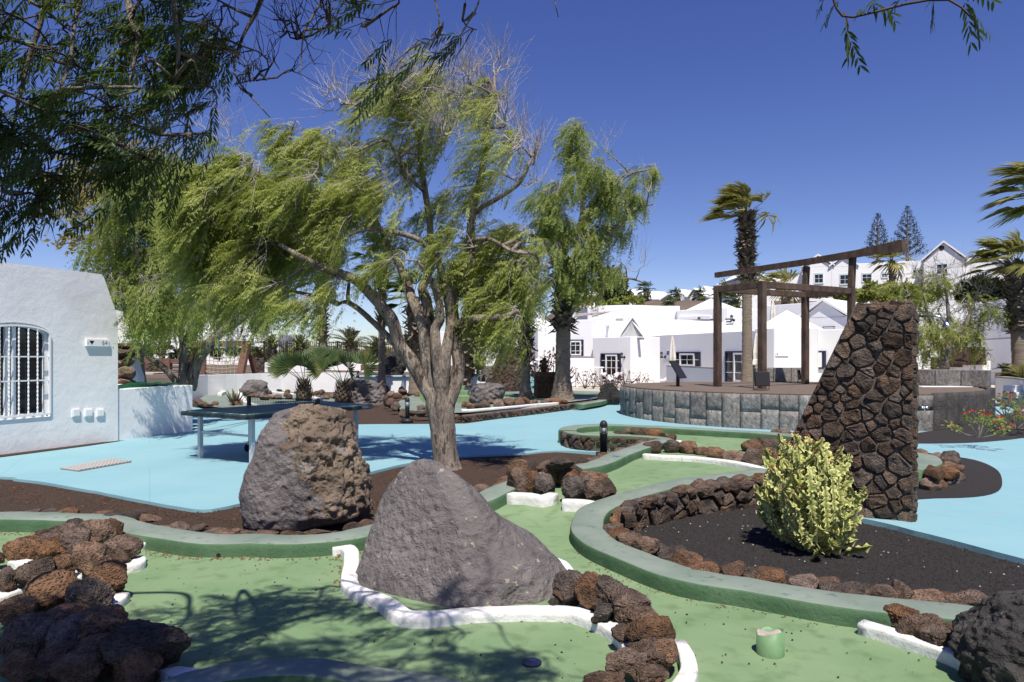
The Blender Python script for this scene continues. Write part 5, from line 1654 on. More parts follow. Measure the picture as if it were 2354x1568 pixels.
# curved white wall and other terrace walls on the left
cw = empty('curved_wall', P(448, 918, 26.5), 'long curved white wall behind the ping-pong table', 'wall')
pts_ = [G(449, 917), G(520, 911), G(600, 906), G(690, 902.5), G(770, 902), G(813, 903)]
ln = smooth_line([Vector((p.x, p.y, 0)) for p in pts_], .6)
ob_ = offset_line(ln, -.25)
b = MB()
tops = [.87] * len(ln)
b.prism([(p.x, p.y) for p in ln] + [(p.x, p.y) for p in ob_[::-1]], -.05, .87)
b.put('wall', m_white, cw)
sw_ = empty('side_wall', P(446, 918, 26), 'narrow white wall end beside the left tree foot', 'wall')
MB().box(P(446, 890, 26.4) + Vector((0, 0, -.05)), (.14, 2, .95)).put('wall', m_white, sw_)
rw = empty('retaining_wall', P(900, 895, 32), 'white retaining wall with pale blue rim across the middle distance', 'wall')
mass(rw, [(813, 30.8), (930, 31.2), (1130, 32.2), (1214, 32.3)], -.1, .70, .4)
mass(rw, [(813, 30.7), (930, 31.1), (1130, 32.1), (1214, 32.2)], .702, .76, .5, 'rim', m_teal, .005)
rw2 = empty('retaining_wall', P(700, 850, 38), 'white wall with a dark slot below the iron fence', 'wall')
f_ = mass(rw2, [(608, 38), (760, 38.5), (830, 38.8), (1000, 40)], .7, 1.26, .4)
MB().box(f_[0].at(*f_[0].hit(639, 847), .02), (1.05, .06, .18), f_[0].m).put('slot', m_black, rw2)
stp = empty('blue_steps', P(1228, 890, 31.5), 'pale blue steps rising behind the second palm trunk', 'steps')
for i in range(5):
    c = P(1222 + 4 * (4 - i) - 8, 890, 31.0 + i * .32)
    MB().box((c.x, c.y + .2, .075 + i * .15), (1.5 - i * .12, .45, .149)).put('step', m_blue, stp)

# iron fence
fence = empty('iron_fence', P(605, 840, 50), 'dark iron fence with spear-topped pickets on the left terrace', 'fence')
FD = 48.0
xa, xb = P(606, 0, FD).x, P(1010, 0, FD).x
pk = MB().box((0, 0, .9), (.03, .03, 1.8)).add([(-.045, 0, 1.75), (.045, 0, 1.75), (0, .0, 1.95), (0, -.03, 1.75), (0, .03, 1.75)], [(0, 3, 2), (3, 1, 2), (1, 4, 2), (4, 0, 2)]).mesh('picket', m_iron)
nx_ = int((xb - xa) / .14)
for i in range(nx_):
    put('picket', pk, fence, loc=(xa + i * .14 + .03, FD + .2 * math.sin(i * .06), .72 - (i / nx_) * .14), scale=(1, 1, 1 + .03 * math.sin(i * 2.3)))
pp = MB().box((0, 0, .95), (.12, .12, 1.9)).mesh('post', m_iron)
for px in (607, 658, 737, 775, 860, 930, 1000):
    xx = P(px, 0, FD).x
    put('post', pp, fence, loc=(xx, FD + .05, .72))
for z in (.95, 2.3):
    MB().bar((xa, FD, z), (xb, FD, z - .13), .05, .04).put('rail', m_iron, fence)

# climbing frame with net and swing beam
SD = 34.0
def s3(zx, zy, dD=0): return P(*ZP(zx, zy), SD + dD)
pg = empty('climbing_frame', s3(2000, 965), 'brown wooden climbing frame with rope net behind the curved wall', 'climbing frame')
MB().bar(s3(1990, 470), s3(1890, 968, -.5), .34, .2).put('leg', m_wood, pg)
MB().bar(s3(1990, 470, .1), s3(2120, 955, .8), .2, .2).put('leg', m_wood, pg)
MB().bar(s3(1110, 505), s3(2010, 490), .2, .28).put('beam', m_wood, pg)
MB().bar(s3(1100, 575, .1), s3(1910, 588, .1), .12, .14).put('beam', m_wood, pg)
MB().bar(s3(1310, 700), s3(1310, 990), .2, .2).put('post', m_wood, pg)
MB().bar(s3(1110, 505, .3), s3(1060, 990, .5), .2, .2).put('leg', m_wood, pg)
for zx in (1555, 1672, 1792):
    MB().box(s3(zx, 520, -.12), (.06, .1, .42)).put('swing_hook', m_bluec, pg)
net = MB()
def npt(i, j):
    u, v = i / 8, j / 5
    sag = .1 * math.sin(u * 3.1)
    return s3(1340 + 520 * u, 690 + 280 * v + 25 * math.sin(u * math.pi) + (-40 * (1 - u) if j == 5 else 0), sag)
for j in range(6):
    net.tube([npt(i, j) for i in range(9)], .016, 5)
for i in range(9):
    net.tube([s3(1340 + 520 * i / 8 * .92, 590)] + [npt(i, j) for j in range(6)], .014, 5)
net.put('rope_net', m_rope, pg)
pg2 = empty('balance_beam', s3(240, 1000), 'low brown wooden beam frame left of the tree trunk on the terrace', 'climbing frame')
MB().bar(s3(170, 620), s3(280, 1015), .14, .14).put('leg', m_wood, pg2)
MB().bar(s3(215, 765), s3(940, 765), .14, .2).put('beam', m_wood, pg2)
MB().bar(s3(750, 720), s3(750, 900), .3, .3).put('post', m_wood, pg2)
for zy in (810, 865, 920):
    MB().bar(s3(750, zy), s3(1250, zy - 8), .04, .05).put('rail', m_iron, pg2)
gp = MB().prism([X(318, 33.5), X(352, 33.5), X(410, 37), X(330, 37)], .74, .80)
gp.put('path', m_patio).__setitem__('kind', 'structure')
for px0, px1, D_, lab in ((316, 372, 36, 'dark lava stone wall under the balance beam'), (586, 606, 38.5, 'small lava stone wall beside the climbing frame')):
    lv = empty('low_stone_wall', X(px0, D_) + (0.8,), lab, 'stone wall')
    fl = Facade(X(px0, D_), X(px1, D_ + .1))
    MB().box(fl.at(fl.L / 2, 1.0, -.14), (fl.L, .2, 1.0), fl.m).put('core', m_mortar, lv)
    stone_wall_face(lv, [(0, .6), (fl.L, .6), (fl.L, 1.5), (0, 1.5)], lambda u, v, w, fl=fl: tuple(fl.at(u, v, w)), .26, 78, gap=.02)
# wooden picnic benches
pb = empty('picnic_table', P(845, 860, 33.5), 'brown wooden picnic table behind the right small fan palm', 'picnic table')
def f3_(zx, zy, dD=0): return P(*ZF(zx, zy), 33.5 + dD)
for k in range(5):
    MB().bar(f3_(1800, 890 + k * 7, .6 - k * .25), f3_(2120, 884 + k * 7, .6 - k * .25), .2, .05).put('plank', m_wood, pb)
for zx in (1810, 2100):
    MB().bar(f3_(zx, 900), f3_(zx - 10, 968), .12, .12).put('leg', m_wood, pb)
MB().bar(f3_(1110, 918, -.3), f3_(1700, 925, -.3), .35, .06).put('bench_seat', m_wood, pb)
for zx in (1120, 1400, 1680):
    MB().bar(f3_(zx, 925, -.3), f3_(zx, 968, -.3), .12, .12).put('leg', m_wood, pb)
for zx in (1800, 1950):
    MB().box(f3_(zx, 865, 1.4), (.4, .06, .28)).put('backrest', m_wood, pb)

# brown slatted screen behind cactus
bs = empty('slat_screen', P(1085, 800, 44), 'brown slatted screen fence under the tree branch left of the bungalow', 'fence')
fl = Facade(X(1062, 45), X(1118, 44))
for i in range(16):
    MB().box(fl.at(fl.L * (i + .5) / 16, 1.9, .0), (fl.L / 16 - .015, .03, 1.5), fl.m).put('slat', m_brown_fence, bs)
MB().box(fl.at(fl.L / 2, 2.72, .0), (fl.L, .3, .22), fl.m).put('cap', m_white_far, bs)
# ------------------------------------------------------------------ vegetation
NR = np.random.default_rng(7)
def unit(a): return a / np.maximum(1e-9, np.linalg.norm(a, axis=-1, keepdims=True))

def fronds(org, dirs, length, pairs=8, leaf=.055, width=.011, droop=.5, stiff=.75, detail=False, mats=(), name='crown', rachis=False):
    """feather leaves: org (N,3), dirs (N,3); each leaflet is one diamond (or two quads folded when detail)"""
    N = len(org)
    d = unit(dirs)
    up = np.array([0, 0, 1.0])
    side = unit(np.cross(d, up) + NR.normal(0, .35, (N, 3)))
    nrm = unit(np.cross(side, d))
    L = (length * NR.uniform(.7, 1.25, N))[:, None]
    out_v, k = [], 0
    ts = np.linspace(.14, 1.0, pairs)
    for i, t in enumerate(ts):
        p = org + d * L * t + np.array([0, 0, -1.0]) * (droop * L * t * t) * NR.uniform(.5, 1.2, (N, 1))
        ax = unit(d + np.array([0, 0, -1.0]) * droop * 2 * t)
        for s in (-1, 1):
            sw = .62 + .1 * NR.normal(size=(N, 1))
            ld = unit(ax * stiff + side * s * sw + nrm * NR.normal(0, .22, (N, 1)) + np.array([0, 0, -.25]))
            ll = leaf * (1 - .45 * abs(t - .45)) * NR.uniform(.75, 1.2, (N, 1))
            wv = unit(np.cross(ld, nrm)) * width * NR.uniform(.8, 1.2, (N, 1))
            if detail:
                mid1 = p + ld * ll * .35; mid2 = p + ld * ll * .72 - up * ll * .06; tip = p + ld * ll - up * ll * .16
                out_v += [p, mid1 + wv, mid2 + wv * .8, tip, mid2 - wv * .8, mid1 - wv]
            else:
                mid = p + ld * ll * .45
                out_v += [p, mid + wv, p + ld * ll - up * ll * .1, mid - wv]
    nv = 6 if detail else 4
    V = np.stack(out_v, axis=1)                  # N, leaflets*nv, 3
    M = V.shape[1] // nv
    idx = np.arange(N * M)[:, None] * nv
    if detail:
        q = np.concatenate([idx + np.array([[0, 1, 2, 3]]), idx + np.array([[0, 3, 4, 5]])])
    else:
        q = idx + np.array([[0, 1, 2, 3]])
    me = np_mesh(name, V.reshape(-1, 3), q, list(mats))
    return me

def leaf_cloud(org, dirs, size, width, mats, name='crown'):
    N = len(org)
    d = unit(dirs)
    s = unit(np.cross(d, NR.normal(0, 1, (N, 3))))
    L = (size * NR.uniform(.6, 1.3, N))[:, None]
    V = np.stack([org, org + d * L * .5 + s * width * L / size, org + d * L, org + d * L * .5 - s * width * L / size], axis=1)
    return np_mesh(name, V.reshape(-1, 3), np.arange(N * 4).reshape(-1, 4), list(mats))

def twig_mesh(lines, r0, r1, k, name, m):
    """lines: array (N, n, 3) of thin branches"""
    if len(lines) == 0: return None
    A = np.asarray(lines, dtype=float)
    N, n, _ = A.shape
    T = np.empty_like(A)
    T[:, 1:-1] = A[:, 2:] - A[:, :-2]; T[:, 0] = A[:, 1] - A[:, 0]; T[:, -1] = A[:, -1] - A[:, -2]
    T = unit(T)
    U = unit(np.cross(T, np.array([.31, .52, .79])))
    W = np.cross(T, U)
    r0 = np.broadcast_to(np.asarray(r0, dtype=float), (N,))[:, None]; r1 = np.broadcast_to(np.asarray(r1, dtype=float), (N,))[:, None]
    rad = (r0 + (r1 - r0) * np.linspace(0, 1, n)[None, :])[..., None]
    V = np.stack([A + U * rad * math.cos(2 * math.pi * j / k) + W * rad * math.sin(2 * math.pi * j / k) for j in range(k)], axis=2)
    base = (np.arange(N) * n * k)[:, None, None]
    i = (np.arange(n - 1) * k)[None, :, None]
    j = np.arange(k)[None, None, :]
    j2 = (j + 1) % k
    Q = np.stack([base + i + j, base + i + j2, base + i + k + j2, base + i + k + j], axis=-1).reshape(-1, 4)
    return np_mesh(name, V.reshape(-1, 3), Q, [m], True)

def limb_mesh(limbs, name, m, parent, k=10, knot=.06):
    b = MB()
    for pts, rads in limbs:
        n = len(pts)
        line, rr_ = [], []
        P_ = [Vector(p) for p in pts]
        for i in range(n - 1):
            p0 = P_[i - 1] if i else P_[0] * 2 - P_[1]
            p3 = P_[i + 2] if i + 2 < n else P_[-1] * 2 - P_[-2]
            p1, p2 = P_[i], P_[i + 1]
            mseg = max(2, min(14, int((p2 - p1).length / max(.05, rads[i] * .8))))
            for q in range(mseg):
                t = q / mseg
                line.append(.5 * ((2 * p1) + (p2 - p0) * t + (2 * p0 - 5 * p1 + 4 * p2 - p3) * t * t + (3 * p1 - p0 - 3 * p2 + p3) * t ** 3))
                rr_.append(rads[i] + (rads[i + 1] - rads[i]) * t)
        line.append(P_[-1]); rr_.append(rads[-1])
        s0 = len(b.v)
        b.tube(line, rr_, k)
        for q in range(s0, len(b.v)):
            v = Vector(b.v[q]); i = (q - s0) // k
            c = line[min(i, len(line) - 1)]
            dv = v - c
            f = 1 + knot * 2.2 * mn.noise(v * 4.5) + knot * 1.6 * mn.noise(Vector((v.x * 16, v.y * 16, v.z * 3)))
            b.v[q] = tuple(c + dv * f)
    return b.put(name, m, parent, True)

def tree(name, label, base, limbs, clumps, lf, mbark, mtwig, wind=(-.55, .1, -.1), fl=.24, leafsize=.055, leafw=.011, pairs=8, group=None,
         twig_len=.45, branch_r=.035, seed=1, detail=False, droop=.5, hang=.6, kind='feather', twigs_per=5, fr_per=4, cat='tree', dead=m_twig, sub_r=.007):
    """limbs: list of (points, radii); clumps: (centre, (rx, ry, rz), branchlets, leafiness)"""
    global NR
    NR = np.random.default_rng(seed)
    root = empty(name, base, label, cat, group)
    allp = [Vector(p) for pts, r in limbs for p in pts[1:]] + [Vector(a).lerp(Vector(c), .5) for pts, r in limbs for a, c in zip(pts[1:], pts[2:])]
    limbs = list(limbs)
    thin, bare_t, O, Dv = [], [], [], []
    wind = np.array(wind)
    for cc, rad, nb, leafy in clumps:
        c = Vector(cc)
        near = min(allp, key=lambda p: (p - c).length + .6 * max(0, p.z - c.z))
        dist = (near - c).length
        mid = near.lerp(c, .5) + Vector((NR.normal(0, .08), NR.normal(0, .08), .10 * dist))
        br = min(branch_r, .012 + .022 * dist) * (1 if leafy > 0 else .8)
        limbs.append(([near, mid, c], [br, br * .7, br * .12]))
        cen = np.array(c); rad_ = np.array(rad)
        # branchlets
        q = unit(NR.normal(0, 1, (nb, 3))) * NR.uniform(.35, 1.0, (nb, 1)) ** .6
        if leafy <= 0.15: q[:, 2] = np.abs(q[:, 2])
        tip = cen + q * rad_
        st = cen + (np.array(mid) - cen) * NR.uniform(0, .6, (nb, 1))
        t = np.linspace(0, 1, 5)[None, :, None]
        wob = NR.normal(0, 1, (nb, 1, 3)) * (rad_.mean() * .16)
        ln = st[:, None] * (1 - t) + tip[:, None] * t + np.sin(t * math.pi) * (wob + np.array([0, 0, rad_[2] * .22])) + NR.normal(0, .02 * rad_.mean() * 2, (nb, 5, 3)) * (t > 0)
        thin.append(ln)
        # twigs from the branchlets
        nt_ = twigs_per if leafy > 0.15 else twigs_per + 2
        bi = np.repeat(np.arange(nb), nt_)
        pos = NR.uniform(.3, 1.0, len(bi)) * 4
        i0 = np.minimum(3, pos.astype(int)); f = (pos - i0)[:, None]
        p0 = ln[bi, i0] * (1 - f) + ln[bi, i0 + 1] * f
        outd = unit(p0 - cen + NR.normal(0, .2, p0.shape) * rad_.mean())
        if leafy > 0.15:
            dd = unit(outd * .55 + wind + np.array([0, 0, -hang]) + NR.normal(0, .3, p0.shape))
        else:
            dd = unit(outd * .7 + np.array([-.1, 0, .55]) + NR.normal(0, .38, p0.shape))
        tl = twig_len * NR.uniform(.5, 1.3, (len(bi), 1, 1)) * (1 if leafy > .15 else 1.15)
        t = np.linspace(0, 1, 4)[None, :, None]
        tw = p0[:, None] + dd[:, None] * tl * t + np.array([0, 0, -1.0]) * (tl * t * t * (.35 if leafy > .15 else -.05)) + NR.normal(0, .028, (len(bi), 4, 3)) * (t > 0) * twig_len / .45
        bare_t.append(tw)
        if leafy > 0:
            n_f = fr_per
            ti = np.repeat(np.arange(len(bi)), n_f)
            keep = NR.uniform(0, 1, len(ti)) < leafy
            ti = ti[keep]
            pos = NR.uniform(0.1, 1, len(ti)) * 3
            i0 = np.minimum(2, pos.astype(int)); f = (pos - i0)[:, None]
            o = tw[ti, i0] * (1 - f) + tw[ti, i0 + 1] * f
            O.append(o)
            Dv.append(unit(dd[ti] * .5 + wind * .9 + np.array([0, 0, -hang * .35]) + NR.normal(0, .42, o.shape)))
    limb_mesh(limbs, 'trunk', mbark, root)
    if thin:
        put('branches', twig_mesh(np.concatenate(thin), sub_r * 1.5, sub_r * .6, 4, 'branches', mtwig), root)['kind'] = 'stuff'
        put('twigs', twig_mesh(np.concatenate(bare_t), sub_r * .6, sub_r * .25, 3, 'twigs', dead), root)['kind'] = 'stuff'
    if O:
        O = np.concatenate(O); Dv = np.concatenate(Dv)
        if kind == 'feather':
            me = fronds(O, Dv, fl, pairs, leafsize, leafw, droop, detail=detail, mats=[lf])
        else:
            me = leaf_cloud(O, Dv, leafsize, leafw, [lf])
        put('crown', me, root)
    return root

def LB(D0, *pts):
    """limb from picture points (px, py, radius px[, dD])"""
    P3, rr_ = [], []
    for p in pts:
        d = D0 + (p[3] if len(p) > 3 else 0)
        P3.append(P(p[0], p[1], d)); rr_.append(p[2] * d / F)
    return P3, rr_
def CL(D0, lst, n=10, leaf=1.0, depth=1.0):
    out = []
    for c in lst:
        px, py, rx, ry = c[:4]
        dd = c[4] if len(c) > 4 else NRr.uniform(-.8, .8) * depth
        d = D0 + dd
        nn = c[5] if len(c) > 5 else n
        lf_ = c[6] if len(c) > 6 else leaf
        out.append((P(px, py, d), (rx * d / F, (rx + ry) * .5 * d / F, ry * d / F), max(3, int(nn * rx * ry / 6400)), lf_))
    return out
NRr = random.Random(3)

# main pepper tree
MD = 10.4
main_limbs = [
    LB(MD, (1030, 1096, 38), (1026, 1060, 31), (1019, 1010, 30), (1016, 970, 31), (1012, 930, 33), (1010, 890, 24)),
    LB(MD, (1014, 985, 15), (1000, 925, 18), (972, 880, 16), (946, 832, 18), (916, 791, 15.5), (900, 735, 14, -.1), (857, 683, 12.5, -.2), (818, 645, 11.5, -.3), (787, 632, 10.5, -.4), (735, 612, 9, -.6), (690, 590, 7, -.8), (640, 560, 4.5, -.9)),
    LB(MD, (906, 790, 8.5), (880, 762, 7.5), (857, 740, 7), (818, 706, 6.5), (793, 694, 4.5), (779, 699, 2.5)),
    LB(MD, (818, 706, 5), (800, 690, 4.5), (801, 660, 4), (803, 640, 2.5)),
    LB(MD, (1012, 985, 15), (1003, 910, 16), (984, 850, 15.5), (978, 800, 14.5), (973, 757, 13), (962, 725, 13), (946, 683, 12, .1), (932, 645, 11, .2), (920, 615, 9, .3), (905, 585, 6, .3)),
    LB(MD, (985, 860, 9, .05), (977, 790, 14, .12), (985, 729, 13, .2), (979, 691, 12.5, .2), (970, 663, 11, .2), (982, 637, 10, .3), (992, 600, 9, .3), (988, 560, 8.5, .3), (988, 515, 8, .3), (977, 442, 7, .2), (965, 369, 6.5, .1), (963, 314, 5, 0), (941, 277, 4, 0), (919, 264, 3.2, -.1), (886, 268, 2.2, -.2)),
    LB(MD, (1018, 990, 15), (1030, 925, 17), (1046, 880, 16, .05), (1053, 850, 15, .05), (1052, 811, 15, .05), (1045, 747, 14, .1), (1040, 696, 14, .1), (1048, 647, 13, .1), (1058, 617, 12, .1), (1077, 575, 11, .1), (1087, 479, 9, 0), (1106, 405, 8, 0), (1117, 332, 7, 0), (1124, 259, 5, 0), (1139, 222, 3, 0)),
    LB(MD, (1016, 985, 14), (1016, 900, 16, -.08), (1022, 830, 14, -.15), (1030, 780, 12, -.1), (1036, 735, 12, 0), (1031, 696, 11, -.1), (1021, 647, 10, -.2), (1010, 610, 8, -.3), (1000, 570, 6, -.4)),
    LB(MD, (1014, 975, 10), (1010, 880, 14, -.12), (1002, 800, 12.5, -.2), (1000, 755, 12, -.15), (1012, 735, 10, -.2), (1008, 690, 9, -.2), (1000, 660, 9, -.3), (985, 637, 7, -.4), (960, 600, 5, -.5)),
    LB(MD, (1050, 752, 11), (1066, 740, 11, -.1), (1082, 735, 11, -.2), (1116, 732, 10, -.4), (1160, 728, 7, -.6), (1190, 715, 5, -.7)),
    LB(MD, (1091, 490, 6), (1118, 470, 5.5, -.1), (1142, 457, 5.5, -.2), (1190, 424, 5, -.3), (1215, 380, 4, -.4), (1230, 345, 2.5, -.4), (1234, 310, 1.4, -.4)),
    LB(MD, (1075, 560, 6), (1100, 550, 5.5, -.3), (1131, 552, 5, -.4), (1175, 577, 4, -.5), (1212, 583, 3, -.6)),
    LB(MD, (992, 575, 6, -.2), (955, 548, 6, -.3), (904, 534, 5.5, -.4), (849, 526, 5, -.5), (794, 545, 4, -.6), (772, 570, 2.5, -.7)),
    LB(MD, (975, 440, 5), (935, 400, 5, -.3), (893, 328, 4, -.4), (860, 330, 3, -.5), (820, 350, 2, -.6)),
    LB(MD, (932, 645, 7), (890, 560, 6, .3), (840, 470, 5, .4), (770, 420, 4, .5), (700, 380, 3, .6), (640, 350, 2, .6)),
    LB(MD, (735, 612, 6, -.6), (680, 540, 5, -.4), (610, 490, 4, -.2), (530, 450, 3, 0)),
]
mc = CL(MD, [(500, 470, 85, 85), (555, 590, 85, 85), (480, 600, 65, 75), (620, 480, 90, 80), (645, 600, 70, 70), (590, 400, 75, 60), (700, 430, 80, 70), (730, 340, 80, 60),
             (680, 275, 55, 45, .3, 7, .55), (805, 330, 80, 60, .2, 9, .8), (790, 480, 70, 60), (870, 440, 75, 70), (740, 550, 70, 60), (905, 350, 65, 60, 0, 8, .6), (880, 530, 55, 50, 0, 8, .8),
             (1010, 490, 70, 60, .3, 8, .8), (1080, 430, 55, 55, .2, 8, .6), (1085, 570, 70, 55, -.3, 9, .9), (1160, 630, 85, 65), (1195, 680, 60, 50), (1130, 690, 55, 45), (1200, 560, 65, 55),
             (1150, 380, 40, 50, 0, 6, .35), (930, 600, 50, 40, -.5, 7, .8), (975, 400, 55, 60, 0, 7, .45), (1180, 735, 38, 35), (770, 640, 60, 40, -.4, 7, .7), (545, 690, 70, 45, -.6, 10, 1),
             (620, 670, 55, 45, -.6, 9, 1), (440, 520, 45, 70), (1000, 560, 60, 40, .5, 8, .7), (700, 510, 60, 60), (850, 370, 60, 50, .5, 7, .6), (1240, 620, 45, 55, .4, 8, .9),(720,700,50,30,-.6,8,.9), (1230,560,40,60,.2,12,.95), (1140,560,60,50,.4,12,.95), (1160,700,60,45,.3,14,1), (1110,640,50,50,.3,12,.95), (660,540,70,60), (540,500,70,70,.5,14,1), (600,560,70,70,-.4,14,1)], 17, .97)
mc += CL(MD, [(1125, 240, 60, 70), (1000, 240, 110, 70), (900, 230, 80, 60), (1195, 350, 60, 70), (960, 190, 60, 50), (1228, 380, 35, 60), (1030, 310, 60, 60), (1140, 170, 40, 50), (780, 240, 80, 40), (1105, 320, 50, 60), (930, 420, 60, 60), (830, 420, 60, 50), (1000, 380, 50, 50), (1160,280,50,60), (880,180,60,50), (1060,190,50,50), (1210,430,40,40)], 17, 0)
mc += CL(MD, [(1110, 200, 60, 60), (980, 200, 80, 60), (1180, 330, 50, 60), (1010, 150, 60, 40), (880, 240, 60, 50), (1130, 420, 50, 50), (1060, 250, 60, 60), (1000, 270, 70, 50), (920, 220, 60, 40), (1150, 260, 40, 50)], 11, .5)
tree('pepper_tree', 'large gnarled pepper tree with feathery green crown and bare top twigs in the centre', P(1030, 1096, MD), main_limbs, mc, lf_pepper, m_bark, m_twig, wind=(-.75, .05, -.05),
     seed=5, fl=.24, leafsize=.055, leafw=.0052, pairs=11, twigs_per=6, fr_per=12, group='pepper trees', hang=.45)

# left pepper tree behind the terrace wall
LD = 16.8
left_limbs = [
    LB(LD, (424, 896, 15), (424, 842, 13), (425, 791, 12), (417, 766, 11), (400, 750, 10), (371, 737, 9), (334, 721, 9), (328, 690, 8), (326, 640, 7), (312, 560, 5), (300, 480, 3.5)),
    LB(LD, (427, 810, 10), (440, 769, 11), (459, 740, 12), (475, 705, 9), (480, 640, 7), (470, 560, 5), (450, 480, 3)),
    LB(LD, (436, 896, 14), (452, 835, 12), (481, 791, 12), (510, 762, 9), (554, 736, 7), (590, 705, 5), (610, 670, 3)),
    LB(LD, (412, 886, 7), (378, 847, 7), (349, 826, 6.5), (333, 806, 7), (342, 788, 6.5), (371, 759, 6.5), (395, 750, 6)),
]
lc = CL(LD, [(300, 430, 65, 80), (280, 560, 55, 80), (360, 380, 75, 65), (410, 490, 75, 80), (380, 610, 75, 75), (300, 670, 50, 50), (450, 560, 65, 80), (510, 670, 65, 50), (590, 695, 50, 38), (430, 690, 60, 40), (350, 330, 60, 40, 0, 8, .5),
             (470, 330, 60, 40, 0, 8, .35), (520, 360, 50, 40, 0, 7, .3), (340, 500, 60, 70), (285, 690, 34, 40, -.5, 10, 1), (480, 620, 50, 60), (560, 650, 50, 40), (345, 690, 40, 40, -.4, 10, 1), (250,640,40,40,-.3,12,1), (420,400,70,60), (330,600,60,60), (315, 640, 35, 45, -3.6, 16, 1), (375, 650, 45, 40, -3.5, 16, 1), (430, 670, 45, 35, -3.3, 14, 1), (345, 660, 30, 30, -3.9, 14, 1), (340, 690, 40, 30, -2.4, 14, 1)], 17, .97, 1.3)
lc += CL(LD, [(480, 290, 60, 40), (560, 340, 50, 50), (530, 310, 40, 40)], 9, 0)
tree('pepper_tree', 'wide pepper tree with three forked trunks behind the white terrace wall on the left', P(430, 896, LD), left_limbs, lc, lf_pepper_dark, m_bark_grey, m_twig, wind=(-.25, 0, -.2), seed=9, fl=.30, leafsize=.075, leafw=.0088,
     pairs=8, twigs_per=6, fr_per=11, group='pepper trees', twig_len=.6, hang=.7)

# broad-leaved tree at far left behind it
BD = 19.5
bl_limbs = [LB(BD, (330, 900, 9), (315, 780, 8), (290, 640, 6), (250, 520, 4)), LB(BD, (300, 700, 5), (240, 600, 4), (190, 480, 3))]
bc = CL(BD, [(185, 400, 60, 60), (225, 480, 60, 65), (135, 450, 48, 42), (240, 560, 45, 60), (290, 335, 50, 45), (235, 615, 40, 32), (110, 500, 35, 35, 0, 20, .6), (250, 400, 50, 60), (165, 450, 50, 50), (205, 560, 40, 50)], 28, .95)
bc += CL(17.4, [(330, 745, 45, 20, 0, 40, .8), (300, 760, 30, 16, 0, 50, .8), (620, 690, 30, 22, 0, 30, .8)], 20, .8)
tree('broadleaf_tree', 'yellowish broad-leaved tree rising above the white house at far left', P(330, 900, BD), bl_limbs, bc, lf_broad, m_bark_grey, m_twig, wind=(-.2, 0, .1), seed=13, leafsize=.13, leafw=.035, twigs_per=6, fr_per=7, kind='leaf', hang=.1, twig_len=.5)

# pepper tree behind the thick palm
RD = 22.5
r_limbs = [LB(25, (1298, 908, 8), (1300, 780, 8), (1312, 660, 8), (1330, 560, 7), (1340, 450, 5), (1335, 350, 3)), LB(RD, (1325, 600, 5), (1370, 560, 5), (1420, 520, 4), (1470, 480, 2.5), (1500, 470, 1.5)),
           LB(RD, (1330, 640, 4), (1390, 655, 3.5), (1440, 640, 3), (1480, 650, 1.5)), LB(RD, (1332, 520, 5), (1390, 440, 4), (1450, 400, 3), (1495, 390, 2)), LB(RD, (1318, 660, 5), (1270, 600, 4), (1240, 520, 3))]
rc = CL(RD, [(1320, 320, 45, 55), (1335, 290, 30, 28), (1290, 420, 60, 60), (1365, 440, 65, 55), (1445, 405, 50, 42), (1480, 385, 30, 30), (1330, 530, 75, 60), (1395, 530, 60, 50), (1300, 620, 55, 55), (1250, 490, 45, 60),
             (1385, 640, 35, 35, 0, 7, .5), (1440, 500, 45, 45, 0, 8, .6), (1340, 370, 55, 50), (1420, 460, 45, 40), (1260, 570, 40, 50), (1330, 640, 45, 50), (1420, 600, 45, 35, 0, 9, .6), (1370,380,40,50), (1300,480,60,60), (1350,590,60,50), (1450,450,50,50), (1250,640,35,35)], 15, .85, 1.2)
rc += CL(RD, [(1490, 440, 40, 60), (1440, 570, 55, 50), (1470, 620, 40, 40), (1390, 350, 40, 50), (1380, 680, 40, 30), (1480, 520, 40, 40)], 8, 0)
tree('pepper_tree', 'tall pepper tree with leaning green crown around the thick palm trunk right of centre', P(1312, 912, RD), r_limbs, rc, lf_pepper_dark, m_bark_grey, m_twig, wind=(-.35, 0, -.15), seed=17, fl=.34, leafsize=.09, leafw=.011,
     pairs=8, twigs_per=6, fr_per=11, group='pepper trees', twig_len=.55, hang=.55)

# small pepper tree behind the platform
SDp = 27.0
s_limbs = [LB(SDp, (2166, 852, 14), (2168, 825, 12), (2178, 795, 9), (2180, 740, 5), (2175, 680, 3), (2168, 620, 2)), LB(SDp, (2172, 815, 8), (2150, 770, 5), (2130, 720, 3), (2120, 660, 2)), LB(SDp, (2176, 800, 7), (2215, 750, 5), (2240, 690, 3), (2255, 640, 1.5))]
sc2 = CL(SDp, [(2130, 740, 45, 40), (2180, 760, 55, 40), (2230, 745, 50, 40), (2270, 740, 32, 35), (2130, 700, 40, 40), (2200, 710, 50, 45, 0, 8, .6), (2150, 790, 40, 28), (2210, 790, 40, 22), (2110, 780, 30, 30), (2090, 720, 30, 50), (2130, 660, 40, 35, 0, 12, .6), (2180, 650, 50, 35, 0, 12, .5), (2240, 700, 45, 40, 0, 14, .8), (2080, 680, 35, 40, 0, 14, .9)], 15, .9)
sc2 += CL(SDp, [(2150, 660, 60, 45), (2210, 670, 60, 45), (2110, 640, 50, 35), (2240, 690, 50, 40), (2170, 620, 60, 40)], 14, 0)
tree('pepper_tree', 'small rounded pepper tree with many bare grey twigs on the right, behind the stone wall', P(2166, 852, SDp), s_limbs, sc2, lf_hedge, m_bark_grey, m_twig, wind=(-.05, 0, -.05), seed=21, fl=.34, leafsize=.10, leafw=.013,
     pairs=7, twigs_per=6, fr_per=9, group='pepper trees', twig_len=.5, hang=.35, sub_r=.012)

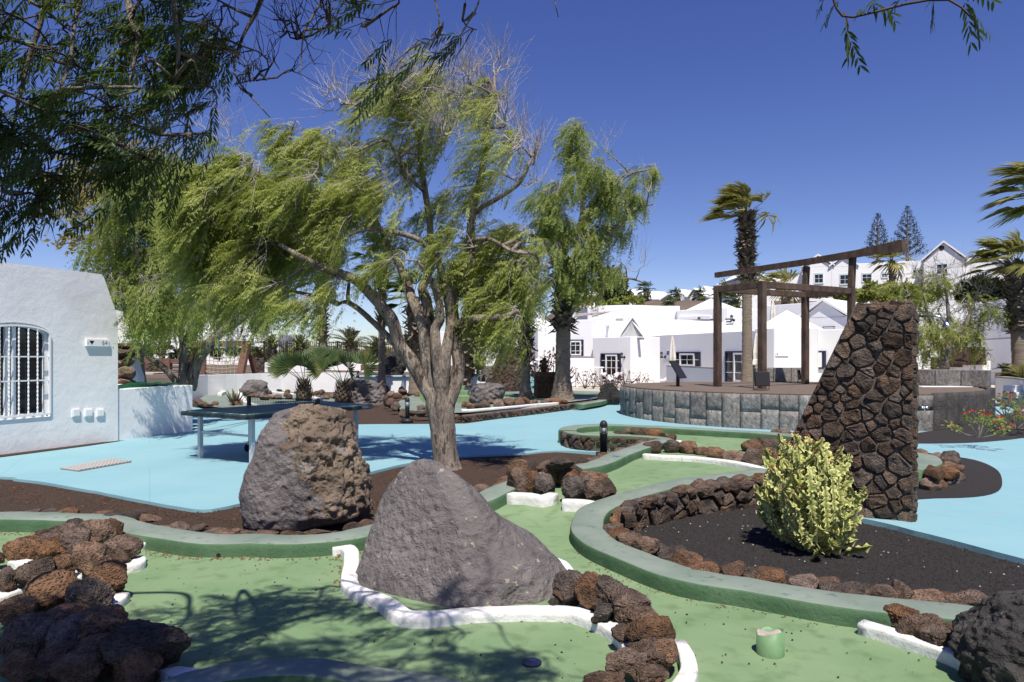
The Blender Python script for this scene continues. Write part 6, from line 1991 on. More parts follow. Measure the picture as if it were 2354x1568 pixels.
# near pepper tree overhead: trunk beside the camera, branches reaching into the picture
ND = 2.7
def N3(px, py, D): return P(px, py, D)
def nl(*pts):
    return [N3(p[0], p[1], p[2]) for p in pts], [p[3] for p in pts]
near_limbs = [
    ([(-2.9, -.6, -.1), (-2.8, -.4, 1.0), (-2.6, 0, 2.2), (-2.3, .6, 3.1), (-1.8, 1.4, 3.6)], [.19, .16, .14, .11, .08]),
    ([(-2.6, 0, 2.2), (-1.6, 0, 3.0), (-.2, .1, 3.3), (.9, .4, 3.1), (1.7, 1.0, 2.85)], [.09, .06, .035, .018, .010]),
    ([(-2.7, -.2, 1.6), (-2.9, 1.0, 2.8), (-3.0, 2.2, 3.3), (-2.7, 3.0, 3.2)], [.1, .08, .06, .03]),
    ([(-1.8, 1.4, 3.6), (-1.2, 2.2, 3.7), (-.6, 2.8, 3.5)], [.05, .03, .014]),
    nl((60, -260, 2.9, .030), (100, -120, 2.8, .022), (100, 20, 2.7, .014), (60, 160, 2.7, .010), (25, 320, 2.65, .006), (0, 470, 2.6, .003)),
    nl((300, -200, 3.0, .03), (290, -60, 2.9, .022), (300, 40, 2.85, .019), (318, 90, 2.8, .012), (300, 180, 2.8, .008), (290, 260, 2.8, .005)),
    nl((420, -150, 2.8, .025), (400, 0, 2.7, .014), (410, 120, 2.7, .010), (390, 250, 2.7, .007), (345, 370, 2.7, .005), (330, 420, 2.7, .003)),
    nl((620, -150, 3.1, .02), (600, 0, 3.0, .014), (560, 80, 3.0, .010), (540, 170, 2.9, .006), (620, 270, 2.9, .003)),
    nl((200, -80, 2.7, .02), (170, 60, 2.6, .010), (160, 150, 2.6, .008), (110, 260, 2.5, .006), (60, 350, 2.5, .004), (5, 440, 2.4, .003)),
    nl((760, -120, 3.0, .015), (740, 0, 2.9, .008), (700, 70, 2.9, .006), (690, 170, 2.8, .003)),
    nl((880, -120, 2.9, .015), (850, -20, 2.8, .007), (820, 20, 2.8, .005), (840, 60, 2.8, .003), (860, 110, 2.8, .002)),
    nl((1010, -140, 2.6, .012), (1000, 0, 2.55, .005), (1010, 40, 2.5, .004), (1000, 130, 2.5, .003), (980, 170, 2.5, .002)),
    nl((1130, -120, 2.5, .012), (1110, -30, 2.45, .005), (1090, 30, 2.4, .004), (1050, 90, 2.4, .003), (1010, 160, 2.4, .002)),
    nl((1260, -100, 2.6, .008), (1270, -20, 2.6, .004), (1283, 40, 2.6, .002)),
]
_hub = [Vector(q) for pts, r in near_limbs[:4] for q in pts[1:]]
for k_ in range(4, len(near_limbs)):
    pts, rads = near_limbs[k_]
    h_ = min(_hub, key=lambda q: (q - pts[0]).length)
    near_limbs[k_] = ([h_, h_.lerp(pts[0], .5) + Vector((0, 0, .08))] + pts, [rads[0] * .6, rads[0] * .65] + [r * .7 for r in rads])
nc = [(N3(px, py, D), (rx * D / F, .25, ry * D / F), nb, .9) for px, py, rx, ry, D, nb in [(130, 350, 70, 30, 2.5, 3), (50, 400, 50, 40, 2.45, 3), (330, 370, 60, 35, 2.6, 3), (410, 310, 60, 35, 2.7, 3), (15, 480, 20, 40, 2.4, 2), (220, 330, 60, 30, 2.55, 2), (20, 330, 60, 50, 2.5, 4), (260, 250, 70, 40, 2.6, 4), (460, 200, 70, 40, 2.8, 4), (560, 120, 60, 40, 2.9, 3)]]
for px, py, rx, ry, D, nb, lf_ in [(a_, b_ - 45 - (35 if b_ > 150 else 0), c_, d_ * .85, e_, max(2, f_ - (2 if b_ > 150 else 0)), g_) for a_, b_, c_, d_, e_, f_, g_ in [(40, 40, 130, 110, 2.7, 9, 1), (150, 90, 120, 90, 2.8, 8, 1), (80, 190, 110, 80, 2.6, 8, 1), (180, 230, 100, 60, 2.7, 7, 1), (40, 300, 80, 70, 2.5, 6, .9), (290, 130, 100, 90, 2.9, 8, 1),
                                   (330, 240, 90, 60, 2.7, 7, 1), (410, 80, 110, 80, 2.8, 8, 1), (440, 200, 90, 70, 2.7, 7, .95), (530, 60, 90, 70, 3.0, 7, .95), (350, 350, 70, 50, 2.7, 5, .9), (230, 310, 70, 35, 2.6, 4, .9),
                                   (20, 410, 50, 60, 2.45, 4, .9), (110, 340, 60, 40, 2.5, 4, .9), (560, 160, 60, 50, 2.9, 5, .6), (240, 20, 100, 60, 2.9, 7, 1), (630, 30, 70, 50, 3.0, 5, .6), (20, 530, 22, 40, 2.5, 2, .8),
                                   (1070, 45, 50, 35, 2.4, 3, .7), (990, 130, 45, 35, 2.5, 3, .7), (920, 50, 50, 40, 2.7, 3, .5), (860, 90, 30, 30, 2.8, 2, .4), (360, 20, 90, 60, 2.8, 6, 1), (480, 10, 80, 50, 2.9, 5, 1), (100, 0, 90, 60, 2.6, 6, 1)]]:
    nc.append((N3(px, py, D), (rx * D / F, .35, ry * D / F), max(1, round(nb * .42)), lf_ * .85))
for px, py, rx, ry, D, nb in [(680, 90, 80, 70, 2.9, 7), (620, 180, 60, 60, 2.9, 5), (760, 60, 60, 50, 2.9, 5), (820, 10, 60, 40, 2.8, 4)]:
    nc.append((N3(px, py, D), (rx * D / F, .3, ry * D / F), nb, 0))
# crown above and behind the camera, which shades the foreground
rn = random.Random(8)
for c, r_, nb in [((-1.9, 1.8, 3.4), (.7, .7, .35), 40), ((-1.3, 1.2, 3.7), (.8, .7, .35), 36), ((-.6, 1.7, 3.75), (.6, .6, .3), 26), ((-2.5, 1.2, 3.2), (.6, .8, .4), 40), ((-2.3, 2.3, 3.2), (.5, .5, .3), 30), ((.2, 1.4, 3.9), (.5, .5, .3), 9), 
                 ((-.2, 2.3, 3.8), (.5, .4, .25), 14), ((-1.0, 2.6, 3.6), (.5, .45, .25), 20), ((-2.7, .2, 3.4), (.9, .9, .5), 20), ((-1.6, .0, 4.0), (.9, .9, .5), 20), ((-2.9, 1.9, 2.9), (.5, .7, .4), 32), ((-.6, .3, 4.2), (.8, .8, .4), 12),
                 ((.55, 1.75, 3.65), (.35, .4, .2), 8), ((-.6, 1.5, 3.4), (.6, .5, .3), 34), ((-1.2, 1.6, 3.3), (.6, .5, .3), 36), ((.1, 1.6, 3.5), (.5, .5, .25), 18), ((-2.0, 1.7, 3.1), (.6, .6, .3), 50), ((-2.2, 2.1, 3.0), (.5, .5, .3), 50), ((-2.7, 2.0, 3.2), (.6, .6, .3), 40)]:
    nc.append((Vector(c), r_, nb, 1))
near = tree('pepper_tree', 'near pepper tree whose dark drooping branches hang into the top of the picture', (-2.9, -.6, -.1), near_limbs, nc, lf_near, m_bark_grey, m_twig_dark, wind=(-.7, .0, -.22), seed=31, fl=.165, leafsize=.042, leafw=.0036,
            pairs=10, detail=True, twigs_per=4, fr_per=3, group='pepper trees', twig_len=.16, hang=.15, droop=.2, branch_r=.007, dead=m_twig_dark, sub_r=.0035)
# the single sprays at the top right
tl = [nl((1900, -60, 1.75, .004), (1922, 20, 1.7, .003), (1960, 40, 1.7, .003), (2080, 10, 1.65, .003), (2180, 0, 1.6, .003), (2230, 40, 1.6, .002)), nl((1940, 30, 1.7, .002), (1950, 60, 1.7, .0015), (1945, 90, 1.7, .001)),
      nl((1.4, 1.3, 0, 0), (1.4, 1.3, 0, 0)) if False else ([(1.7, 1.0, 2.85), P(1960, -300, 1.75), P(1900, -60, 1.75)], [.02, .008, .004])]
limb_mesh(tl, 'branch', m_twig_dark, near, 5)
sp_o, sp_d = [], []
for px, py, dx, dy, D in [(2230, 30, .3, -.9, 1.6), (2215, 20, .25, -1, 1.6), (2225, 40, .6, -.5, 1.6), (2150, 5, -.15, -1, 1.62), (1945, 60, .1, -1, 1.7), (1940, 85, .4, -.7, 1.7), (1930, 20, -.4, -.5, 1.7), (2040, 12, -.8, -.25, 1.68), (2000, 30, .5, -.15, 1.68), (2080, 8, -.5, -.5, 1.65), (1910, -10, -.5, -.8, 1.7), (2200, -15, .8, -.2, 1.6)]:
    sp_o.append(P(px, py - 24, D)); sp_d.append((dx, .05, dy))
NR = np.random.default_rng(4)
put('spray', fronds(np.array([tuple(p) for p in sp_o]), np.array(sp_d), .07, 7, .034, .0030, .3, detail=True, mats=[lf_near], name='spray'), near)['kind'] = 'stuff'

# background trees
def bush_tree(name, label, D, clumps, lf, trunk=None, size=.2, width=.06, dens=60, seed=1, group=None, cat='tree', m_b=None):
    global NR
    NR = np.random.default_rng(seed)
    cx = sum(c[0] for c in clumps) / len(clumps)
    root = empty(name, P(trunk[0][0], trunk[0][1], D) if trunk else P(cx, clumps[0][1] + clumps[0][3], D), label, cat, group)
    if trunk:
        pts, rads = LB(D, *trunk)
        lm = [(pts, rads)]
        for c in clumps:
            t = pts[len(pts) // 2]; q = P(c[0], c[1] + c[3] * .3, D)
            lm.append(([t, t.lerp(q, .5) + Vector((0, 0, .1)), q], [rads[-1] * .8, rads[-1] * .6, rads[-1] * .3]))
        limb_mesh(lm, 'trunk', m_b or m_bark_grey, root, 6)
    O, Dv = [], []
    for px, py, rx, ry in clumps:
        n = int(dens * rx * ry / 40)
        # sub-clumps give light and dark tufts
        nsub = max(4, int(rx * ry / 45))
        sc_ = unit(NR.normal(0, 1, (nsub, 3))) * NR.uniform(.3, .95, (nsub, 1))
        k = NR.integers(0, nsub, n)
        q = sc_[k] + NR.normal(0, .20, (n, 3))
        s = D / F
        c = np.array(P(px, py, D))
        O.append(c + q * np.array([rx * s, (rx + ry) * .5 * s, ry * s]))
        Dv.append(unit(q + NR.normal(0, .7, (n, 3))))
    put('crown', leaf_cloud(np.concatenate(O), np.concatenate(Dv), size, width, [lf]), root)
    return root
bush_tree('eucalyptus', 'dark eucalyptus tree with dense crown above the white flat roofs', 62, [(1405, 650, 24, 26), (1388, 672, 20, 24), (1425, 668, 22, 26), (1398, 690, 18, 12), (1435, 690, 14, 12)], lf_euc, [(1405, 720, 4), (1405, 690, 3), (1405, 660, 2)], .5, .12, 60, 3, 'eucalyptus trees')
bush_tree('eucalyptus', 'sparse brownish eucalyptus right beside the thick palm trunk', 58, [(1335, 672, 16, 18), (1350, 690, 12, 14), (1325, 695, 12, 14)], lf_broad, [(1338, 730, 3), (1338, 700, 2), (1336, 680, 1.5)], .4, .1, 40, 4, 'eucalyptus trees')
bush_tree('hedge', 'long yellow-green hedge of feathery shrubs below the hillside houses', 60, [(1960 + 22 * i, 678 - 4 * (i % 3), 20, 17) for i in range(9)] + [(1870 + 20 * i, 672 + 3 * i % 5, 13, 8) for i in range(4)], lf_hedge, None, .42, .10, 75, 5, cat='hedge')
bush_tree('shrub', 'dark round evergreen shrub between hillside house and white building', 55, [(2250, 662, 38, 24), (2285, 668, 36, 26), (2225, 672, 22, 20), (2310, 680, 20, 18)], lf_bushdark, None, .32, .09, 80, 6, cat='shrub')
bush_tree('shrub', 'low brownish bush between eucalyptus and flat roofs', 60, [(1420, 695, 16, 10), (1448, 692, 18, 8), (1390, 700, 14, 8), (1470, 690, 12, 6)], lf_hedge, None, .35, .1, 55, 7, cat='shrub')
bush_tree('shrub', 'green bushes behind the iron fence on the left terrace', 54, [(620 + 26 * i, 816 + 4 * (i % 3), 18, 16) for i in range(16)], lf_hedge, None, .35, .08, 45, 8, cat='shrub')
bush_tree('shrub', 'dark shrubs around the apartment building behind the left tree', 70, [(300 + 40 * i, 806 + 5 * (i % 2), 22, 10) for i in range(8)], lf_bushdark, None, .5, .1, 50, 9, cat='shrub')
bush_tree('shrub', 'dark hanging plant between tree trunk and bungalow', 46, [(1082, 762, 20, 24), (1100, 780, 12, 12)], lf_bushdark, None, .3, .08, 60, 10, cat='shrub')

# Norfolk pines
def norfolk(px, ytop, ybase, D, label, hw, seed):
    rn = random.Random(seed)
    root = empty('norfolk_pine', P(px, ybase, D), label, 'tree', 'norfolk pines on the hill')
    tip, bs_ = P(px, ytop, D), P(px, ybase, D)
    MB().tube([bs_, tip], [.28, .05], 6).put('trunk', m_bark_grey, root)
    b, O, Dv = MB(), [], []
    Ht = tip.z - bs_.z
    n = 15
    for k in range(n):
        t = .02 + k / n * .98
        r_ = hw * D / F * (t ** .8) * (1.0 - .12 * (k % 2))
        z = tip.z - Ht * t
        for j in range(6):
            a = 2 * math.pi * j / 6 + k * .5 + rn.uniform(-.1, .1)
            d = Vector((math.cos(a), math.sin(a), 0))
            p0 = Vector((tip.x, tip.y, z)); p1 = p0 + d * r_ + Vector((0, 0, .30 * r_ + .15))
            b.bar(p0, p1, .035, .035)
            m = max(2, int(r_ * 4.5))
            for q in range(m):
                s = .45 + .55 * (q + 1) / m
                c = p0.lerp(p1, s) + Vector((0, 0, .08))
                for _ in range(5):
                    O.append(tuple(c + Vector((rn.gauss(0, .10), rn.gauss(0, .10), rn.gauss(.1, .14))))); Dv.append((d.x * .4 + rn.gauss(0, .4), d.y * .4 + rn.gauss(0, .4), .6))
    b.put('branches', m_bark_grey, root)
    put('crown', leaf_cloud(np.array(O), np.array(Dv), .26, .05, [lf_pine]), root)
norfolk(2085, 482, 605, 110, 'taller norfolk pine on the hill, right of its pair', 44, 1)
norfolk(2017, 498, 605, 118, 'shorter norfolk pine on the hill, left of its pair', 36, 2)

# ------------------------------------------------------------------ palms
def fan_frond(o, d, pet, blade, nseg, fold, rn, m, parent, windv=None, droop=.3, spread=2.3, w=.028, split=.55, up=Vector((0, 0, 1))):
    """one fan leaf: petiole and a pleated blade of pointed segments"""
    o, d = Vector(o), Vector(d).normalized()
    side = d.cross(up)
    if side.length < .1: side = Vector((1, 0, 0))
    side.normalize()
    nrm = side.cross(d).normalized()
    b = MB()
    hub = o + d * pet + Vector((0, 0, -droop * pet * .25))
    pm = o + d * pet * .5 + Vector((0, 0, .02))
    b.tube([o, pm, hub], [.022 * blade, .018 * blade, .014 * blade], 4)
    d2 = (hub - pm).normalized()
    for k in range(nseg):
        a = (k / (nseg - 1) - .5) * spread
        L = blade * (1 - .28 * abs(a / spread * 2) ** 2) * rn.uniform(.9, 1.08)
        dirv = (d2 * math.cos(a) + side * math.sin(a) + nrm * (fold * abs(math.sin(a)) )).normalized()
        if windv is not None: dirv = (dirv + windv * rn.uniform(.5, 1.1)).normalized()
        perp = dirv.cross(nrm).normalized()
        wd = w * blade * 1.6
        pl = nrm * wd * (.5 if k % 2 else -.5)
        p1 = hub + dirv * L * split
        tipd = Vector((0, 0, -1)) * droop * L * .55 + (windv * L * .35 if windv is not None else Vector((0, 0, 0)))
        p2 = hub + dirv * L * .85 + tipd * .5
        p3 = hub + dirv * L + tipd
        i = len(b.v)
        b.v += [tuple(hub), tuple(p1 + perp * wd + pl), tuple(p1 - perp * wd - pl), tuple(p2 + perp * wd * .6), tuple(p2 - perp * wd * .6), tuple(p3)]
        b.f += [(i, i + 1, i + 2), (i + 1, i + 3, i + 4, i + 2), (i + 3, i + 5, i + 4)]; b.m += [0, 0, 0]
    return b.put('frond', m, parent)

def feather_frond(o, d, L, rn, m, parent, droop=.5, n=26, leaf=.4, windv=None, w=.018):
    o, d = Vector(o), Vector(d).normalized()
    b = MB()
    pts = [o + d * L * t + Vector((0, 0, -droop * L * t * t)) + ((windv * L * t * t) if windv is not None else Vector((0, 0, 0))) for t in [i / 8 for i in range(9)]]
    b.tube(pts, [.03 * (1 - i / 9.5) for i in range(9)], 4)
    for k in range(n):
        t = .12 + .88 * k / n
        i = min(7, int(t * 8)); p = pts[i].lerp(pts[i + 1], t * 8 - i)
        ax = (pts[i + 1] - pts[i]).normalized()
        side = ax.cross(Vector((0, 0, 1)))
        side = side.normalized() if side.length > .05 else Vector((1, 0, 0))
        up = side.cross(ax)
        for s in (-1, 1):
            dv = (ax * .75 + side * s * .7 + up * rn.uniform(.1, .45)).normalized()
            if windv is not None: dv = (dv + windv * .5).normalized()
            ll = leaf * math.sin(min(1, t * 1.1 + .12) * math.pi * .88 + .2) * rn.uniform(.8, 1.1) + .05
            q = dv.cross(up).normalized() * w
            i2 = len(b.v)
            b.v += [tuple(p - q), tuple(p + dv * ll * .5 + q), tuple(p + dv * ll + Vector((0, 0, -.06 * ll))), tuple(p + dv * ll * .5 - q)]
            b.f.append((i2, i2 + 1, i2 + 2, i2 + 3)); b.m.append(0)
    return b.put('frond', m, parent)

def palm_trunk(root, base, top, rb_, rm, rt, boot_from=.5, boot_r=None, seed=1, ring=.05, nboot=200, bend=0, bootlen=.3):
    rn = random.Random(seed)
    base, top = Vector(base), Vector(top)
    Ht = (top - base).length
    n = max(16, int(Ht / .1))
    pts, rads = [], []
    for i in range(n + 1):
        t = i / n
        p = base.lerp(top, t) + Vector((bend * math.sin(t * math.pi), 0, 0))
        r_ = rm + (rb_ - rm) * max(0, 1 - t * 4.5) ** 1.6 + (rt - rm) * t
        r_ *= 1 + .035 * math.sin(i * 2.6) + .02 * rn.gauss(0, 1)
        pts.append(p); rads.append(r_)
    b = MB().tube(pts, rads, 14)
    tr = b.put('trunk', m_palm, root, True)
    if boot_r:
        bb = MB()
        for k in range(nboot):
            t = boot_from + (1 - boot_from) * (k + rn.random()) / nboot
            a = k * 2.39996 + rn.uniform(-.3, .3)
            p = base.lerp(top, t) + Vector((bend * math.sin(t * math.pi), 0, 0))
            d = Vector((math.cos(a), math.sin(a), 0))
            r0 = rm + (rt - rm) * t
            u = d * rn.uniform(.35, 1.0) + Vector((0, 0, rn.uniform(.3, 1.1) if rn.random() < .8 else -.4))
            u.normalize()
            s = Vector((-d.y, d.x, 0)) * rn.uniform(.05, .1) * (boot_r / .3)
            L = bootlen * rn.uniform(.5, 1.25)
            p0 = p + d * (r0 * .9)
            p1 = p0 + u * L * .55 + d * (boot_r - r0) * .35; p2 = p0 + u * L + d * (boot_r - r0) * .6
            th = d * .03
            i = len(bb.v)
            bb.v += [tuple(p0 - s * 1.3), tuple(p0 + s * 1.3), tuple(p1 + s), tuple(p1 - s), tuple(p2 + s * .4), tuple(p2 - s * .4), tuple(p1 - th * 1.5 - Vector((0, 0, .04)))]
            bb.f += [(i, i + 1, i + 2, i + 3), (i + 3, i + 2, i + 4, i + 5), (i, i + 3, i + 6), (i + 1, i + 6, i + 2), (i + 3, i + 5, i + 6), (i + 2, i + 6, i + 4)]; bb.m += [0] * 6
        o = bb.put('leaf_bases', m_boot, root)
        o['kind'] = 'stuff'

def fan_palm(label, base, top, rb_, rm, rt, boot_from, boot_r, nfr, blade, wind, seed, m=None, pet=.9, group='tall fan palms', nboot=200, zmin=-.45, bend=0, nseg=26, name='fan_palm', lean=None):
    rn = random.Random(seed)
    root = empty(name, base, label, 'palm', group)
    palm_trunk(root, base, top, rb_, rm, rt, boot_from, boot_r, seed, nboot=nboot, bend=bend)
    wv = Vector(wind) if wind else None
    for k in range(nfr):
        a = k * 2.39996 + rn.uniform(-.2, .2)
        e = zmin + (1.25 - zmin) * ((k + .5) / nfr) ** .8
        d = Vector((math.cos(a) * math.cos(e), math.sin(a) * math.cos(e), math.sin(e)))
        if wv: d = (d + wv * (.35 if d.x < 0 else .55)).normalized()
        fan_frond(Vector(top) + Vector((0, 0, -.1)), d, pet * rn.uniform(.75, 1.1), blade * rn.uniform(.85, 1.1), nseg, .25, rn, m or lf_fan, root, (wv * rn.uniform(.7, 1.1)) if wv else None, rn.uniform(.25, .55))
    return root

W0 = (-.85, .05, -.12)
d = 27.5
fan_palm('tall fan palm with windblown crown behind the pergola', (*X(1717, d), 0), P(1716, 492, d), .30, .20, .17, .62, .31, 28, .85, (-1.05, .05, -.05), 3, lf_fan_dry, .8, nboot=480, zmin=.05)
d = 23.6
fan_palm('fan palm with thick swollen trunk rising into the pepper tree right of centre', (*X(1292, d), .1), P(1297, 600, d), .43, .26, .22, .50, .36, 8, .8, W0, 4, nboot=260, zmin=.1)
d = 24.3
fan_palm('slim fan palm trunk left of the rusty pedestal', (*X(1208, d), .1), P(1207, 690, d), .29, .155, .16, .36, .26, 6, .6, W0, 5, nboot=220, zmin=.3)
d = 29
fan_palm('slim fan palm trunk just left of the big tree fork', (*X(877, d), .1), P(878, 600, d), .22, .14, .14, .5, .24, 7, .8, W0, 6, nboot=160)
d = 41
fan_palm('fan palm trunk with grey leaf bases behind the feather palms', (*X(744, d), .7), P(738, 640, d), .28, .24, .26, .32, .38, 8, 1.0, W0, 7, nboot=200)
d = 27.5
fan_palm('stout fan palm trunk between the tree limbs in the centre', (*X(955, d), .1), P(948, 690, d), .30, .22, .2, .3, .30, 10, .85, W0, 8, nboot=180, zmin=-.2)
d = 30
fan_palm('shaggy dark palm trunk between the tree and the bungalow', (*X(1072, d), .3), P(1084, 690, d), .24, .22, .2, .1, .34, 6, .7, W0, 9, nboot=260)
d = 27
fan_palm('fan palm with swollen dark trunk at the right edge', (*X(2345, d), .8), P(2334, 606, d), .30, .26, .27, .38, .38, 18, 1.0, W0, 10, lf_fan_dry, .9, nboot=320, zmin=-.2)
d = 21
fan_palm('fan palm out of frame whose windblown leaves enter at the upper right', (*X(2440, d), 0), P(2420, 450, d), .3, .2, .2, .5, .34, 18, 1.0, W0, 11, lf_fan_dry, .9, nboot=60, zmin=-.3)
for px, pyc, pyb, d, bl_, lab, sd2 in [(1805, 655, 740, 52, 1.5, 'fan palm with pale windblown crown behind the middle of the pergola', 12), (2050, 598, 680, 70, 1.7, 'fan palm crown below the norfolk pines behind the beam end', 13),
                                 (1485, 664, 690, 85, 1.1, 'small far fan palm at the left of the hilltop roofs', 14), (1555, 676, 692, 100, 1.1, 'small far fan palm with round crown above the long roof', 15), (1611, 677, 692, 102, 1.2, 'small far fan palm in front of the gabled hilltop house', 16),
                                 (1668, 672, 692, 88, 1.5, 'small far fan palm beside the left pergola post', 17), (1738, 640, 690, 80, 1.4, 'far fan palm crown behind the tall palm trunk', 18), (1690, 690, 720, 62, 1.2, 'fan palm top above the white wall inside the pergola', 19),
                                 (1540, 694, 705, 75, .8, 'tiny fan palm above the grey hip roof', 20), (1345, 722, 745, 62, .8, 'small dry palm behind the thick palm trunk', 23), (372, 745, 830, 70, .9, 'slender dark palm in front of the apartment building', 21), (330, 812, 838, 55, 1.0, 'short palm in front of the apartment building at left', 22)]:
    tp_, bs_ = P(px, pyc, d), P(px, pyb + 15, d)
    fan_palm(lab, bs_, tp_, .34, .3, .28, .25, .42, 14, bl_, (-.5, 0, -.1), sd2, lf_fan_dry if sd2 in (12, 13) else lf_fan, .5 * bl_, 'distant fan palms', nboot=90, zmin=-.7, nseg=14)

def feather_palm(label, base, h, nfr, L, seed, wind=(-.28, 0, 0), tr=.28, leaf=.38, emin=.05, nl_=24):
    rn = random.Random(seed)
    base = Vector(base)
    root = empty('feather_palm', base, label, 'palm', 'feather palms behind the fence')
    palm_trunk(root, base, base + Vector((0, 0, h)), tr * 1.2, tr, tr, .1, tr * 1.3, seed, nboot=60)
    for k in range(nfr):
        a = k * 2.39996
        e = emin + (1.35 - emin) * ((k + .5) / nfr)
        d = Vector((math.cos(a) * math.cos(e), math.sin(a) * math.cos(e), math.sin(e)))
        feather_frond(base + Vector((0, 0, h)), d, L * rn.uniform(.8, 1.1), rn, lf_feather, root, rn.uniform(.3, .55), nl_, leaf, Vector(wind))
for px, py, d, L, h, nf, lab, sd2 in [(806, 800, 40, 1.9, .4, 20, 'large feather palm with tall windswept fronds above the right small fan palm', 1), (870, 812, 42, 1.7, .3, 16, 'feather palm behind the slim palm trunk', 2), (625, 800, 48, 1.3, 1.2, 16, 'feather palm rising over the fence at its left end', 3),
                                 (690, 802, 47, 1.5, .3, 16, 'low golden feather palm behind the iron fence', 4), (935, 805, 44, 1.5, .3, 14, 'feather palm glimpsed between two tree limbs', 5), (590, 822, 45, 1.0, .2, 10, 'small yellow-green feather palm beside the climbing frame', 6), (448, 828, 52, 1.2, .3, 12, 'feather palm behind the left tree trunks', 7), (745, 815, 50, 1.3, .2, 12, 'dark feather palm behind the fence centre', 8)]:
    bs_ = P(px, py, d); feather_palm(lab, (bs_.x, bs_.y, max(.6, bs_.z - h)), h + .2, nf, L, sd2)

# two small fan palms by the table
def small_fan(label, px, pyb, pyt, D, fr, seed):
    rn = random.Random(seed)
    base = P(px, pyb, D); top = P(px, pyt, D)
    root = empty('small_fan_palm', base, label, 'palm', 'small fan palms near the ping-pong table')
    rn2 = random.Random(seed)
    b = MB().tube([base, base.lerp(top, .5), top], [.26, .22, .12], 12)
    b.put('trunk', m_boot, root, True)
    bb = MB()
    for k in range(70):
        t = k / 70; a = k * 2.4
        d = Vector((math.cos(a), math.sin(a), 0)); p = base.lerp(top, t)
        r_ = .25 - .12 * t
        s = Vector((-d.y, d.x, 0)) * .05
        p0 = p + d * r_ * .9; p1 = p0 + d * .07 + Vector((0, 0, .10)); p2 = p0 + d * .11 + Vector((0, 0, .2 + .06 * rn.random()))
        i = len(bb.v)
        bb.v += [tuple(p0 - s), tuple(p0 + s), tuple(p1 + s * .8), tuple(p1 - s * .8), tuple(p2)]
        bb.f += [(i, i + 1, i + 2, i + 3), (i + 3, i + 2, i + 4)]; bb.m += [0, 0]
    bb.put('leaf_bases', m_needle, root)['kind'] = 'stuff'
    for px2, py2, dd, bl_ in fr:
        hub = P(px2, py2, D + dd)
        v = hub - top
        fan_frond(top, v, v.length, bl_ * .78, 30, .18, rn, lf_fan, root, Vector((-.05, 0, .10)), .06, 3.3, .020, .6, up=Vector((rn.uniform(-.3, .3), -1 if abs(v.y) < v.length * .9 else 0, .45)))
small_fan('left one of two small fan palms with dark shaggy stub trunk', 698, 921, 880, 22.5, [(655, 850, 0, .85), (700, 842, -.5, .85), (690, 838, .5, .85), (735, 842, .2, .7), (672, 846, -.3, .8), (720, 848, .6, .7), (650, 838, .4, .7)], 2)
small_fan('right one of two small fan palms, its trunk against the grey boulder', 788, 925, 884, 22.0, [(742, 852, 0, .8), (800, 846, -.6, .9), (775, 840, .5, .9), (838, 846, -.4, .95), (760, 835, .3, .85), (820, 835, .5, .8), (735, 825, .3, .8)], 3)
# ------------------------------------------------------------------ yellow-green spurge bush
def spurge_stem(pts, r, rn, b):
    """winged wavy stem: three-edged, teeth along each edge; tint 0 centre, 1 edge, 2 tip"""
    pts = [Vector(p) for p in pts]
    n = len(pts)
    base = len(b.v)
    ph = rn.uniform(0, 6)
    prev = None
    for i, p in enumerate(pts):
        t = (pts[min(i + 1, n - 1)] - pts[max(i - 1, 0)]).normalized()
        u = t.cross(Vector((.3, .2, 1))).normalized() if prev is None else (prev - t * prev.dot(t)).normalized()
        prev = u
        w = t.cross(u)
        f = i / (n - 1)
        taper = (.55 + .45 * math.sin(min(1, f * 1.6 + .15) * math.pi * .5)) * (1 if f < .92 else .55)
        for k in range(6):
            a = k * math.pi / 3 + ph
            if k % 2 == 0:
                rad = r * taper * (1.0 + (.55 if i % 2 else -.35)) * rn.uniform(.85, 1.2)
                tv = rn.uniform(.42, .62) if i % 2 else rn.uniform(.15, .4)
            else:
                rad = r * taper * .30; tv = .02
            tw = .25 * math.sin(i * 1.2 + k)
            b.v.append(tuple(p + u * (rad * math.cos(a + tw)) + w * (rad * math.sin(a + tw))))
            b.t.append(tv)
    for i in range(n - 1):
        for k in range(6):
            k2 = (k + 1) % 6
            b.f.append((base + i * 6 + k, base + i * 6 + k2, base + (i + 1) * 6 + k2, base + (i + 1) * 6 + k)); b.m.append(0)
    b.v.append(tuple(pts[-1] + (pts[-1] - pts[-2]) * .8)); b.t.append(.3)
    for k in range(6): b.f.append((base + (n - 1) * 6 + k, base + (n - 1) * 6 + (k + 1) % 6, len(b.v) - 1)); b.m.append(0)

m_spurge = tint_material('spurge_stem', (.13, .175, .03), (.70, .68, .28), .6, (.25, .05, .035))
bb_ = G(1868, 1262, -.05)
bush = empty('spurge_bush', bb_, 'yellow-green variegated candelabra spurge bush with red tips on black gravel', 'bush')
rn = random.Random(12)
def spurge_obj(stems, tips):
    b = MB(); b.t = []
    for pts, r_ in stems: spurge_stem(pts, r_, rn, b)
    for p, d, s in tips:
        for k in range(6):
            a = k * 1.05 + rn.uniform(-.3, .3)
            e = Vector((math.cos(a), math.sin(a), .9)).normalized()
            sd3 = e.cross(Vector((0, 0, 1))).normalized() * s * .28
            i = len(b.v)
            b.v += [tuple(p - sd3), tuple(p + sd3), tuple(p + e * s)]; b.t += [1, 1, 1]
            b.f.append((i, i + 1, i + 2)); b.m.append(0)
    me = b.mesh('stem', m_spurge)
    at = me.attributes.new('tint', 'FLOAT', 'POINT'); at.data.foreach_set('value', np.array(b.t, dtype=np.float32))
    put('stem', me, bush)
cD = bb_.y
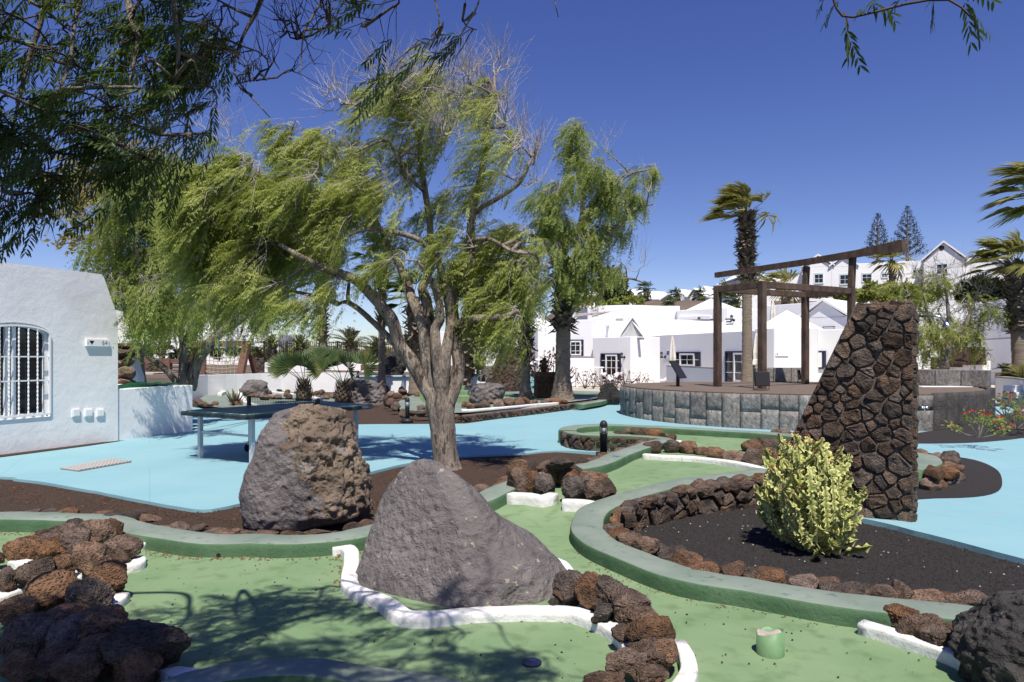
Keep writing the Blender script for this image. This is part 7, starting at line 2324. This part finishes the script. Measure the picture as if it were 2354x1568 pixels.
for k in range(46):
    # one rooted arm with its own side arms
    a = k * 2.39996
    t = (k + .5) / 46
    rad = .41 * math.sqrt(t)
    topz = .27 + .60 * (1 - t ** 2.2) * rn.uniform(.75, 1.08)
    rad *= rn.uniform(.85, 1.25)
    tx = rad * math.cos(a) * (1.0 if math.cos(a) < 0 else .85) - .03
    end = bb_ + Vector((tx, rad * math.sin(a) * .9, topz))
    st_ = bb_ + Vector((.10 * math.cos(a), .10 * math.sin(a), 0))
    mid = st_.lerp(end, .5) + Vector((.09 * math.cos(a), .09 * math.sin(a), -.03))
    main_ = smooth_line([st_, mid, end, end + Vector((rn.gauss(0, .03), rn.gauss(0, .03), .1))], .02)
    stems = [(main_, .027)]
    tips = [(main_[-1], 0, .035)] if rn.random() < .75 and topz > .42 else []
    L_ = len(main_)
    for s in range(rn.choice([10, 12, 14])):
        i = int(L_ * rn.uniform(.15, .95)); p = main_[min(L_ - 1, i)]
        b2 = rn.uniform(0, 6.28)
        d = Vector((math.cos(b2), math.sin(b2), rn.uniform(-.1, 1.0))).normalized()
        ll = rn.uniform(.05, .13)
        q = [p + d * (ll * j / 7) + Vector((0, 0, .04 * (j / 7) ** 2)) for j in range(8)]
        stems.append((q, rn.uniform(.022, .031)))
        if rn.random() < .4 and q[-1].z > .38: tips.append((q[-1], 0, .03))
    spurge_obj(stems, tips)
for k in range(5):
    a = rn.uniform(0, 6.28); r_ = rn.uniform(.12, .36)
    p = bb_ + Vector((r_ * math.cos(a), r_ * math.sin(a), rn.uniform(-.01, .05)))
    q = [p + Vector((math.cos(a) * .2 * j / 6, math.sin(a) * .2 * j / 6, .09 * j / 6)) for j in range(7)]
    spurge_obj([(q, .034)], [])

# candelabra cactus in the distance, tall green cactus by the trunk
def cactus(label, base, arms, r, m, cat='cactus', group='candelabra cacti'):
    root = empty('candelabra_cactus', base, label, cat, group)
    for pts in arms:
        b = MB()
        ln = smooth_line([Vector(p) for p in pts], .12)
        n = len(ln)
        k = 10
        b.tube(ln, [r * (1 if i < n - 2 else .8 - .35 * (i - n + 2)) for i in range(n)], k)
        for i in range(n):
            for j in range(k):
                if j % 2:
                    v = Vector(b.v[i * k + j]); b.v[i * k + j] = tuple(ln[i] + (v - ln[i]) * .72)
        b.put('arm', m, root)
m_cact = material('cactus_skin', (.16, .2, .05), (.30, .32, .11), 6, .7)
def zq(x, y, D): return P(*ZQ(x, y), D)
d = 30
cb = zq(245, 985, d)
arms = [[zq(245, 985, d), zq(245, 850, d), zq(232, 580, d)]]
for x0, y0, x1, y1, dd in [(240, 830, 190, 590, -.2), (245, 820, 262, 590, .2), (245, 790, 215, 600, .3), (250, 850, 290, 680, -.2), (255, 880, 340, 660, .2), (255, 870, 320, 690, -.3), (240, 860, 200, 680, 0), (300, 850, 312, 720, .1), (248, 840, 240, 640, -.3), (320, 830, 350, 690, .2)]:
    arms.append([zq(x0, y0, d), zq((x0 + x1) / 2 + (x1 - x0) * .4, y0 - 40, d + dd), zq(x1, y1, d + dd)])
cactus('tall yellow-green candelabra cactus left of the distant shower wall', cb, arms, .085, m_cact)
d = 31.5
b0 = P(968, 850, d)
arms = [[P(968, 865, d), P(966, 800, d), P(964, 762, d)], [P(968, 830, d), P(975, 815, d + .2), P(976, 770, d + .2)], [P(968, 835, d), P(960, 820, d - .2), P(957, 775, d - .2)], [P(968, 850, d), P(980, 830, d), P(982, 800, d)]]
cactus('pale candelabra cactus glimpsed between the forks of the big tree', b0, arms, .09, m_cact)

# agave-like dead plant by the table
da = G(540, 935, .05)
dp_ = empty('dry_agave', da, 'dry brown agave rosette at the rocks behind the ping-pong table', 'agave')
rn = random.Random(6)
for k in range(18):
    a = k * 2.4; e = .5 + .95 * (k / 18)
    d = Vector((math.cos(a) * math.cos(e), math.sin(a) * math.cos(e), math.sin(e)))
    L_ = rn.uniform(.35, .62)
    s = d.cross(Vector((0, 0, 1))).normalized() * .045
    q = d.cross(s).normalized() * .03
    p = da + d * .03
    m1 = p + d * L_ * .5; tp2 = p + d * L_ + Vector((0, 0, .04))
    MB().add([p - s * .8, p + s * .8, m1 + s, m1 - s, tp2, p - q, m1 - q], [(0, 1, 2, 3), (3, 2, 4), (0, 3, 6, 5), (1, 5, 6, 2), (3, 4, 6), (2, 6, 4)]).put('leaf', m_needle, dp_)

# ------------------------------------------------------------------ bollard lamps
def bollard(base, h, r, label, ring=False, group='black bollard lamps'):
    root = empty('bollard_lamp', base, label, 'bollard lamp', group)
    base = Vector(base)
    hh = h * .62
    MB().lathe(base, [(r, 0), (r, hh - .01), (r * 1.1, hh), (r * 1.1, hh + .012), (r * .9, hh + .013)], 18).put('post', m_black, root, True)
    b = MB()
    for k in range(6):
        a = k * math.pi / 3
        p = base + Vector((math.cos(a) * r * .97, math.sin(a) * r * .97, hh))
        b.bar(p, p + Vector((0, 0, h * .22)), .008)
    b.put('cage', m_iron, root)
    MB().lathe(base + Vector((0, 0, hh + .01)), [(r * .8, 0), (r * .8, h * .21)], 14).put('lens', m_lampglass, root, True)
    zc = hh + h * .22
    MB().lathe(base + Vector((0, 0, zc)), [(r * 1.05, 0), (r * 1.05, h * .04)] + [(r * 1.05 * math.cos(R(a)), h * .04 + r * 1.2 * math.sin(R(a))) for a in (20, 40, 60, 80)], 18).put('cap', m_black, root, True)
    if ring: MB().lathe(base, [(r * 2.6, 0), (r * 2.6, .1), (r * 1.1, .12)], 18).put('base_ring', m_black, root, True)
bollard(P(1387, 1047, 11.7), .575, .062, 'nearest black bollard lamp with clear lantern, in front of the round stone-edged green')
bollard(G(936, 973), .63, .055, 'short black bollard lamp with round base ring left of the tree trunk', True)
bollard(P(1407, 893, 33.5), .4, .07, 'black bollard lamp among the red-leaved plants by the glass door')
bollard(G(822, 915), .95, .06, 'black bollard lamp top peeping over the grey boulder')
bollard(P(1424, 905, 30) if False else G(1241, 905), .55, .06, 'black bollard lamp between pedestal and thick palm trunk')

# cup marker tube on the right green, hole disc
tb = G(1770, 1502)
tube = empty('cup_tube', tb, 'short green tube filled with sand standing on the right green', 'tube')
TD = tb.y
b = MB()
n = 28
r_ = 31 * TD / F
h0 = 50 * TD / F
vs = []
for j in range(n):
    a = 2 * math.pi * j / n
    h = h0 * (1.0 + .16 * math.sin(a + 2.2) + (.10 if 1.3 < a < 1.9 else 0))
    c, s = math.cos(a), math.sin(a)
    vs += [(tb.x + r_ * c, tb.y + r_ * s, 0), (tb.x + r_ * c, tb.y + r_ * s, h), (tb.x + r_ * .93 * c, tb.y + r_ * .93 * s, h), (tb.x + r_ * .93 * c, tb.y + r_ * .93 * s, h0 * .6)]
fs = []
for j in range(n):
    a, c = j * 4, ((j + 1) % n) * 4
    for k in range(3): fs.append((a + k, c + k, c + k + 1, a + k + 1))
put('tube_wall', new_mesh('tube_wall', vs, fs, [m_tube], None, True), tube)
put('sand_fill', new_mesh('sand_fill', [(tb.x + r_ * .925 * math.cos(2 * math.pi * j / n), tb.y + r_ * .925 * math.sin(2 * math.pi * j / n), h0 * (.88 + .12 * math.sin(j * .7))) for j in range(n)] + [(tb.x, tb.y, h0 * .97)], [(j, (j + 1) % n, n) for j in range(n)], [m_concrete], None, True), tube)
hc_ = G(1222, 1526)
tag(MB().lathe((hc_.x, hc_.y, .004), [(.052, 0), (.052, .008)], 22).put('golf_hole', m_frame_blue, None), 'dark blue golf hole disc on the shaded front green', 'golf hole')
hc_ = GF(1553, 1076, zg)
# drain holes at the foot of the kerbs
for px, py, lab in ((506, 1282, 'dark drain hole at the foot of the left green kerb'), (1932, 1432, 'dark drain hole at the foot of the right green kerb')):
    c = G(px, py - 3)
    mm = MB().tube([c + Vector((0, -.035, .018)), c + Vector((0, .06, .018))], .018, 12)
    tag(mm.put('drain_hole', m_rubber), lab, 'drain hole')
# painted number on the kerb
c5 = GF(1414, 1049, zg, KH + .004)
n5 = lettering('5', .15, c5 + Vector((0, 0, .003)), Vector((-.8, -.55, 0)), Vector((.55, -.8, 0)), m_numblue, None, 'painted_number')
tag(n5, 'blue number 5 painted on the top of the far kerb', 'number')
# short pipes
for px, py, lab in ((1581, 1160, 'short white pipe end in the stone ring of the black gravel bed'), (2184, 1063, 'short white pipe end at the far stone ring on the right')):
    c = G(px, py)
    tag(MB().tube([c + Vector((0, .15, .05)), c + Vector((.02, -.05, .04))], .022, 10).put('pipe', m_plastic, None, True), lab, 'pipe')

# driftwood-like stone sculpture on the blue floor
sc_b = G(1405, 931)
scu = empty('stone_sculpture', sc_b, 'three leaning dark stones piled as a sculpture beside the blue floor', 'stone sculpture')
D_ = sc_b.y
for (x0, y0, x1, y1, w), s in (((1172, 1165, 1135, 1050, 75), 1), ((1225, 1168, 1285, 1040, 80), 2), ((1125, 1030, 1285, 1040, 60), 3)):
    a, c = P(*Z6(x0, y0), D_), P(*Z6(x1, y1), D_)
    v = c - a
    me = ROCK_M[s]
    o = put('stone', rock_mesh(120 + s, m_boulder_black, 4, 'stone'), scu, loc=(a + c) / 2, rot=v.to_track_quat('Z', 'Y').to_euler(), scale=(w * .2565 * D_ / F, .5, v.length * 1.15))
# rusty pedestal with iron sculpture
pb_ = P(*Z6(625, 1095), 24.6)
ped = empty('rusty_pedestal', pb_, 'rusty column pedestal of steel strips carrying a machine-part sculpture', 'pedestal')
zt2 = P(*Z6(625, 905), 24.6).z
MB().box((pb_.x, pb_.y, (zt2 + .0) / 2 + .05), (.62, .62, zt2 - .1)).put('core', m_rust, ped)
for k in range(10):
    xx = pb_.x - .36 + .72 * k / 9
    MB().box((xx, pb_.y - .36, zt2 / 2 + .05), (.055, .06, zt2 - .1)).put('strip', m_rust2, ped)
    MB().box((pb_.x + .36, pb_.y - .33 + .66 * k / 9, zt2 / 2 + .05), (.06, .045, zt2 - .1)).put('strip', m_rust2, ped)
MB().box((pb_.x, pb_.y, zt2 + .06), (.92, .92, .14)).put('top_plate', m_rust2, ped, bevel=.01)
for k in range(4):
    MB().tube([(pb_.x - .33 + .22 * k, pb_.y - .455, zt2 + .06), (pb_.x - .33 + .22 * k, pb_.y - .48, zt2 + .06)], .03, 8).put('bolt', m_rust2, ped)
scb = Vector((pb_.x - .04, pb_.y, zt2 + .13))
ms = empty('iron_sculpture', scb, 'sculpture of rusty welded machine parts and bolts on the pedestal', 'sculpture')
rn = random.Random(15)
MB().tube([scb, scb + Vector((0, 0, .2)), scb + Vector((-.03, 0, .3))], [.08, .13, .11], 10).put('body', m_rust2, ms, True)
for k, (dx, dz, r2) in enumerate([(.02, .42, .075), (-.09, .35, .06), (.08, .33, .06), (.01, .25, .09), (-.12, .22, .05), (.11, .2, .05)]):
    c = scb + Vector((dx, -.1, dz))
    MB().tube([c + Vector((0, -.1, .02)), c + Vector((0, .12, 0))], r2, 12).put('gear', m_rust2, ms)
    MB().tube([c + Vector((0, -.125, .02)), c + Vector((0, -.1, .02))], r2 * .45, 10).put('bolt', m_iron, ms)

# garden furniture on the patio
def chair_lounger(base, yaw, label):
    root = empty('sun_lounger', base, label, 'sun lounger', 'white sun loungers on the patio')
    m_ = Matrix.Rotation(yaw, 3, 'Z'); B3 = Vector(base)
    T = lambda x, y, z: B3 + m_ @ Vector((x, y, z))
    MB().bar(T(-.9, 0, .34), T(.35, 0, .34), .62, .06).put('seat', m_plastic, root)
    MB().bar(T(.35, 0, .35), T(.95, 0, .72), .62, .05).put('backrest', m_plastic, root)
    for x in (-.8, .4):
        for y in (-.26, .26): MB().bar(T(x, y, .31), T(x, y, 0), .05, .05).put('leg', m_plastic, root)
chair_lounger((*X(1425, 35.5), .03), 2.6, 'white sun lounger among the red plants before the glass door')
chair_lounger((*X(1385, 36.5), .03), .3, 'white sun lounger with its back flat, left of the bollard lamp')
chair_lounger((*X(1523, 37.0), .03), .5, 'pale sun lounger with raised back just left of the small patio wall')
chair_lounger((*X(1192, 33.2), .76), .2, 'white sun lounger on the upper terrace behind the slim palm trunk')
chair_lounger((*X(1168, 33.6), .76), .3, 'white sun lounger on the upper terrace right of the distant shower wall')
tbp = Vector((*X(1353, 36.3), .03))
t = empty('side_table', tbp, 'white plastic table against the patio wall near the glass door', 'table')
MB().box(tbp + Vector((0, 0, 1.0)), (1.45, .7, .06)).put('tabletop', m_plastic, t)
for x in (-.62, .62):
    for y in (-.28, .28): MB().box(tbp + Vector((x, y, .485)), (.09, .09, .97)).put('leg', m_plastic, t)
parasol(Vector((*X(1545, 34.5), .03)), 2.55, 'folded cream parasol in front of the bungalow window left of the pergola')
parasol(Vector((*X(1738, 27.6), .6)), 1.9, 'folded cream parasol beside the tall palm trunk inside the pergola')
parasol(Vector((*X(1124, 34.9), .75)), 2.3, 'folded cream parasol left of the distant shower wall')
parasol(Vector((*X(1194, 34.6), .75)), 2.4, 'folded cream parasol behind the slim palm trunk')

# red-leaved plants
def red_plant(base, h, label, seed, lf=None, flowers=False, spread=.5, dens=60, group='red-leaved plants by the bungalows'):
    global NR
    NR = np.random.default_rng(seed)
    rn = random.Random(seed)
    root = empty('potted_plant' if False else 'red_plant' if not flowers else 'flowering_spurge', base, label, 'plant', group)
    base = Vector(base)
    b = MB(); O, Dv, FO, FD2 = [], [], [], []
    for k in range(12 if flowers else 8):
        a = k * 2.4 + rn.uniform(-.3, .3); e = rn.uniform(.35, 1.3)
        d = Vector((math.cos(a) * math.cos(e), math.sin(a) * math.cos(e), math.sin(e)))
        tip = base + Vector((d.x * spread * h * 1.5, d.y * spread * h * 1.5, d.z * h))
        m1 = base.lerp(tip, .5) + Vector((rn.gauss(0, .03), 0, -.03))
        b.tube([base, m1, tip], [.016 * h * 1.3, .012 * h * 1.3, .007 * h * 1.3], 5)
        for q in range(dens // 8):
            s = rn.uniform(.6, 1.02)
            p = base.lerp(tip, s) + Vector((rn.gauss(0, .05), rn.gauss(0, .05), rn.gauss(0, .05))) * h * 1.4
            O.append(tuple(p)); Dv.append((rn.gauss(d.x, .6), rn.gauss(d.y, .6), rn.gauss(.5, .4)))
        if flowers and rn.random() < .9:
            for q in range(7):
                FO.append(tuple(tip + Vector((rn.gauss(0, .02), rn.gauss(0, .02), .02)))); FD2.append((rn.gauss(0, 1), rn.gauss(0, 1), .6))
    b.put('stems', m_bark_grey if flowers else m_twig_dark, root)
    put('leaves', leaf_cloud(np.array(O), np.array(Dv), .13 * h if not flowers else .085 * h + .02, .035 * h if not flowers else .02, [lf or lf_red], 'leaves'), root)
    if FO: put('flowers', leaf_cloud(np.array(FO), np.array(FD2), .04, .016, [lf_flower], 'flowers'), root)['kind'] = 'stuff'
for i, (zx, zy, h, D_, z0, lab) in enumerate([(1150, 1005, 1.0, 34.5, .03, 'red-leaved plant left of the small bollard lamp by the glass door'), (1255, 1000, .8, 34.8, .03, 'red-leaved plant under the glass door'), (1340, 1000, 1.1, 34.6, .03, 'taller red-leaved plant right of the glass door'),
                                       (985, 1030, .9, 34.4, .03, 'red-leaved plant in front of the white side table'), (1060, 1035, .6, 34.4, .03, 'low red-leaved plant right of the white side table'), (1480, 980, .8, 36.5, .03, 'sparse red-leaved plant near the platform edge'), (1355, 1045, .8, 33.8, .03, 'small red-leaved plant in front of the lounger'),
                                       (540, 870, 1.3, 33.0, .75, 'red-leaved bush left of the iron sculpture'), (392, 830, 1.0, 33.4, .75, 'red-leaved plant right of the distant shower wall'), (700, 985, 1.6, 30.5, 0, 'red-leaved plant between pedestal and thick palm trunk'), (640, 860, 1.2, 33.4, .75, 'red-leaved bush behind the iron sculpture'), (-60, 830, .9, 33.3, .75, 'red plants behind the tall cactus')]):
    px, py = Z6(zx, zy)
    red_plant((*X(px, D_), z0), h, lab, 30 + i)
for i, (px, py, D_, h, z0, lab) in enumerate([(2252, 1004, 12.4, .45, .10, 'thorny red-flowered spurge in front of the platform on the right'), (2335, 985, 14.2, .42, .12, 'red-flowered spurge at the right edge on black gravel'), (2310, 958, 16.5, .55, .08, 'dark red-flowered spurge beside the platform edge'), (2380, 960, 14.5, .6, .1, 'red-flowered spurge cut by the right picture edge')]):
    b2 = P(px, py, D_)
    red_plant((b2.x, b2.y, b2.z - .02), h, lab, 60 + i, lf_hedge, True, .75, 170, 'red-flowered spurges on the right bed')
# small cycads in the planter
for px, lab, D_ in ((2309, 'small dark cycad on its stub in the right planter', 26.5), (2322, 'low cycad beside the palm foot in the right planter', 26.3)):
    base = Vector((*X(px, D_), .80))
    root = empty('cycad', base, lab, 'cycad', 'cycads in the planter')
    hs = .34 if px == 2309 else .08
    MB().tube([base, base + Vector((0, 0, hs))], [.13, .10], 8).put('trunk', m_boot, root)
    rn = random.Random(px)
    for k in range(12):
        a = k * 2.4; e = .25 + .9 * k / 12
        feather_frond(base + Vector((0, 0, hs)), (math.cos(a) * math.cos(e), math.sin(a) * math.cos(e), math.sin(e)), .42, rn, lf_bushdark, root, .4, 10, .09, None, .012)
    
rn = random.Random(2)
# agave-like clump at the planter's right end
base = Vector((*X(2350, 25.5), .82))
root = empty('feather_palm', base, 'yellow-green young feather palm at the right edge in the planter', 'palm', 'feather palms behind the fence')
for k in range(10):
    a = k * 2.4; e = .5 + .8 * k / 10
    feather_frond(base, (math.cos(a) * math.cos(e), math.sin(a) * math.cos(e), math.sin(e)), 1.0, rn, lf_fan_dry, root, .4, 16, .2, Vector((-.2, 0, 0)), .012)

# ------------------------------------------------------------------ loose stuff: pebbles and litter
def scatter(name, n, area, size, m, zf, seed, flat=.6):
    rn = random.Random(seed)
    b = MB()
    k = 0
    while k < n:
        p = area(rn)
        if p is None: continue
        k += 1
        s = size * rn.uniform(.5, 1.5)
        z = zf(p[0], p[1])
        c = Vector((p[0], p[1], z + s * .25))
        a = rn.uniform(0, 6.28)
        i = len(b.v)
        for q in range(5):
            b.v.append(tuple(c + Vector((math.cos(a + q * 1.257) * s * rn.uniform(.7, 1.1), math.sin(a + q * 1.257) * s * rn.uniform(.7, 1.1), rn.uniform(-.2, .2) * s))))
        b.v.append(tuple(c + Vector((0, 0, s * flat))))
        b.f += [(i + q, i + (q + 1) % 5, i + 5) for q in range(5)]; b.m += [0] * 5
    o = b.put(name, m)
    o['kind'] = 'stuff'
bedpoly = [G(x, y, -.08) for x, y in [(1430, 1260), (1480, 1200), (1560, 1170), (1700, 1130), (1800, 1160), (1975, 1200), (2353, 1290), (2360, 1400), (2000, 1350), (1700, 1310), (1550, 1290)]]
def inpoly(poly):
    x0, x1 = min(p.x for p in poly), max(p.x for p in poly); y0, y1 = min(p.y for p in poly), max(p.y for p in poly)
    def f(rn):
        x, y = rn.uniform(x0, x1), rn.uniform(y0, y1)
        c = False
        for i in range(len(poly)):
            a, b_ = poly[i], poly[i - 1]
            if (a.y > y) != (b_.y > y) and x < (b_.x - a.x) * (y - a.y) / (b_.y - a.y) + a.x: c = not c
        return (x, y) if c else None
    return f
scatter('gravel', 9000, inpoly(bedpoly), .009, m_gravel, lambda x, y: -.052, 1, .9)
scatter('gravel', 120, inpoly(bedpoly), .007, m_concrete, lambda x, y: -.046, 2, .9)
lb = [G(x, y, -.06) for x, y in [(-40, 1115), (105, 1122), (400, 1178), (560, 1170), (850, 1100), (1000, 1070), (1290, 1042), (1300, 1060), (1110, 1120), (900, 1180), (560, 1215), (300, 1180), (-40, 1160)]]
scatter('gravel', 3000, inpoly(lb), .011, m_gravel_brown, lambda x, y: -.034, 3, .8)
scatter('leaf_litter', 900, inpoly(lb), .012, m_litter, lambda x, y: -.028, 4, .25)
grp = [G(x, y) for x, y in [(300, 1300), (800, 1290), (830, 1370), (950, 1430), (1420, 1480), (1400, 1560), (500, 1560), (300, 1440)]]
scatter('pebbles', 90, inpoly(grp), .006, m_gravel, lambda x, y: .004, 5)
grp = [G(x, y) for x, y in [(1320, 1300), (1400, 1310), (1900, 1440), (2000, 1460), (2250, 1560), (1600, 1560), (1560, 1480), (1420, 1340)]]
scatter('pebbles', 60, inpoly(grp), .006, m_gravel, lambda x, y: .004, 6)
def along(line, d0, d1, z):
    def f(rn):
        i = rn.randrange(1, len(line)); p = line[i]; t = (line[i] - line[i - 1]).normalized(); n = Vector((t.y, -t.x))
        d = d0 + (d1 - d0) * rn.random() ** 2
        return (p.x + n.x * d + rn.uniform(-.05, .05), p.y + n.y * d + rn.uniform(-.05, .05))
    return f
scatter('leaf_litter', 700, along([p for p in L1 if p.x < -.9], .16, .24, 0), .008, m_litter, lambda x, y: .003, 7, .2)
wl1 = smooth_line([G(x, y) for x, y in [(768, 1262), (800, 1275), (800, 1340), (850, 1372), (905, 1400), (960, 1420), (1200, 1408), (1340, 1418), (1410, 1452), (1440, 1490)]], .06)
scatter('leaf_litter', 420, along(wl1, .0, .12, 0), .008, m_litter, lambda x, y: .003, 8, .2)
scatter('leaf_litter', 160, along(smooth_line([G(775, 1263), G(800, 1275)], .03), .0, .05, 0), .012, m_litter, lambda x, y: .004, 9, .3)
scatter('leaf_litter', 260, along([p for p in L3 if p.y < 6], .16, .22, 0), .006, m_litter, lambda x, y: .003, 10, .2)
